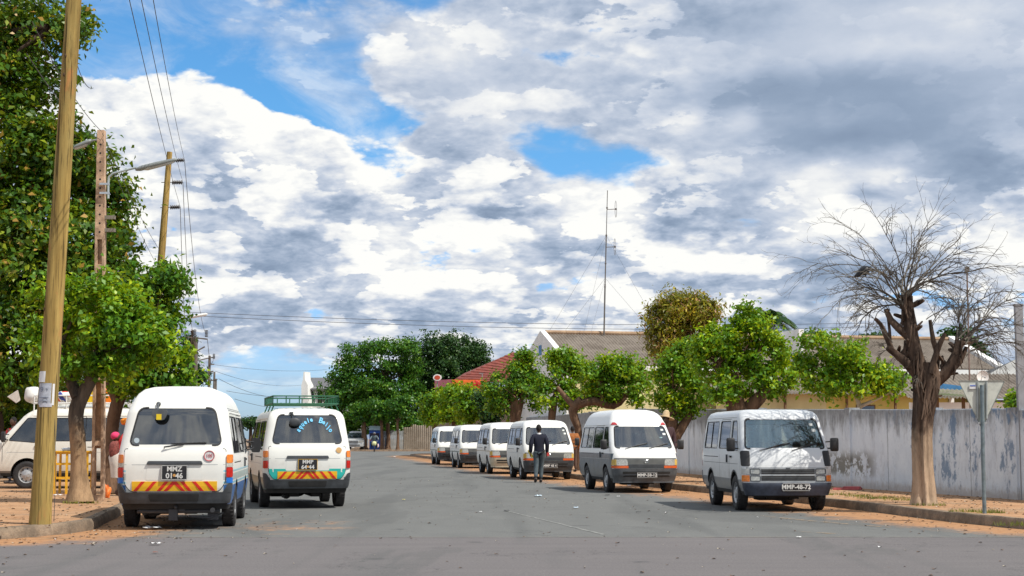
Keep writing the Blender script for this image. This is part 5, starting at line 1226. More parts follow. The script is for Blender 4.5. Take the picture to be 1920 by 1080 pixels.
for i, (lab, (bx, by), Y, pth, bls, n, size, lm) in enumerate(RT):
    if Y is None: tr, Y = px_path(pth, None)
    else:
        tr = [(P(pth[0][0], pth[0][1], Y), pth[0][2]*Y/F)] + [(P(x, y, Y), r*Y/F) for x, y, r in pth[1:]]; b = tr[0][0].copy(); b.z = .15
        tr = [(b, tr[0][1])] + tr
    fk = []
    if i == 2: fk = [px_path([(1088, 758, 8), (1115, 752, 8), (1150, 760, 8), (1170, 745, 6), (1185, 720, 4)], Y)[0], px_path([(1080, 765, 7), (1060, 745, 5), (1045, 725, 3)], Y)[0], px_path([(1130, 756, 7), (1125, 725, 5), (1122, 700, 3)], Y)[0]]
    if i == 3: fk = [px_path([(1252, 860, 10), (1270, 815, 9), (1290, 782, 8), (1300, 750, 5)], Y)[0], px_path([(1262, 780, 8), (1258, 740, 5)], Y)[0]]
    if i == 4: fk = [px_path([(1385, 790, 14), (1405, 765, 14), (1425, 745, 12), (1440, 725, 7)], Y)[0], px_path([(1380, 740, 12), (1360, 715, 8), (1348, 690, 5)], Y)[0]]
    tree('street_tree', lab, 'tree', ST, lm, BARK, tr, bl(Y, bls), n, size, 14, .05, 20+i, clump=size*2.7, per=24, forks=fk)
tr = [(P(1612, 800, 45.5), 5*45.5/F), (P(1612, 768, 45.5), 4*45.5/F), (P(1606, 745, 45.5), 4*45.5/F), (P(1590, 720, 45.5), 3*45.5/F), (P(1580, 690, 45.5), 2*45.5/F)]; b = tr[0][0].copy(); b.z = .1
tree('garden_tree', 'spreading low tree with pale thin trunk behind the wall left of the dead tree', 'tree', None, LEAF_LIT, simple('pale_bark', (.38, .34, .28), .9, var=.3), [(b, .09)] + tr,
     bl(45.5, [(1560, 680, 52, 40), (1525, 640, 34, 22), (1625, 700, 50, 34), (1668, 712, 36, 32), (1592, 722, 60, 26), (1505, 690, 26, 38), (1645, 735, 46, 20), (1590, 655, 40, 20), (1545, 720, 40, 24)]), 10500, .10, 22, .035, 31, clump=.30, per=24, shell=.5,
     forks=[px_path([(1612, 762, 4), (1640, 750, 3), (1670, 735, 2)], 45.5)[0]])
mb_ = P(1280, 600, 66)
tree('mango_tree', 'olive and rusty brown tree standing in front of the corrugated roof', 'tree', None, LEAF_OLIVE, BARK, [(Vector((7.6, 66, .1)), .3), (P(1280, 740, 66), .25), (P(1280, 680, 66), .2)],
     bl(66, [(1278, 590, 52, 44), (1245, 622, 36, 50), (1315, 590, 36, 34), (1325, 630, 28, 44), (1255, 575, 30, 28), (1270, 655, 54, 24), (1232, 600, 20, 34), (1295, 565, 30, 16), (1342, 575, 14, 14)]), 15000, .17, 16, .07, 33, clump=.34, per=22, aspect=.32, droop=1.2)
tree('shrub', 'small yellow green shrub behind the wall at the right edge', 'shrub', None, LEAF_LIT, BARK, [(Vector((P(1905, 750, 40).x, 40, .1)), .05), (P(1905, 780, 40), .04)], bl(40, [(1905, 750, 18, 14), (1925, 745, 18, 18), (1900, 762, 14, 8)]), 1600, .085, 6, .02, 34, clump=.2, per=20)
HG = 'rounded bushy trees beyond the row of parked minibuses'
for i, (lab, Y, L, n, lm) in enumerate([('farthest rounded bushy tree with the beige fence showing at its left', 106, [(815, 765, 24, 28), (800, 775, 16, 20), (828, 745, 20, 18)], 4500, LEAF_LIT),
     ('rounded bushy tree below the red emblem fascia between two other bushy trees', 101, [(850, 755, 26, 34), (842, 780, 22, 16), (860, 735, 20, 14)], 5000, LEAF_LIT),
     ('brightest bushy tree below the orange signboard behind the second minibus', 95, [(882, 752, 26, 28), (892, 775, 22, 18), (872, 770, 20, 20)], 5500, LEAF_LIT), ('dark bushy tree half hidden right of the brightest bushy tree', 90, [(920, 770, 22, 24), (910, 750, 18, 18)], 3500, LEAF_DARK)]):
    x = sum(q[0] for q in L)/len(L); b = P(x, 800, Y); b.z = .15
    tree('street_tree', lab, 'tree', HG, lm, BARK, [(b, .13), (P(x, 790, Y), .12)], bl(Y, L), n, .15, 8, .05, 40+i, clump=.4, per=24)
# far block
FT = 'far trees at the end of the street'
for i, (lab, bx, r, Y, L, n) in enumerate([('far tree with a broad grey trunk beside the silver pickup', 683, 6, 162, [(672, 778, 26, 20), (690, 765, 22, 18)], 2600), ('far slim trunked tree right of the blue kiosk', 716, 3.6, 161, [(712, 778, 20, 16), (706, 762, 16, 12)], 2200),
      ('far tree with a forked trunk and a weed clump at its foot', 728, 4.5, 163, [(735, 768, 22, 18), (728, 785, 16, 10)], 2200), ('far tree with a slender sunlit trunk before the beige fence', 746, 3, 160, [(750, 765, 26, 20), (765, 755, 20, 18), (742, 780, 18, 12)], 2800)]):
    b = P(bx, 800, Y); b.z = .15
    tree('street_tree', lab, 'tree', FT, LEAF_FAR, BARK, [(b, r*Y/F), (P(bx, 815, Y), r*.8*Y/F), (P(bx-1, 792, Y), r*.7*Y/F)], bl(Y, L), n, .21, 7, .06, 50+i, clump=.5, per=20)
b = P(705, 780, 176); b.z = .1
tree('large_tree', 'wide layered tree with gaps of sky at the end of the street', 'tree', None, LEAF_FAR, BARK_D, [(b, .6), (P(705, 790, 176), .5), (P(710, 750, 176), .4), (P(722, 715, 176), .25)],
     [blob(x, y, 176+d, a, b2) for x, y, a, b2, d in ((640, 705, 34, 18, 0), (668, 680, 38, 18, 0), (700, 655, 42, 16, 0), (742, 650, 40, 18, 1), (640, 740, 40, 24, 0), (620, 765, 20, 24, 0), (690, 722, 46, 22, -1), (735, 735, 40, 28, 0), (700, 700, 30, 10, 1), (765, 655, 26, 18, 0), (670, 770, 44, 26, 0), (775, 690, 20, 24, 1), (725, 685, 26, 8, -1), (655, 655, 20, 8, 1), (720, 770, 50, 24, 0), (640, 790, 44, 22, 1), (700, 795, 60, 20, 2), (760, 790, 50, 22, 2), (770, 730, 26, 30, 1), (700, 745, 60, 30, 2), (660, 735, 40, 24, 1), (745, 690, 34, 24, 2))], 36000, .27, 30, .16, 60, clump=.6, per=24, shell=.5)
b = P(840, 780, 182); b.z = .1
tree('large_tree', 'very dark dense tree right of the layered tree at the end of the street', 'tree', None, LEAF_DARK, BARK_D, [(b, .6), (P(840, 760, 182), .5), (P(840, 720, 182), .3)],
     [blob(x, y, 182, a, b2) for x, y, a, b2 in ((808, 660, 34, 30), (850, 655, 36, 30), (885, 665, 30, 26), (895, 695, 26, 30), (800, 705, 46, 40), (850, 710, 50, 44), (890, 730, 40, 36), (785, 735, 30, 40), (830, 760, 60, 30), (770, 690, 20, 30), (780, 790, 60, 26), (860, 785, 60, 26), (920, 760, 30, 40), (850, 665, 60, 34), (830, 700, 60, 40), (895, 670, 24, 24))], 42000, .27, 14, .15, 61, clump=.62, per=24, shell=.7)
for i, (lab, x0, y0, Y, L, n, lm) in enumerate([('dark tree peeping over the corrugated roof left of the dead tree', 1640, 640, 125, [(1640, 640, 34, 12), (1620, 645, 20, 8)], 2500, LEAF_DARK), ('dark dense tree behind the white barge board', 1810, 670, 105, [(1812, 668, 34, 38), (1795, 640, 24, 22), (1835, 690, 18, 24)], 6000, LEAF_DARK),
      ('feathery pale tree tops behind the white parapet', 1520, 635, 120, [(1510, 640, 30, 14), (1530, 632, 18, 10)], 1800, LEAF_FAR), ('low dark tree tops at the end of the street behind the minibus roof', 470, 775, 190, [(470, 792, 20, 10), (440, 796, 16, 10)], 1500, LEAF_DARK)]):
    b = P(x0, y0+20, Y); b.z = .1
    tree('background_tree', lab, 'tree', None, lm, BARK_D, [(b, .25), (P(x0, y0+10, Y), .15)], bl(Y, L), n, .26, 5, .06, 70+i, clump=.5, per=20)
# palm behind
pb = P(1440, 600, 100); palm = empty('palm_tree', (pb.x, 100, .1), 0, 'dark palm top showing behind the tallest street tree', 'palm tree')
mb = MB(); trunk_tube(mb, [Vector((0, 0, 0)), Vector((.2, 0, 4)), Vector((0, 0, pb.z))], [.22, .17, .14]); mb.build('trunk', BARK_D, palm)
mb = MB(); fr = []
for i in range(26):
    q = i*2.4; e = random.uniform(-.1, 1.1); d = Vector((math.cos(q)*math.cos(e), math.sin(q)*math.cos(e), math.sin(e))); L_ = random.uniform(1.5, 2.2); pts = [Vector((0, 0, pb.z)) + d*L_*t + Vector((0, 0, -1.1*t*t*L_*.55)) for t in [k/8 for k in range(9)]]
    mb.tube(pts, [.03*(1-k/9) for k in range(9)], 4)
    for a, b in zip(pts[1:], pts[2:]):
        for s_ in (-1, 1):
            for f in (.2, .5, .8):
                c = a.lerp(b, f); w = (b-a).cross(Vector((0, 0, 1))).normalized()*s_; l = .55; fr.append([c, c+(b-a).normalized()*.05, c+w*l*.7+(b-a).normalized()*.3+Vector((0, 0, -.28)), c+w*l*.6+(b-a).normalized()*.2+Vector((0, 0, -.26))])
mb.build('frond_stem', BARK_D, palm); obj_mesh('fronds', quads_mesh('fronds', np.array([[tuple(v) for v in f] for f in fr]), LEAF_DARK), palm)

# ---------------------------------------------------------------- the dead tree
db = G(1733, 947, .15); DY = db.y; dead = empty('dead_tree', tuple(db), 0, 'bare dead tree with pale fluted trunk and arching twigs in front of the wall', 'tree')
def D(x, y, dy=0.0): return P(x, y, DY + dy) - db
BARK_DT = mk_bark('dead_fluted_bark', (.035, .025, .020), (.165, .115, .085), (.58, .43, .30), 1.45)  # warm light on the lower trunk painted in as a paler bark colour
s_ = DY/F
def limb(mb, L, dys=None, n=16, jit=.34, flare=0): trunk_tube(mb, [D(x, y, (dys[i] if dys else 0)) for i, (x, y, r) in enumerate(L)], [r*s_*.76 for x, y, r in L], n, jit*1.35, flare)
# fluted main trunk
mb = MB(); rows = []; prof = [(1733, 948, 24), (1733, 930, 20), (1732, 900, 18), (1730, 860, 17), (1729, 820, 17), (1731, 785, 17.5), (1735, 755, 19), (1738, 730, 22), (1738, 705, 23), (1735, 680, 19)]
NN = 44
for i in range(60):
    t = i/59*(len(prof)-1); k = min(int(t), len(prof)-2); f = t-k; x, y, r = [prof[k][j]+(prof[k+1][j]-prof[k][j])*f for j in range(3)]; c = D(x, y); rg = []
    for a_ in range(NN):
        a = 6.28318*a_/NN + .12*math.sin(i*.08); fl = 1 + .14*math.sin(7*a+.6*math.sin(i*.06)) + .06*math.sin(11*a+1+i*.03) + .04*math.sin(17*a+i*.05) + (random.random()-.5)*.02
        rg.append(c + Vector((math.cos(a), math.sin(a), 0))*r*s_*fl)
    rows.append(rg)
mb.rings(rows)
limb(mb, [(1736, 720, 20), (1716, 670, 18), (1708, 625, 16), (1703, 590, 16), (1699, 556, 13)], [0, -.05, 0, .05, 0])
limb(mb, [(1742, 722, 15), (1772, 700, 13), (1790, 668, 10), (1800, 640, 9)], [0, -.1, -.15, -.1])
limb(mb, [(1728, 712, 14), (1700, 680, 11), (1680, 664, 9), (1664, 652, 7)], [0, -.1, -.1, -.15], 10)
limb(mb, [(1712, 640, 10), (1688, 618, 9), (1670, 600, 7), (1660, 580, 5)], [0, 0, .05, .1], 10)
limb(mb, [(1672, 655, 6), (1660, 625, 6), (1652, 608, 5), (1640, 597, 4)], None, 8)
limb(mb, [(1668, 650, 6), (1668, 620, 4), (1664, 590, 3)], [.1, .1, .15], 8)
limb(mb, [(1750, 715, 9), (1758, 670, 7), (1750, 640, 6), (1744, 600, 4)], [.2, .25, .25, .3], 9)
limb(mb, [(1745, 700, 9), (1760, 650, 7), (1772, 625, 4)], [-.2, -.25, -.3], 9)
limb(mb, [(1778, 700, 8), (1800, 680, 6), (1812, 650, 4)], None, 9)
LB = [[(1736, 720), (1716, 670), (1708, 625), (1703, 590), (1699, 556)], [(1742, 722), (1772, 700), (1790, 668), (1800, 640)], [(1728, 712), (1700, 680), (1680, 664)], [(1733, 760), (1738, 705)]]
for i_ in range(60):                                   # stubs and knots along the stumps
    L_ = LB[[0, 0, 0, 1, 1, 2, 3, 3][i_ % 8]]; k = random.randrange(len(L_)-1); f = random.random(); x = L_[k][0]+(L_[k+1][0]-L_[k][0])*f; y = L_[k][1]+(L_[k+1][1]-L_[k][1])*f
    q = random.uniform(-1.7, 1.7); l = random.uniform(14, 34); w = random.uniform(3.5, 7); limb(mb, [(x, y, w), (x+math.sin(q)*l*.6, y-abs(math.cos(q))*l*.5-2, w*.8), (x+math.sin(q)*l, y-abs(math.cos(q))*l-3, w*.45)], [0, random.uniform(-.12, .12), random.uniform(-.22, .22)], 7, .6)
for i_ in range(26):                                   # hanging strips of bark
    L_ = LB[[0, 0, 3, 3, 1][i_ % 5]]; k = random.randrange(len(L_)-1); f = random.random(); x = L_[k][0]+(L_[k+1][0]-L_[k][0])*f + random.uniform(-14, 14); y = L_[k][1]+(L_[k+1][1]-L_[k][1])*f
    limb(mb, [(x, y-12, 2), (x+random.uniform(-3, 3), y+8, 2.6), (x+random.uniform(-6, 6), y+30, 1)], [-.17, -.2, -.2], 5, .6)
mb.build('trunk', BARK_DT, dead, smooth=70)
mb = MB(); rt = random.Random(5)
def rv(k): return Vector((rt.uniform(-k, k), rt.uniform(-k, k), rt.uniform(-k, k)))
def shoot(p, d, L, r, lev, droop):
    n = 9 if lev == 0 else 6; pts = [p.copy()]; d = d.normalized(); wob = rv(.5)
    for i in range(n):
        d = (d + Vector((0, 0, -droop))*(1/n) + rv(.20) + wob*.10).normalized(); p = p + d*(L/n); pts.append(p.copy())
        if lev < 2 and i > 0:
            m = (2 if rt.random() < .45 else 1) if lev == 0 else (1 if rt.random() < .5 else 0)
            for _ in range(m): shoot(p, d + rv(.75) + Vector((0, 0, .12)), L*rt.uniform(.22, .48)*(1 if lev == 0 else .8), r*(1-i/n)*.6+.0016, lev+1, droop*.6 + rt.uniform(-.3, .5))
    mb.tube(pts, [r*(1-.75*i/n)+.0012 for i in range(n+1)], 4 if lev == 0 else 3, False)
def fan(src, n, a0, a1, l0, l1, droop, r=.014):
    for i in range(n):
        a = R(a0 + (a1-a0)*(i+rt.random())/n); y = rt.uniform(-.75, .75); x0, y0 = src; st = D(x0+rt.uniform(-9, 9), y0+rt.uniform(-8, 14), rt.uniform(-.12, .12))
        shoot(st, Vector((math.cos(a), y, math.sin(a)+.25)), rt.uniform(l0, l1), r*rt.uniform(.6, 1.15), 0, rt.uniform(droop*.5, droop*1.3))
fan((1699, 560), 11, 20, 78, 1.1, 2.1, 1.1, .019); fan((1699, 560), 5, 78, 112, 1.3, 2.1, .6, .017); fan((1695, 565), 11, 110, 172, 1.0, 2.0, 1.0, .018)
fan((1802, 642), 12, 15, 78, .9, 1.8, 1.2, .018); fan((1802, 642), 4, 60, 120, .8, 1.4, .9, .010); fan((1745, 605), 3, 20, 90, .6, 1.1, 1.1, .010); fan((1660, 585), 5, 110, 180, .6, 1.2, 1.1, .009); fan((1640, 600), 3, 120, 200, .3, .6, .6, .007)
fan((1720, 690), 6, -20, 200, .3, .7, 1.8, .009); fan((1812, 655), 6, 0, 50, .9, 1.5, 1.3, .010); fan((1668, 650), 4, 120, 210, .3, .5, .8, .007)
mb.build('twigs', TWIG, dead, smooth=0)
# bird perched in it
bp_ = P(1620, 508, DY-.35); bird = empty('bird', tuple(bp_), 0, 'large black crow-like bird preening on the twigs at the left of the dead tree', 'bird')
BLK = simple('black_feathers', (.012, .014, .018), .45, var=.5, scale=30)
mb = MB(); px = .0110
pr = [(-15.5, -9.5, .6, .5), (-12, -7, 2.6, 3), (-8, -4.5, 4.6, 5), (-3, -1.2, 7.0, 7), (2, 1.5, 7.8, 7.5), (6, 2.6, 6.2, 6), (9, 3.2, 4.4, 4.6), (11, 2.8, 3.6, 3.6), (13, 1.4, 3.2, 3.2), (14, -.8, 2.2, 2.2), (13.2, -2.6, .8, .8)]
rings_ = []
for i, (x, z, rz_, ry_) in enumerate(pr):
    a = pr[max(i-1, 0)]; b = pr[min(i+1, len(pr)-1)]; t = Vector((b[0]-a[0], 0, b[1]-a[1])).normalized(); nn = Vector((-t.z, 0, t.x))
    rings_.append([(Vector((x, 0, z)) + nn*rz_*math.cos(q*.5236) + Vector((0, ry_*1.1*math.sin(q*.5236), 0)))*px for q in range(12)])
mb.rings(rings_); mb.build('body', BLK, bird, smooth=80)
for sy in (-1, 1):
    mb = MB(); mb.rings([[Vector((x, sy*(w+.8), z+dz))*px for x, z, w in ((7, 5, 5), (-2, 3, 6.4), (-10, -3, 4.5), (-16.5, -9, 1.5), (-12, -8.5, 3.5), (-2, -5, 6.2), (6, -2, 5.6))] for dz in (0, .7)]); mb.build('wing', BLK, bird)
mb = MB(); mb.tube([Vector((13.2, 0, -2.0))*px, Vector((11.5, 0, -4.2))*px, Vector((10, 0, -5.6))*px], [.008, .006, .002], 6); mb.build('beak', simple('beak', (.05, .045, .04), .4), bird)
for sy in (-2, 2): mb = MB(); mb.tube([Vector((2, sy, -5))*px, Vector((3, sy, -10.5))*px], .006, 5); mb.build('leg', BLK, bird)
mb = MB(); mb.tube([bp_-db+Vector((-.30, .02, -.10)), bp_-db+Vector((0, 0, -.105)), bp_-db+Vector((.25, .1, -.12)), D(1655, 545), D(1690, 568)], .010, 5); mb.build('perch_branch', TWIG, dead)

# ---------------------------------------------------------------- poles, lamps and wires
WOODP = mk_wood_pole(); CONC = Mat('reddish_concrete'); CONC.color(CONC.mix(CONC.noise(5, 6, .7).step(.3, .7), (.30, .19, .125), (.64, .43, .28))); CONC.rough(.95); CONC.bump(CONC.noise(30, 4), .5); CONC = CONC.m
WIRE = simple('wire_dark', (.06, .06, .065), .6); PORC = simple('brown_insulator', (.05, .045, .045), .35)
p0 = G(75, 983, .15); pt = P(138.5, 0, p0.y); ax_ = (pt-p0); pz = ax_/ax_.z
pole = empty('wooden_pole', tuple(p0), 0, 'near thick wooden pole with paper notices leaning slightly right', 'pole')
mb = MB(); pts = [pz*z for z in [-.02+.35*i for i in range(30)]]; mb.tube(pts, [.148-.0053*i*.35*1.0 - (0 if i else -.006) for i in range(30)], 22, True, .025); ps = mb.build('shaft', WOODP, pole, smooth=60)
def on_pole(px_, py_, w, h, name, m, lift=.004):
    c = P(px_, py_, p0.y) - p0; z = c.z; ctr = pz*z; r = .148-.0053*z+lift; off = max(-.9, min(.9, (c.x-ctr.x)/r)); a0 = math.asin(off); da = w/2/r; mb = MB(); vs = []
    for j in range(5):
        for i in range(9):
            a = a0-da+2*da*i/8; zz = z-h/2+h*j/4; rr = .148-.0053*zz+lift+.002*math.sin(i*1.7+j); q = pz*zz; vs.append((q.x+rr*math.sin(a), q.y-rr*math.cos(a), zz))
    mb.add(vs, [(j*9+i, j*9+i+1, j*9+i+10, j*9+i+9) for j in range(4) for i in range(8)]); return mb.build(name, m, pole, smooth=60), Vector((ctr.x + r*math.sin(a0), ctr.y - r*math.cos(a0), z)), a0
on_pole(82, 707, .14, .155, 'paper_notice', WHITEP)
PG = simple('grey_print', (.40, .42, .47), .85, var=.25, scale=20); pg, c, a0 = on_pole(88, 739, .20, .30, 'printed_notice', PG)
for t, dx, dz, s in (('9', -.03, .06, .10), ('V', .045, .06, .055)):
    o = obj_mesh('notice_lettering', text_mesh(t, s, .001, simple('print_ink', (.12, .14, .20), .8)), pg); o.location = c + Vector((dx*math.cos(a0), -.006-.012+abs(dx)*.3, dz)); o.rotation_euler = (R(90), 0, a0)
mb = MB(); 
for dz in (-.05, -.10): mb.cbox(c + Vector((0, -.004-.003, dz)), (.13, .006, .008))
mb.build('notice_lines', simple('print_ink', (.12, .14, .20), .8), pg)
on_pole(104, 740, .035, .30, 'torn_paper', WHITEP, .005); on_pole(90, 760, .19, .05, 'paper_strip', simple('pale_print', (.52, .52, .58), .85), .005)
for x, y in ((127, 108), (124, 143), (80, 581), (82, 540)):
    mb = MB(); c = P(x, y, p0.y)-p0; z = c.z; a = math.asin(max(-.85, min(.85, (c.x-(pz*z).x)/(.148-.0053*z)))); r = .148-.0053*z; mb.ball(pz*z + Vector((math.sin(a)*r, -math.cos(a)*r, 0)), (.018, .012, .03), 8, 6); mb.build('knot', simple('knot', (.08, .045, .02), .9), ps)
mb = MB(); c = [(96, 560, 0), (99, 700, 0), (103, 800, 0), (104, 900, -.02), (101, 978, -.05)]; mb.tube([P(x, y, p0.y-.05+d)-p0 for x, y, d in c], .005, 4); mb.build('loose_cable', WIRE, pole)
# concrete post with lamp
c0 = G(184, 938, .15); ct = P(190.5, 245, c0.y); ca = ct-c0; post = empty('concrete_post', tuple(c0), 0, 'slim reddish concrete lattice post with a street lamp arm behind the near wooden pole', 'post')
cz = ca/ca.z; Hh = ca.z
def cbar(mb, x, y, w, d, z0, z1, k0=1, k1=1):
    a, b = cz*z0, cz*z1; mb.rings([[a+Vector((sx*w/2*k0+x*k0, sy*d/2+y, 0)) for sx, sy in ((-1, -1), (1, -1), (1, 1), (-1, 1))], [b+Vector((sx*w/2*k1+x*k1, sy*d/2+y, 0)) for sx, sy in ((-1, -1), (1, -1), (1, 1), (-1, 1))]])
mb = MB()
cbar(mb, -.082, 0, .052, .15, 0, Hh*.70, 1.1, .85); cbar(mb, .082, 0, .052, .15, 0, Hh*.70, 1.1, .85); cbar(mb, 0, .03, .115, .03, 1.0, Hh*.70, 1.1, .85)
for z in (.0, 1.05, 2.3, 3.6, 4.5): cbar(mb, 0, -.005, .115, .13, z, z+.10)
cbar(mb, 0, 0, .19, .15, Hh*.70, Hh, 1, .72)
mb.build('shaft', CONC, post, smooth=0)
mb = MB()
for i in range(11):
    z = Hh*.72 + i*Hh*.024; a = cz*z; 
    mb.lathe([(0, a.y-.078), (.020, a.y-.078), (.020, a.y-.07)], 10, 'Y', (a.x, 0, a.z))
mb.build('bolt_holes', UNDER, post)
for py in (408, 432): a = P(204, py, c0.y)-c0; mb = MB(); mb.cbox(a+Vector((.01, -.02, 0)), (.24, .09, .07)); mb.build('step_bracket', simple('grey_wood', (.22, .19, .15), .9), post)
mb = MB(); mb.tube([P(x, y, c0.y-.12)-c0 for x, y in ((203, 372), (203, 345), (204, 332), (212, 325), (228, 321), (256, 314))], .022, 8); arm = mb.build('lamp_arm', simple('arm_grey', (.45, .50, .50), .4, .4), post)
for py in (345, 362): mb = MB(); a = P(196, py, c0.y-.12)-c0; mb.cbox(a, (.19, .05, .04)); mb.build('clamp', CHROME, arm)
def lamp_head(a, b, parent, w=.13):
    t = (b-a).normalized(); mb = MB(); up = Vector((0, 0, 1)); y = Vector((0, 1, 0)); L = (b-a).length; prof = [(0, .35), (.03, .6), (.12, .95), (.5, 1), (.85, .8), (.97, .6), (1, .35)]
    mb.rings([[a + t*L*f + y*math.cos(q*.628)*w*.5*k + up*math.sin(q*.628)*.055*k for q in range(10)] for f, k in prof]); h = mb.build('lamp_head', simple('lamp_housing', (.24, .26, .25), .5, .2), parent, smooth=60)
    mb = MB(); mb.rings([[a + t*L*f + y*math.cos(q*.628)*w*.42*k + up*(min(0, math.sin(q*.628))*.06*k-.018) for q in range(10)] for f, k in ((.2, .6), (.3, 1), (.85, .8), (.93, .5))]); mb.build('lens', simple('lamp_lens', (.50, .50, .46), .3), h)
lamp_head(P(254, 318, c0.y-.12)-c0, P(332, 299, c0.y-.12)-c0, arm)
# second lamp reaching left on the post's far side
mb = MB(); mb.tube([P(x, y, c0.y+.2)-c0 for x, y in ((190, 260), (172, 264), (160, 268))], .018, 6); a2 = mb.build('lamp_arm', GREYM, post); lamp_head(P(172, 264, c0.y+.2)-c0, P(138, 277, c0.y+.2)-c0, a2)
# tall pole with insulators
q0 = P(270, 905, 48); q0.z = .15; q1 = P(318, 285, 48); pl2 = empty('wooden_pole', tuple(q0), 0, 'wooden power pole with three insulators on its right side rising behind the left street trees', 'pole')
d_ = q1-q0; mb = MB(); mb.tube([d_*(i/16) for i in range(17)], [.17-.085*i/16 for i in range(17)], 14, True, .03); mb.build('shaft', WOODP, pl2, smooth=60)
INS = []
for (xa, ya, xb, yb) in ((319, 301, 346, 300), (316, 342, 343, 342), (313, 389, 338, 388)):
    a = P(xa, ya, 48)-q0; b = P(xb, yb, 48)-q0; mb = MB(); mb.tube([a+(a-b)*.5, b], .012, 5); t = (b-a); 
    for k in range(9): c = a + t*(.3+.075*k); r = .075 if k % 2 == 0 else .045; mb.tube([c-t*.028, c+t*.028], [r, r*.8], 10)
    mb.build('insulator', PORC, pl2); INS.append(b+q0)
def wire(label, a, b, sag, r=.008, grp='overhead wires', m=None, n=24):
    pts = [a.lerp(b, i/n) - Vector((0, 0, sag*4*(i/n)*(1-i/n))) for i in range(n+1)]; o = empty; mb = MB(); mb.tube([p-a for p in pts], r, 4, False)
    w = mb.build('overhead_wire', m or WIRE, None, a, 60); tag(w, label, 'wire', grp); return w
for (e, x, nm) in zip(INS, (283, 260, 237), ('top', 'middle', 'lowest')):
    wire(f'overhead wire from the {nm} insulator of the wooden power pole out of the picture', e, P(x, -25, 17), .12, .006, 'three wires running up from the insulators')
# far poles
FPW = simple('old_pole_wood', (.15, .13, .11), .9, var=.3)
def far_pole(lab, x, ytop, Y, arms, ins=()):
    a = P(x, ytop, Y); b = a.copy(); b.z = .1; po = empty('power_pole', tuple(b), 0, lab, 'pole', 'far power poles'); mb = MB(); mb.tube([(0, 0, 0), tuple(a-b)], [.17, .10], 8); mb.build('shaft', FPW, po)
    for (x0, y0, x1, y1) in arms: mb = MB(); mb.tube([P(x0, y0, Y-.1)-b, P(x1, y1, Y-.1)-b], .06, 4); mb.build('crossarm', FPW, po)
    for (x0, y0) in ins: mb = MB(); c = P(x0, y0, Y-.1)-b; [mb.tube([c+Vector((0, 0, k*.09)), c+Vector((0, 0, k*.09+.06))], [.12, .07], 8) for k in range(-1, 4)]; mb.build('insulator', PORC, po)
    return b
far_pole('far power pole with a long crossarm before the dark conifer', 368, 632, 95, [(352, 632, 389, 636), (366, 660, 384, 650)], [(387, 629), (365, 628)])
far_pole('second far power pole with slanting crossarms above the high minibus roof', 393, 667, 125, [(363, 678, 393, 671), (391, 671, 403, 670), (391, 684, 402, 683), (380, 700, 400, 696)], [(401, 671)])
far_pole('farthest small power pole just over the high minibus roof', 402, 697, 150, [(386, 701, 400, 696), (394, 714, 405, 711)], [])
far_pole('short far power pole right of the farthest crossarm', 405, 710, 165, [(396, 714, 408, 711)], [])
wire('thin far wire from the first insulator down to the nearest far power pole', INS[0], P(387, 626, 95), 1.2, .012, 'wires between the poles on the left'); wire('thin far wire from the middle insulator past the small lamp to the far power pole', INS[1], P(365, 625, 95), 1.4, .012, 'wires between the poles on the left')
wire('thin far wire from the lowest insulator down to the left end of the far crossarm', INS[2], P(354, 631, 95), 1.6, .012, 'wires between the poles on the left')
wire('thin wire hanging from the end of the far crossarm to the second far pole', P(389, 636, 95), P(401, 668, 125), 1.0, .02, 'wires between the poles on the left')
for (x0, y0, x1, y1, Y0, Y1, sg_, lab) in ((345, 585, 1660, 605, 80, 95, .35, 'upper of the two long thin wires crossing the sky above the roofs'), (360, 592, 1660, 612, 80, 95, .40, 'lower of the two long thin wires crossing the sky above the roofs'),
      (403, 684, 612, 693, 125, 170, .3, 'wire running right from the second far pole above the church'), (404, 696, 565, 722, 125, 182, .5, 'wire sloping down from the far pole to the church gable'), (410, 710, 520, 745, 150, 190, .4, 'upper faint wire sloping behind the green roof rack'), (425, 733, 610, 742, 150, 190, .4, 'middle faint wire passing behind the green roof rack'),
      (440, 748, 560, 768, 150, 190, .3, 'lowest faint wire just above the low roof minibus')): wire(lab, P(x0, y0, Y0), P(x1, y1, Y1), sg_, .016 if Y0 < 130 else .022, 'wires crossing the street')
for (x0, y0, x1, y1, Y0, Y1, lab) in ((60, 40, 190, 246, 20.5, 29.8, 'upper thin cable crossing the near wooden pole to the concrete post'), (50, 100, 188, 262, 20.5, 29.8, 'lower thin cable crossing the near wooden pole to the concrete post'), (192, 250, 300, 470, 30, 47.5, 'thin cable from the concrete post down to the power pole'), (192, 262, 296, 500, 30, 47.5, 'lower thin cable from the concrete post down behind the street trees'), (140, 105, 175, 165, 22, 27, 'short thin cable end right of the near pole top')): wire(lab, P(x0, y0, Y0), P(x1, y1, Y1), .15, .006, 'low cables on the left')
mb = MB(); fl = P(360, 592, 70); fb_ = fl.copy(); fb_.x -= .9; fb_.z = .15; fo = empty('street_lamp', tuple(fb_), 0, 'white tube street lamp reaching out from the left street trees', 'street lamp')
mb.tube([(0, 0, 0), (0, 0, fl.z-.15-.2), (.3, 0, fl.z-.15-.02), (.7, 0, fl.z-.15)], [.09, .06, .035, .03], 8); mb.build('pole', GREYM, fo); mb = MB(); a, b = P(354, 595, 70)-fb_, P(389, 589, 70)-fb_; mb.tube([a, a.lerp(b, .1), a.lerp(b, .9), b], [.03, .07, .07, .03], 8); mb.build('lamp_head', WHW, fo)
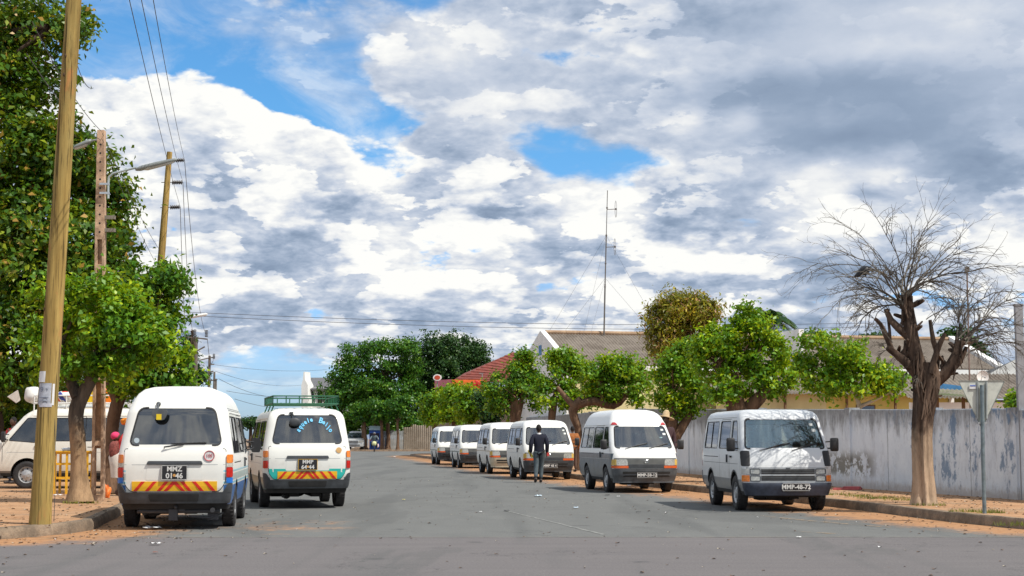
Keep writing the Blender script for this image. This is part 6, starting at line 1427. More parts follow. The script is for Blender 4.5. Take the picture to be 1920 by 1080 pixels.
# grey post cut by the right edge
ep = P(1921, 940, 30.5); eb = Vector((ep.x-.02, 30.5, .15)); o = empty('concrete_post', tuple(eb), 0, 'grey post cut by the right edge of the picture', 'post'); mb = MB(); zt = P(1921, 572, 30.5).z; mb.box((-.055, -.06, 0), (.09, .06, zt-.15)); mb.build('shaft', simple('grey_concrete', (.30, .31, .33), .9), o); mb = MB(); mb.box((-.07, -.07, zt-.17), (.1, .07, zt-.13)); mb.build('cap', simple('grey_concrete', (.3, .3, .3), .9), o)
# thin pole with a little fitting behind the dead tree
tp = P(1818, 740, 57); tq = P(1813, 505, 57); tb = tp.copy(); tb.z = .15; o = empty('antenna_pole', tuple(tb), 0, 'thin pole rising behind the dead tree above the triangular sign', 'pole'); mb = MB(); mb.tube([(0, 0, 0), tuple(tq-tb)], .03, 6); mb.build('pole', simple('rusty_pipe', (.20, .15, .13), .7), o); mb = MB(); mb.cbox(tq-tb, (.16, .1, .2)); mb.build('fitting', simple('mast_steel', (.16, .15, .14)), o)

# ---------------------------------------------------------------- back of the triangular sign
g0 = G(1846, 963, .15); sgn = empty('road_sign', tuple(g0), 0, 'back of a white inverted triangle road sign on a grey pole at the right kerb', 'road sign'); SY = g0.y
def Sg(x, y, dy=0): return P(x, y, SY+dy)-g0
mb = MB(); mb.tube([(0, 0, 0), Sg(1843, 850), Sg(1841, 722)], .032, 12); mb.build('pole', simple('sign_pole', (.17, .22, .24), .5, .3, var=.3, scale=12), sgn, smooth=60)
tri = rpoly([(1797, 714), (1884, 714), (1841, 804)], [3.5, 3.5, 3], 4); mb = MB(); A = [Sg(x, y, .05) for x, y in tri]; mb.rings([A, [p+Vector((0, .006, 0)) for p in A]]); SB = Mat('sign_back'); SB.color(SB.mix(SB.noise(5, 6, .7).step(.4, .75), (.56, .58, .52), (.36, .38, .34))); SB.rough(.6); pn = mb.build('sign_panel', SB.m, sgn, smooth=0)
mb = MB(); n = len(tri)
for i in range(n): 
    a, b = Sg(*tri[i-1], .045), Sg(*tri[i], .045); mb.tube([a, b], .006, 4)
mb.build('rolled_edge', simple('sign_edge', (.20, .22, .20), .6), pn)
for x in (1833, 1850): mb = MB(); mb.tube([Sg(x, 716, .03), Sg(x, 793-abs(x-1841)*.9, .03)], .018, 6); mb.build('stiffener', simple('sign_rail', (.34, .37, .36), .5), pn)
mb = MB(); mb.cbox(Sg(1841, 793, .02), (.15, .06, .03)); mb.build('clamp', GREYM, sgn)
mb = MB(); c = Sg(1824, 725, .035); mb.cbox(c, (.11, .006, .07)); st = mb.build('sticker', WHITEP, pn)
o = obj_mesh('sticker_lettering', text_mesh('E', .03, .001, simple('sticker_blue', (.05, .12, .45), .6)), st); bpy.data.objects.remove(o)
mb = MB(); mb.cbox(c+Vector((0, -.005, .015)), (.09, .003, .018)); mb.build('sticker_band', simple('sticker_blue', (.10, .22, .50), .6), st)
# ---------------------------------------------------------------- the vans
WHITE = mk_paint('white_paint', (.82, .82, .78), (), .6)
P1 = mk_paint('white_paint_blue_skirt', (.84, .84, .79), ((.30, .66, (.035, .15, .42)), (.68, .71, (.30, .62, .74)), (.73, .83, (.42, .50, .50)), (.85, .88, (.26, .62, .74))), .18)
P2 = mk_paint('white_paint_green_skirt', (.83, .83, .78), ((.30, .60, (.035, .10, .085)),), .35)
PB = mk_paint('white_over_blue_grey_paint', (.82, .82, .80), ((.30, 1.0, (.075, .105, .135)),), .35)
PSTR = mk_paint('white_paint_gold_line', (.82, .81, .76), ((.845, .875, (.42, .26, .08)),), .55)
PSV = mk_paint('silver_white_paint', (.66, .68, .69), ((.30, .585, (.14, .165, .19)),), .40, side_bands=True)
PL = mk_paint('cream_white_paint', (.82, .80, .72), ((.30, .42, (.10, .10, .10)),), .3)
RV = 'minibuses parked in a row along the right kerb'; LV = 'minibuses parked on the left'
v1 = make_van('high', P1, 'white high roof minibus with blue skirt seen from behind, plate MMZ 01 46', LV, 's', None, (('MMZ', '01 46'), False), True, chevron=(-.62, .62, .572, .715))
place(v1, 'high', 'r', (-5.11, 24.1), (-.112, .994))
v2 = make_van('low', P2, 'low roof minibus with green roof rack and teal band from behind, plate MMP 64 44', LV, 's', None, (('MMP', '64 44'), True), False, chevron=(-.57, .57, .572, .715))
place(v2, 'low', 'r', (-4.18, 30.95), (-.235, .972))
B = make_van('high', PB, 'white over blue grey high roof minibus facing us, plate MMP 58 12', RV, 's', 'MMP-58-12', None, mirrors='pair', bumper=PLAST_G); B.scale = (1, 1, .97); place(B, 'high', 'f', (3.17, 39.3), (.155, -.988))
C = make_van('low', WHITE, 'white minibus directly behind the walking man, plate MMP 48 4', RV, 's', 'MMP 48 4', None, bumper=PLAST); place(C, 'low', 'f', (1.09, 51.3), (.135, -.99))
D_v = make_van('low', PSTR, 'white minibus with a thin gold side line, second to the left of the walking man', RV, 's', None, None, bumper=simple('cream_bumper', (.55, .50, .38), .5)); place(D_v, 'low', 'f', (-.12, 59.2), (.14, -.99))
E_v = make_van('low', WHITE, 'white minibus with orange indicators, last but one of the row', RV, 's', None, None); place(E_v, 'low', 'f', (-1.62, 70.3), (.145, -.99))
F_v = make_van('low', WHITE, 'farthest white minibus of the row at the right kerb', RV, 's', None, None); place(F_v, 'low', 'f', (-3.05, 79.5), (.14, -.99))
U_v = make_van('square', PSV, 'boxy silver white minibus with square headlights facing us, plate MMP 48 72', RV, 's', 'MMP-48-72', None, bumper=simple('blue_black_bumper', (.035, .045, .07), .5, var=.3, scale=9), bandmat=PLAST_G); place(U_v, 'square', 'f', (5.04, 29.5), (.06, -1))
Lv = make_van('low', PL, 'cream white minibus parked side-on behind the wooden pole with loads on its roof rack', LV, 's'); place(Lv, 'low', 'f', (-11.6, 37.9, .15), (-1, -.05))
L2 = make_van('high', WHITE, 'second white high minibus parked side-on behind the cream white one at the left edge', LV, 's'); place(L2, 'high', 'f', (-13.0, 43.6, .15), (-1, -.02))
def sub(par, name, mb, m, sm=40): return mb.build(name, m, par, smooth=sm)
# van 1 extras: round 100 sticker, gutter vents on the high roof, round stamp on the window
S = SHELLS['high']; c = S.map('R', -.50, 1.09, .030); mb = MB(); mb.lathe([(0, c.y), (.078, c.y), (.078, c.y+.001)], 28, 'Y', (c.x, 0, c.z)); s100 = sub(v1, 'speed_sticker', mb, WHITEP)
REDS = simple('sticker_red', (.50, .04, .05), .5); mb = MB(); mb.tube([(c.x+.074*math.cos(q*.2244), c.y+.003, c.z+.074*math.sin(q*.2244)) for q in range(29)], .007, 4, False); sub(s100, 'sticker_ring', mb, REDS)
o = obj_mesh('sticker_lettering', text_mesh('100', .078, .001, REDS, xs=.8), s100); o.location = (c.x, c.y+.006, c.z); o.rotation_euler = (R(90), 0, R(180))
c = S.map('R', .57, 1.32, .004); mb = MB(); mb.lathe([(0, c.y), (.040, c.y), (.040, c.y+.002)], 20, 'Y', (c.x, 0, c.z)); sub(v1, 'window_stamp', mb, simple('pale_stamp', (.5, .6, .66), .5))
for k in 'LS':
    mb = MB()
    for z in (1.775, 1.80): S.strip(mb, k, [(.95+.2*i, z) for i in range(16)], .008)
    sub(v1, 'roof_joint', mb, PLAST, 0)
# blue bumper corners on van 1
for sx in (-1, 1): mb = MB(); S.patch(mb, 'R', rpoly([(sx*.755, .69), (sx*.846, .69), (sx*.846, .765), (sx*.755, .765)], .01, 2), .024, .03, 2, 6); sub(v1, 'corner_panel', mb, simple('corner_blue', (.02, .17, .60), .4))
# van 2 extras: teal band, lettering, rack, round sticker
S = SHELLS['low']; mb = MB(); S.patch(mb, 'R', rpoly([(-.645, .568), (.645, .568), (.732, .69), (.732, .765), (-.732, .765), (-.732, .69)], [.04, .04, .06, .01, .01, .06], 3), .0145, .004, 6, 14); sub(v2, 'teal_band', mb, simple('teal_paint', (.03, .46, .40), .4, var=.05))
c = S.map('R', -.60, 1.12, .030); mb = MB(); mb.lathe([(0, c.y), (.055, c.y), (.055, c.y+.001)], 24, 'Y', (c.x, 0, c.z)); sub(v2, 'round_sticker', mb, simple('peach_sticker', (.75, .45, .18), .5))
CY = simple('pale_blue_lettering', (.16, .55, .85), .4, var=.03); txt = 'aquele  Beijo'; ra = .40; cx, cz_ = -.14, 1.30
for i, ch in enumerate(txt):
    if ch == ' ': continue
    a = R(62) - R(124)*i/(len(txt)-1); lx = cx + math.sin(a)*ra*.88*1.0; lz = cz_ + .02 + math.cos(a)*ra*.98
    o = obj_mesh('window_lettering', text_mesh(ch, .125 if ch != 'B' else .16, .001, CY, bold=.006, xs=.85), v2); p = S.map('R', lx, lz, .012); o.location = p; sl_ = math.atan2((S.map('R', lx, lz-.1).y-S.map('R', lx, lz+.1).y), .2)
    o.rotation_euler = (Matrix.Rotation(math.pi, 4, 'Z') @ Matrix.Rotation(-sl_, 4, 'X') @ Matrix.Rotation(R(90), 4, 'X') @ Matrix.Rotation(a*.8, 4, 'Z')).to_euler() if False else (Matrix.Rotation(math.pi, 4, 'Z') @ Matrix.Rotation(R(90)-sl_, 4, 'X') @ Matrix.Rotation(a*.75, 4, 'Z')).to_euler()
mb = MB(); c = S.map('R', .25, 1.66, .10); a = S.map('R', .30, 1.83, .02); mb.tube([a, a+Vector((0, .08, 0)), c+Vector((0, 0, .1))], .012, 6); mb.ball(c, (.11, .03, .085), 10, 6); mb.cbox(a, (.07, .05, .05)); sub(v2, 'rear_view_mirror', mb, PLAST)
GRN = simple('green_rack_paint', (.012, .11, .05), .5, var=.2)
mb = MB(); x0, x1, y0, y1 = -.64, .64, -.25, 1.72
for z in (2.02, 2.17):
    for a, b in (((x0, y0), (x1, y0)), ((x1, y0), (x1, y1)), ((x1, y1), (x0, y1)), ((x0, y1), (x0, y0))): mb.tube([(*a, z), (*b, z)], .013, 6)
for x in [x0+(x1-x0)*i/5 for i in range(6)]:
    for y in (y0, y1): mb.tube([(x, y, 2.02), (x, y, 2.17)], .011, 6)
for y in [y0+(y1-y0)*i/7 for i in range(8)]:
    for x in (x0, x1): mb.tube([(x, y, 2.02), (x, y, 2.17)], .011, 6)
    mb.tube([(x0, y, 2.02), (x1, y, 2.02)], .010, 6)
for x in [x0+(x1-x0)*i/8 for i in range(1, 8)]: mb.tube([(x, y0, 2.03), (x, y1, 2.03)], .010, 6)
for y in (.0, .8, 1.6):
    for sx in (-1, 1): mb.tube([(sx*.6, y, 2.02), (sx*.70, y, 1.76)], .014, 6)
sub(v2, 'roof_rack', mb, GRN)
# van B extras: red corner markers, window stickers
S = SHELLS['high']
for sx in (-1, 1): mb = MB(); S.patch(mb, 'F', rpoly([(sx*.55, 1.735), (sx*.71, 1.735), (sx*.66, 1.80), (sx*.60, 1.80)], .01, 2), .012, .02, 3, 5); sub(B, 'corner_marker', mb, REDS)
PAP = simple('windscreen_paper', (.62, .64, .60), .8)
for vv, kk in ((B, 'high'), (U_v, 'square'), (C, 'low')):
    S_ = SHELLS[kk]
    for x, z, w, h in ((.53, 1.58, .075, .05), (.56, 1.47, .08, .055)): mb = MB(); S_.patch(mb, 'F', rpoly([(x, z), (x+w, z), (x+w, z+h), (x, z+h)], .015, 2), -.004, .002, 2, 2); sub(vv, 'licence_sticker', mb, PAP)
for vv, kk in ((U_v, 'square'), (C, 'low'), (B, 'high')):
    mb = MB(); S_ = SHELLS[kk]; S_.patch(mb, 'F', [(-.655, 1.60), (.655, 1.60), (.635, 1.685), (-.635, 1.685)], -.012, .001, 2, 12); sub(vv, 'sun_band', mb, mk_glass('tinted_sun_band', (.06, .42, .42), .15))
mb = MB(); c = Vector((.32, -1.66, 1.26)); mb.rings([[c+Vector((-.25, -.1, -.10)), c+Vector((-.15, -.1, -.12)), c+Vector((.22, -.02, .16)), c+Vector((.10, -.02, .16))], [c+Vector((-.25, -.07, -.10)), c+Vector((-.15, -.07, -.12)), c+Vector((.22, .0, .16)), c+Vector((.10, .0, .16))]]); sub(B, 'dashboard_paper', mb, PAP)
# thin gold and green trims of the far vans
for vv, m in ((E_v, simple('dark_green_line', (.05, .09, .06), .5)), (F_v, simple('dark_green_line', (.05, .09, .06), .5))):
    for k in 'LS':
        mb = MB(); SHELLS['low'].strip(mb, k, [(.35+.2*i, .74) for i in range(20)], .035, .003); sub(vv, 'side_line', mb, m, 0)
# roof racks of the two vans on the left
WR_ = simple('white_rack', (.70, .70, .68), .5)
for vv, zt, zr in ((Lv, 2.22, 2.0), (L2, 2.42, 2.2)):
    mb = MB(); x0, x1, y0, y1 = -.62, .62, -1.15, 1.9
    for z in (zr+.04, zt):
        for a, b in (((x0, y0), (x1, y0)), ((x1, y0), (x1, y1)), ((x1, y1), (x0, y1)), ((x0, y1), (x0, y0))): mb.tube([(*a, z), (*b, z)], .018, 6)
    for y in [y0+(y1-y0)*i/4 for i in range(5)]:
        for x in (x0, x1): mb.tube([(x, y, zr-.2), (x, y, zt)], .016, 6)
        mb.tube([(x0, y, zr+.04), (x1, y, zr+.04)], .014, 6)
    for x in (-.4, -.2, 0, .2, .4): mb.tube([(x, y0, zr+.05), (x, y1, zr+.05)], .012, 5)
    sub(vv, 'roof_rack', mb, WR_)
# loads on the roof rack
def lumpy(mb, c, r, n=14, m=10, k=.12, sd=1):
    g = random.Random(sd); ph = [g.uniform(0, 6) for _ in range(6)]; vs = []; fs = []
    for i in range(m+1):
        for j in range(n):
            t = math.pi*i/m; q = 6.28318*j/n; f = 1 + k*(math.sin(3*q+ph[0]+t*2)*.5+math.sin(5*q+ph[1])*.3+math.sin(4*t+ph[2]+q)*.5); s = math.sin(t)
            sx = abs(math.cos(q))**.7*(1 if math.cos(q) > 0 else -1); sy = abs(math.sin(q))**.7*(1 if math.sin(q) > 0 else -1)
            vs.append((c[0]+r[0]*s**.7*sx*f, c[1]+r[1]*s**.7*sy*f, c[2]+r[2]*(abs(math.cos(t))**.8*(1 if math.cos(t) > 0 else -1))*f))
    for i in range(m):
        for j in range(n): fs.append((i*n+j, (i+1)*n+j, (i+1)*n+(j+1)%n, i*n+(j+1)%n))
    mb.add(vs, fs)
def thing(name, lab, cat, mb, m, loc, group=None, sm=60): o = mb.build(name, m, None, loc, sm); return tag(o, lab, cat, group)
CG = 'loads tied on the roof rack'; RY = 37.6; zr = 2.21
def on_rack(px_, Y=RY): p = P(px_, 760, Y); return Vector((p.x, Y, zr))
mb = MB(); lumpy(mb, (0, 0, .17), (.21, .24, .19), sd=3, k=.16); thing('sack', 'bulging white sack on the roof rack left of the wooden pole', 'sack', mb, simple('sack_white', (.70, .69, .66), .9, var=.1), on_rack(64), CG)
mb = MB(); mb.rings([[(x*.10*k, y*.08*k, z) for x, y in ((-1, -1), (1, -1), (1, 1), (-1, 1))] for z, k in ((0, .6), (.12, 1.0), (.24, 1.4))]); o = thing('paper_carton', 'crumpled open paper bag at the front end of the roof rack', 'bag', mb, simple('carton', (.66, .60, .55), .9, var=.2), on_rack(34) + Vector((0, 0, .02)), CG, 0); o.rotation_euler = (0, R(-35), .4)
mb = MB(); lumpy(mb, (0, 0, .13), (.30, .26, .13), sd=5); o = thing('striped_bag', 'red white and blue bag on the roof rack right of the wooden pole', 'bag', mb, None, on_rack(124), CG); 
SBm = Mat('striped_bag'); n = SBm.noise(1.3, 2, .5, dist=1.5); SBm.color(SBm.mix(n.step(.50, .52), SBm.mix(n.step(.42, .44), (.03, .05, .30), (.75, .74, .70)), (.65, .05, .02))); o.data.materials[0] = SBm.m
mb = MB(); mb.prism(rpoly([(-.17, 0), (.17, 0), (.17, .36), (-.17, .36)], .04, 3), -.15, .15); thing('plastic_drum', 'yellow plastic drum with orange foot on the roof rack beside the concrete post', 'drum', mb, simple('drum_yellow', (.85, .55, .01), .4, var=.06), on_rack(170), CG)
mb = MB(); q = [(-.14, 0), (.12, 0), (.24, .44), (.14, .46), (.02, .26), (-.10, .40), (-.16, .34)]; mb.prism(q, -.12, .12); thing('orange_chair', 'orange plastic chair lying on the roof rack between concrete post and tree', 'chair', mb, simple('plastic_orange', (.85, .22, .01), .4), on_rack(202), CG, 30)
mb = MB(); lumpy(mb, (0, 0, .12), (.16, .15, .14), sd=8, k=.2); thing('plastic_bag', 'pale blue white plastic bag at the rear of the roof rack', 'bag', mb, simple('bag_pale', (.50, .62, .72), .5), on_rack(254), CG)
mb = MB(); lumpy(mb, (0, 0, .10), (.14, .15, .12), sd=9, k=.2); thing('bottle_bundle', 'dark bundle on the roof rack just right of the dark trunk', 'bundle', mb, simple('bundle_dark', (.10, .12, .12), .7, var=.4), on_rack(238), CG)

# silver pickup seen far away at the end of the street
def pickup():
    o = empty('parked_pickup', (-16.35, 160.5, 0), 0, 'distant silver double cab pickup facing us at the far left kerb', 'pickup')
    SV = simple('silver_paint', (.56, .57, .56), .3, .3); rows = [(.45, .93, 0, 0), (.75, .95, .0, 0), (1.02, .93, .08, 0), (1.12, .86, .30, .1), (1.18, .80, 1.25, .3), (1.62, .66, 1.75, 1.9), (1.80, .58, 2.0, 2.1), (1.84, .40, 2.3, 2.3)]
    def rg(z, hw, yf, yr): return [(sx*hw*kx, y, z) for sx, kx, y in ((-1, .86, yf), (-.5, 1, yf-.06), (.5, 1, yf-.06), (1, .86, yf), (1, 1, yf+.16), (1, 1, 4.9-yr), (-1, 1, 4.9-yr), (-1, 1, yf+.16))]
    mb = MB(); mb.rings([rg(*r) for r in rows]); mb.build('body', SV, o, smooth=35)
    mb = MB(); mb.add([(-.74, 1.24, 1.20), (.74, 1.24, 1.20), (.60, 1.72, 1.66), (-.60, 1.72, 1.66)], [(0, 1, 2, 3)]); w = mb.build('windscreen', GLASS_D, o, smooth=0); w.location = (0, -.08, .02)
    mb = MB(); mb.box((-.42, -.10, .72), (.42, .0, .96)); gr = mb.build('grille', PLAST, o); mb = MB(); [mb.box((-.42, -.12, z), (.42, -.1, z+.03)) for z in (.76, .84, .92)]; mb.build('grille_bar', CHROME, gr)
    for s in (-1, 1):
        mb = MB(); mb.prism(rpoly([(s*.45, .78), (s*.86, .82), (s*.88, 1.0), (s*.46, .94)], .03, 2), -.08, .1); mb.build('headlight', HEADL, o)
        mb = MB(); mb.ball((s*1.06, 1.35, 1.18), (.12, .06, .09)); mb.build('mirror', SV, o)
        for y in (.95, 3.9): wv = obj_mesh('wheel', RIM_ME['s'], o); wv.location = (s*.76, y, .37); wv.scale = (1.2, 1.15, 1.15); wv.rotation_euler = (0, 0, 0 if s > 0 else math.pi); obj_mesh('tyre', WT, wv)
    mb = MB(); mb.box((-.90, -.16, .42), (.90, .1, .62)); bp = mb.build('bumper', simple('bumper_silver', (.45, .45, .44), .4), o); mb = MB(); mb.box((-.60, -.17, .50), (.60, -.15, .60)); mb.box((-.26, -.18, .5), (.26, -.172, .6)); mb.build('air_intake', PLAST, bp)
    mb = MB(); mb.box((-.8, .2, .35), (.8, 4.7, .5)); mb.build('underbody', UNDER, o); o.scale = (1.1, 1.1, 1.12)
pickup()
# ---------------------------------------------------------------- people
NAVY = simple('navy_jacket', (.005, .007, .022), .85, var=.3, scale=8); GREYT = simple('grey_trousers', (.075, .10, .115), .9, var=.3, scale=10); SHOE = simple('dark_shoe', (.03, .02, .018), .5); HAIR = simple('black_hair', (.012, .01, .01), .9)
J = dict(STAND); J.update(pelvis=(0, 0, .93), chest=(.0, .02, 1.26), neck=(.0, .04, 1.45), head=(-.005, .07, 1.60), shL=(-.185, 0, 1.385), elL=(-.25, -.07, 1.13), haL=(-.26, .02, .90), shR=(.185, 0, 1.385), elR=(.24, -.05, 1.13), haR=(.235, .05, .89),
   hipL=(-.09, 0, .88), kneeL=(-.09, -.02, .49), ankL=(-.115, -.17, .13), toeL=(-.12, -.03, .04), hipR=(.09, 0, .88), kneeR=(.075, .10, .50), ankR=(.055, .06, .09), toeR=(.06, .24, .05))
mp = G(1011, 905); man = person('man in dark navy jacket and grey trousers walking away holding a yellow roll', J, (mp.x, mp.y, 0), R(4), dict(hair=HAIR, top=NAVY, bottom=GREYT, shoe=SHOE), scale=1.02)
mb = MB(); mb.lathe([(.165*.5, 1.41), (.07, 1.44), (.062, 1.475)], 14, 'Z', (0, .035, 0)); mb.build('shirt_collar', WHITEP, man)
yr_ = empty('yellow_roll', (mp.x-.25, mp.y+.02, .89), 0, 'rolled yellow paper held in the left hand of the walking man', 'paper roll'); mb = MB(); mb.tube([(-.075, -.03, .085), (.05, .05, -.125)], .034, 10); mb.build('roll', simple('yellow_paper', (.80, .68, .12), .7), yr_)
rr_ = empty('red_packet', (mp.x+.27, mp.y+.03, .86), 0, 'small red packet held in the right hand of the walking man', 'packet'); mb = MB(); mb.cbox((0, 0, .0), (.07, .05, .11)); mb.build('packet', simple('packet_red', (.55, .06, .05), .6), rr_)
# woman with an orange headscarf leaning forward, baby on her back
J = dict(STAND); J.update(pelvis=(0, -.08, .88), chest=(0, .07, 1.18), neck=(0, .14, 1.35), head=(0, .19, 1.49), shL=(-.17, .10, 1.28), elL=(-.22, .22, 1.04), haL=(-.16, .40, .95), shR=(.17, .10, 1.28), elR=(.22, .24, 1.05), haR=(.16, .42, .95),
   hipL=(-.09, -.06, .82), kneeL=(-.10, .04, .46), ankL=(-.10, -.06, .09), hipR=(.09, -.06, .82), kneeR=(.10, .08, .46), ankR=(.10, .02, .09))
wp = P(226, 900, 32.6); REDT = simple('red_top', (.55, .03, .03), .8, var=.15)
skn = [(Vector((0, -.06, .90)), .17, .15), (Vector((0, -.07, .80)), .21, .18), (Vector((0, -.04, .60)), .20, .17), (Vector((0, -.02, .38)), .21, .17)]
wom = person('woman in orange headscarf and red top bending forward behind the high roof minibus', J, (wp.x, wp.y, .15), R(-80), dict(hair=HAIR, top=REDT, topname='blouse', bottom=simple('white_skirt', (.66, .60, .54), .9, var=.15), shoe=simple('sandal', (.12, .06, .04), .7)), skirt=skn, hair=False)
mb = MB(); lumpy(mb, (0, .17, 1.54), (.105, .13, .10), k=.10, sd=12); lumpy(mb, (-.02, .05, 1.55), (.07, .08, .06), k=.2, sd=13); mb.build('headscarf', simple('orange_scarf', (.78, .26, .02), .85, var=.3, scale=14), wom, smooth=60)
bb = Vector((wp.x, wp.y, .15)) + Matrix.Rotation(R(-80), 3, 'Z') @ Vector((0, -.03, 0))
Jb = {k: (Vector(v)*.42) for k, v in STAND.items()}; Jb.update(kneeL=Vector((-.09, .10, .30)), ankL=Vector((-.12, .14, .20)), kneeR=Vector((.09, .10, .30)), ankR=Vector((.12, .14, .20)), elL=Vector((-.11, .06, .50)), haL=Vector((-.10, .13, .46)), elR=Vector((.11, .06, .50)), haR=Vector((.10, .13, .46)))
mb = MB(); lumpy(mb, (0, 0, .0), (.15, .13, .20), k=.06, sd=15); baby = empty('person', (bb.x-.08, bb.y-.06, 1.10), R(-80), 'baby in a pink hat tied in patterned cloth on the bending woman', 'person')
mb.build('carrying_cloth', simple('patterned_cloth', (.22, .06, .05), .9, var=.6, scale=22), baby, smooth=60); mb = MB(); mb.ball((-.02, .02, .27), (.085, .09, .095), 12, 9); mb.tube([(0, 0, .1), (-.01, .01, .2)], .04, 8); mb.build('body', SKIN, baby, smooth=60); mb = MB(); mb.ball((-.02, -.005, .295), (.098, .10, .088), 12, 8); mb.build('hat', simple('pink_hat', (.75, .05, .16), .85), baby, smooth=60)
mb = MB(); lumpy(mb, (0, 0, .10), (.06, .06, .12), k=.5, sd=16); g_ = P(201, 925, 31.5); thing('orange_bag', 'orange plastic bag on the ground against the dark trunk', 'bag', mb, simple('bag_orange', (.85, .20, .03), .6), (g_.x, g_.y, .15))
# person leaning at the slim tree between the vans
wp2 = P(1077, 880, 55.5); J = dict(STAND); J.update(head=(0, .04, 1.60)); 
pe = person('person in a brown orange shirt with a bent arm standing at the slim leaning tree', J, (wp2.x-.05, wp2.y, .15), R(20), dict(hair=HAIR, top=simple('rust_shirt', (.34, .12, .03), .85, var=.4, scale=8), topname='shirt', bottom=simple('brown_trousers', (.10, .06, .045), .9), shoe=SHOE), scale=.94)
# person with a straw hat beside the high roof minibus
wp3 = P(1249, 880, 41.6); pe = person('person in a wide straw hat standing beyond the two tone high roof minibus', dict(STAND), (wp3.x, wp3.y, .15), R(200), dict(hair=HAIR, top=simple('dark_shirt', (.06, .03, .035), .9), topname='shirt', bottom=GREYT, shoe=SHOE), scale=1.03)
mb = MB(); mb.lathe([(.0, .235), (.05, .23), (.095, .17), (.115, .04), (.125, .015), (.27, -.01), (.275, -.03), (.12, -.012)], 22, 'Z'); h = mb.build('straw_hat', simple('straw', (.52, .38, .22), .9, var=.2, scale=25), pe, smooth=60); h.scale = (.85,)*3; h.location = (0, .0, 1.70); h.rotation_euler = (R(6), R(-14), 0)
# people in red behind the vans at the left edge
pp = P(6, 900, 40.5); J = dict(STAND); J.update(elL=(-.30, .1, 1.2), haL=(-.2, .25, 1.35))
person('person in a red shirt standing at the left edge in front of the parked vans', J, (pp.x, 41.2, .15), R(150), dict(hair=HAIR, top=simple('red_shirt', (.60, .03, .03), .8), topname='shirt', bottom=simple('blue_grey_trousers', (.10, .13, .18), .9), shoe=SHOE))
# motorcyclist far off
mc = Vector(((703-960)/F*152, 152, 0)); bike = empty('motorcycle', tuple(mc), R(6), 'far motorcycle with a pale yellow front ridden down the middle of the street', 'motorcycle')
for y in (-.62, .62): w = MB(); w.lathe([(.24, -.05), (.31, -.045), (.33, 0), (.31, .045), (.24, .05)], 20, 'X', (0, y, .33)); w.lathe([(0, -.03), (.22, -.02), (.22, .02), (0, .03)], 10, 'X', (0, y, .33)); w.build('wheel', TYRE, bike)
mb = MB(); lumpy(mb, (0, .0, .68), (.15, .38, .16), sd=20, k=.05); mb.build('tank_and_engine', simple('bike_dark', (.03, .03, .035), .4), bike); mb = MB(); lumpy(mb, (0, -.48, .80), (.21, .16, .22), sd=21, k=.08); mb.build('front_fairing', simple('pale_yellow', (.66, .66, .34), .5, var=.2, scale=6), bike)
mb = MB(); mb.tube([(-.36, -.40, 1.04), (-.1, -.50, 1.0), (.1, -.50, 1.0), (.36, -.40, 1.04)], .018, 6); mb.build('handlebar', GREYM, bike); mb = MB(); mb.box((-.13, .05, .80), (.13, .7, .88)); mb.build('saddle', RUBBER, bike); mb = MB(); lumpy(mb, (.30, .2, .58), (.16, .2, .20), sd=22); mb.build('pannier_bag', simple('pale_pink', (.62, .45, .48), .8), bike)
J = dict(STAND); J.update(pelvis=(0, -.2, .92), chest=(0, -.05, 1.25), neck=(0, .02, 1.42), head=(0, .06, 1.57), elL=(-.34, .1, 1.16), haL=(-.34, .26, 1.06), elR=(.34, .1, 1.16), haR=(.34, .26, 1.06), shL=(-.19, -.03, 1.36), shR=(.19, -.03, 1.36), hipL=(-.11, -.18, .88), kneeL=(-.24, .22, .74), ankL=(-.20, .02, .34), hipR=(.11, -.18, .88), kneeR=(.24, .22, .74), ankR=(.20, .02, .34))
rd = person('helmeted rider in grey on the far motorcycle', J, tuple(mc), R(186), dict(hair=simple('helmet', (.10, .12, .16), .3), top=simple('grey_top', (.13, .17, .19), .9), topname='jacket', bottom=simple('dark_trousers', (.03, .03, .04), .9), shoe=SHOE), headr=(.12, .13, .13), scale=1.12)

# ---------------------------------------------------------------- stall frame, litter and small things
yb = P(126, 912, 33.6); stl = empty('yellow_stall_frame', (yb.x, yb.y, .15), 0, 'yellow painted wooden stall frame with a shelf between the wooden pole and the leaning tree', 'stall'); YM = simple('stall_yellow', (.78, .42, .02), .6, var=.2, scale=10)
def Yp(x, y, dy=0): return P(x, y, yb.y+dy)-Vector(stl.location)
mb = MB(); zt = Yp(0, 848).z
for x in (-.27, -.02, .42):
    for y in (0, .38): mb.box((x-.022, y-.022, 0), (x+.022, y+.022, zt))
for z in (.32, .62, zt-.04): mb.box((-.27, -.02, z), (.42, .015, z+.045)); mb.box((-.27, .37, z), (.42, .40, z+.045)); mb.box((-.28, 0, z), (-.25, .38, z+.045)); mb.box((.40, 0, z), (.43, .38, z+.045))
mb.build('frame', YM, stl, smooth=0); mb = MB(); mb.box((-.31, -.05, zt+.002), (.46, .43, zt+.03)); mb.build('table_top', YM, stl, smooth=0)
mb = MB(); lumpy(mb, (0, 0, .03), (.14, .10, .035), sd=30, k=.2); thing('folded_cloth', 'crumpled pale cloth on the yellow stall frame', 'cloth', mb, simple('pale_cloth', (.50, .55, .62), .9), Vector(stl.location)+Vector((-.05, .15, zt+.03)))
LG = 'scraps of litter on the road'
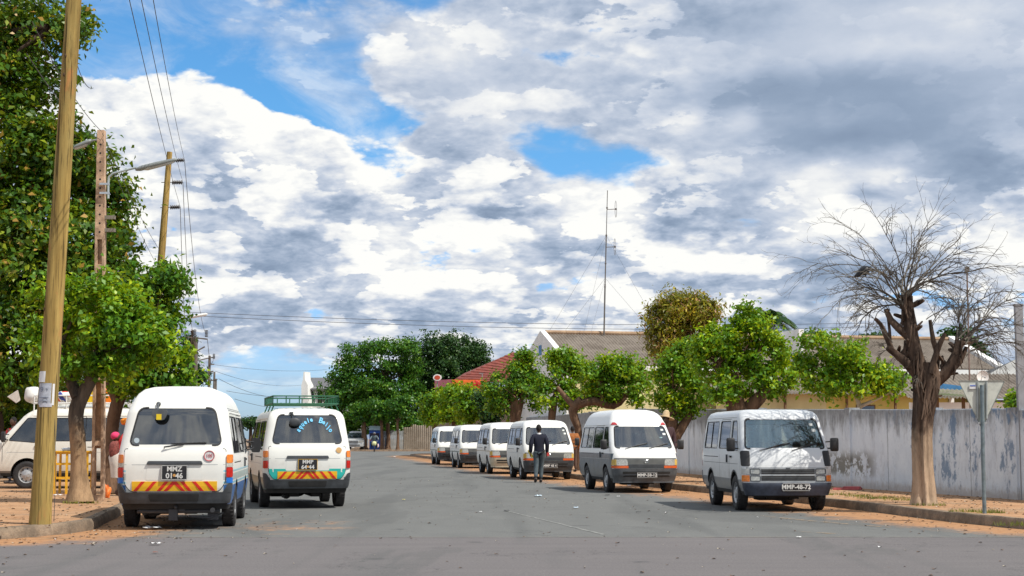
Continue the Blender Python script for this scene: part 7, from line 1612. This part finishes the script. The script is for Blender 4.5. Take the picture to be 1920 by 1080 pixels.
def scrap(lab, px_, py_, w, h, m, h0=0.0, seed=1, cat='litter', name='paper_scrap'):
    p = G(px_, py_, h0); g = random.Random(seed*31+7); mb = MB(); n = 6; vs = []
    for j in range(4):
        for i in range(n):
            vs.append(((i/(n-1)-.5)*w*(1+.2*g.uniform(-1, 1)), (j/3-.5)*h*(1+.3*g.uniform(-1, 1)), .012+g.random()*min(w, .3)*.16))
    mb.add(vs, [(j*n+i, j*n+i+1, (j+1)*n+i+1, (j+1)*n+i) for j in range(3) for i in range(n-1)]); o = mb.build(name, m, None, (p.x, p.y, h0+.004), 0); tag(o, lab, cat, LG); return o
scrap('crumpled white paper behind the left rear wheel of the high roof minibus', 286, 993, .24, .22, WHITEP, seed=1); scrap('flat white paper scrap on the road below the crumpled white paper', 291, 1022, .15, .12, WHITEP, seed=2)
scrap('white scrap under the yellow stall frame', 108, 930, .16, .12, WHITEP, .15, seed=3); scrap('bluish white paper on the road left of the two tone minibus', 1009, 931, .16, .3, simple('bluish_paper', (.55, .68, .80), .8), seed=4)
scrap('white scrap in front of the two tone minibus', 1159, 932, .08, .12, WHITEP, seed=5); scrap('small white scrap right of the two tone minibus wheel', 1242, 929, .05, .09, WHITEP, seed=6); scrap('pale scrap on the road straight below the walking man', 1080, 953, .09, .16, simple('bluish_paper', (.55, .68, .80), .8), seed=7)
scrap('single white scrap in the middle of the road', 901, 961, .05, .10, WHITEP, seed=8); scrap('yellow scrap on the road right of the low roof minibus', 757, 938, .06, .16, simple('yellow_paper', (.80, .68, .12), .7), seed=9); scrap('white scrap far down the road in front of the beige fence', 740, 857, .16, 1.0, WHITEP, seed=10)
scrap('white paper under the front of the two tone minibus', 1186, 911, .3, .5, WHITEP, seed=11); scrap('orange scrap under the front of the boxy minibus', 1480, 957, .09, .14, simple('orange_board', (.85, .17, .03), .5), seed=12); scrap('brown scrap on the near cross road at the left', 292, 1038, .06, .06, simple('rust_scrap', (.25, .09, .06), .8), seed=13)
scrap('white scrap at the seam of the road in the centre', 1498, 1009, .06, .08, WHITEP, seed=14); scrap('dark clod on the road in front of the two tone minibus', 1139, 929, .10, .2, UNDER, seed=15, name='clod'); scrap('dark clod beside the worn white line', 950, 959, .09, .12, UNDER, seed=16, name='clod')
scrap('dark scrap on the road right of the worn line', 1197, 962, .09, .08, UNDER, seed=17, name='clod'); scrap('dark pebble at the bottom left of the picture', 820, 1071, .03, .03, UNDER, seed=18, name='clod')
rb_ = G(1590, 918, .15); mb = MB(); mb.box((-.32, -.35, 0), (.30, .35, .04)); mb.box((-.1, -.25, .04), (.28, .30, .07)); o = thing('red_board', 'faded red board lying on the pavement by the wall right of the boxy minibus', 'board', mb, simple('faded_red', (.42, .10, .10), .8, var=.3, scale=9), (rb_.x, rb_.y, .15)); o.rotation_euler = (0, 0, -.3)
bt = G(1780, 925, .15); mb = MB(); mb.lathe([(0, 0), (.035, 0), (.037, .13), (.015, .18), (.015, .21), (0, .21)], 12, 'Z'); thing('bottle', 'small red brown bottle standing at the foot of the wall', 'bottle', mb, simple('bottle_brown', (.22, .06, .04), .3), (bt.x, bt.y, .15))
# fine grit and leaf fragments nobody could count
g = np.random.default_rng(4); Vv = []; mi_ = []
for i in range(2300):
    side = g.random()
    if side < .40: k = dense(RK[3:13], 1.0); c = k[g.integers(len(k))]; x, y = c.x - abs(g.normal())*1.1, c.y + g.normal()*.6
    elif side < .70: k = dense(LK[1:9], 1.0); c = k[g.integers(len(k))]; x, y = c.x + abs(g.normal())*1.2, c.y - g.random()*1.0
    else: x, y = g.uniform(-6, 8), g.uniform(14, 55)
    s = .010 + .018*g.random()**2; z = .006; q = g.random()*6.28; d = np.array([math.cos(q), math.sin(q), 0])*s; e = np.array([-math.sin(q), math.cos(q), 0])*s*.7; p = np.array([x, y, z]); Vv.append([p-d-e, p+d-e+[0, 0, s*.5], p+d+e, p-d+e+[0, 0, s*.6]]); mi_.append(int(g.choice(3, p=[.70, .27, .03])))
tag(obj_mesh('grit', quads_mesh('grit', np.array(Vv), [simple('grit_brown', (.14, .09, .06), .9), simple('grit_pale', (.42, .36, .28), .9), WHITEP], np.array(mi_))), kind='stuff')
# pebbles and fallen leaves on the pavements
Vv = []; mi_ = []
for i in range(2600):
    if i % 2: x, y = g.uniform(-14, -6.2), g.uniform(20.5, 36)
    else: y = g.uniform(24, 50); x = np.interp(y, [24, 30.7, 38, 52], [7.9, 6.8, 5.2, 2.3]) + g.random()*3.2
    s = .010 + .022*g.random()**2; q = g.random()*6.28; d = np.array([math.cos(q), math.sin(q), 0])*s; e = np.array([-math.sin(q), math.cos(q), 0])*s*.6; p = np.array([x, y, .156]); Vv.append([p-d-e, p+d-e+[0, 0, s*.6], p+d+e, p-d+e+[0, 0, s*.5]]); mi_.append(g.integers(0, 3))
tag(obj_mesh('fallen_leaves', quads_mesh('fallen_leaves', np.array(Vv), [simple('leaf_brown', (.16, .08, .03), .9), simple('grit_pale', (.42, .36, .28), .9), simple('leaf_dark', (.06, .05, .03), .9)], np.array(mi_))), kind='stuff')
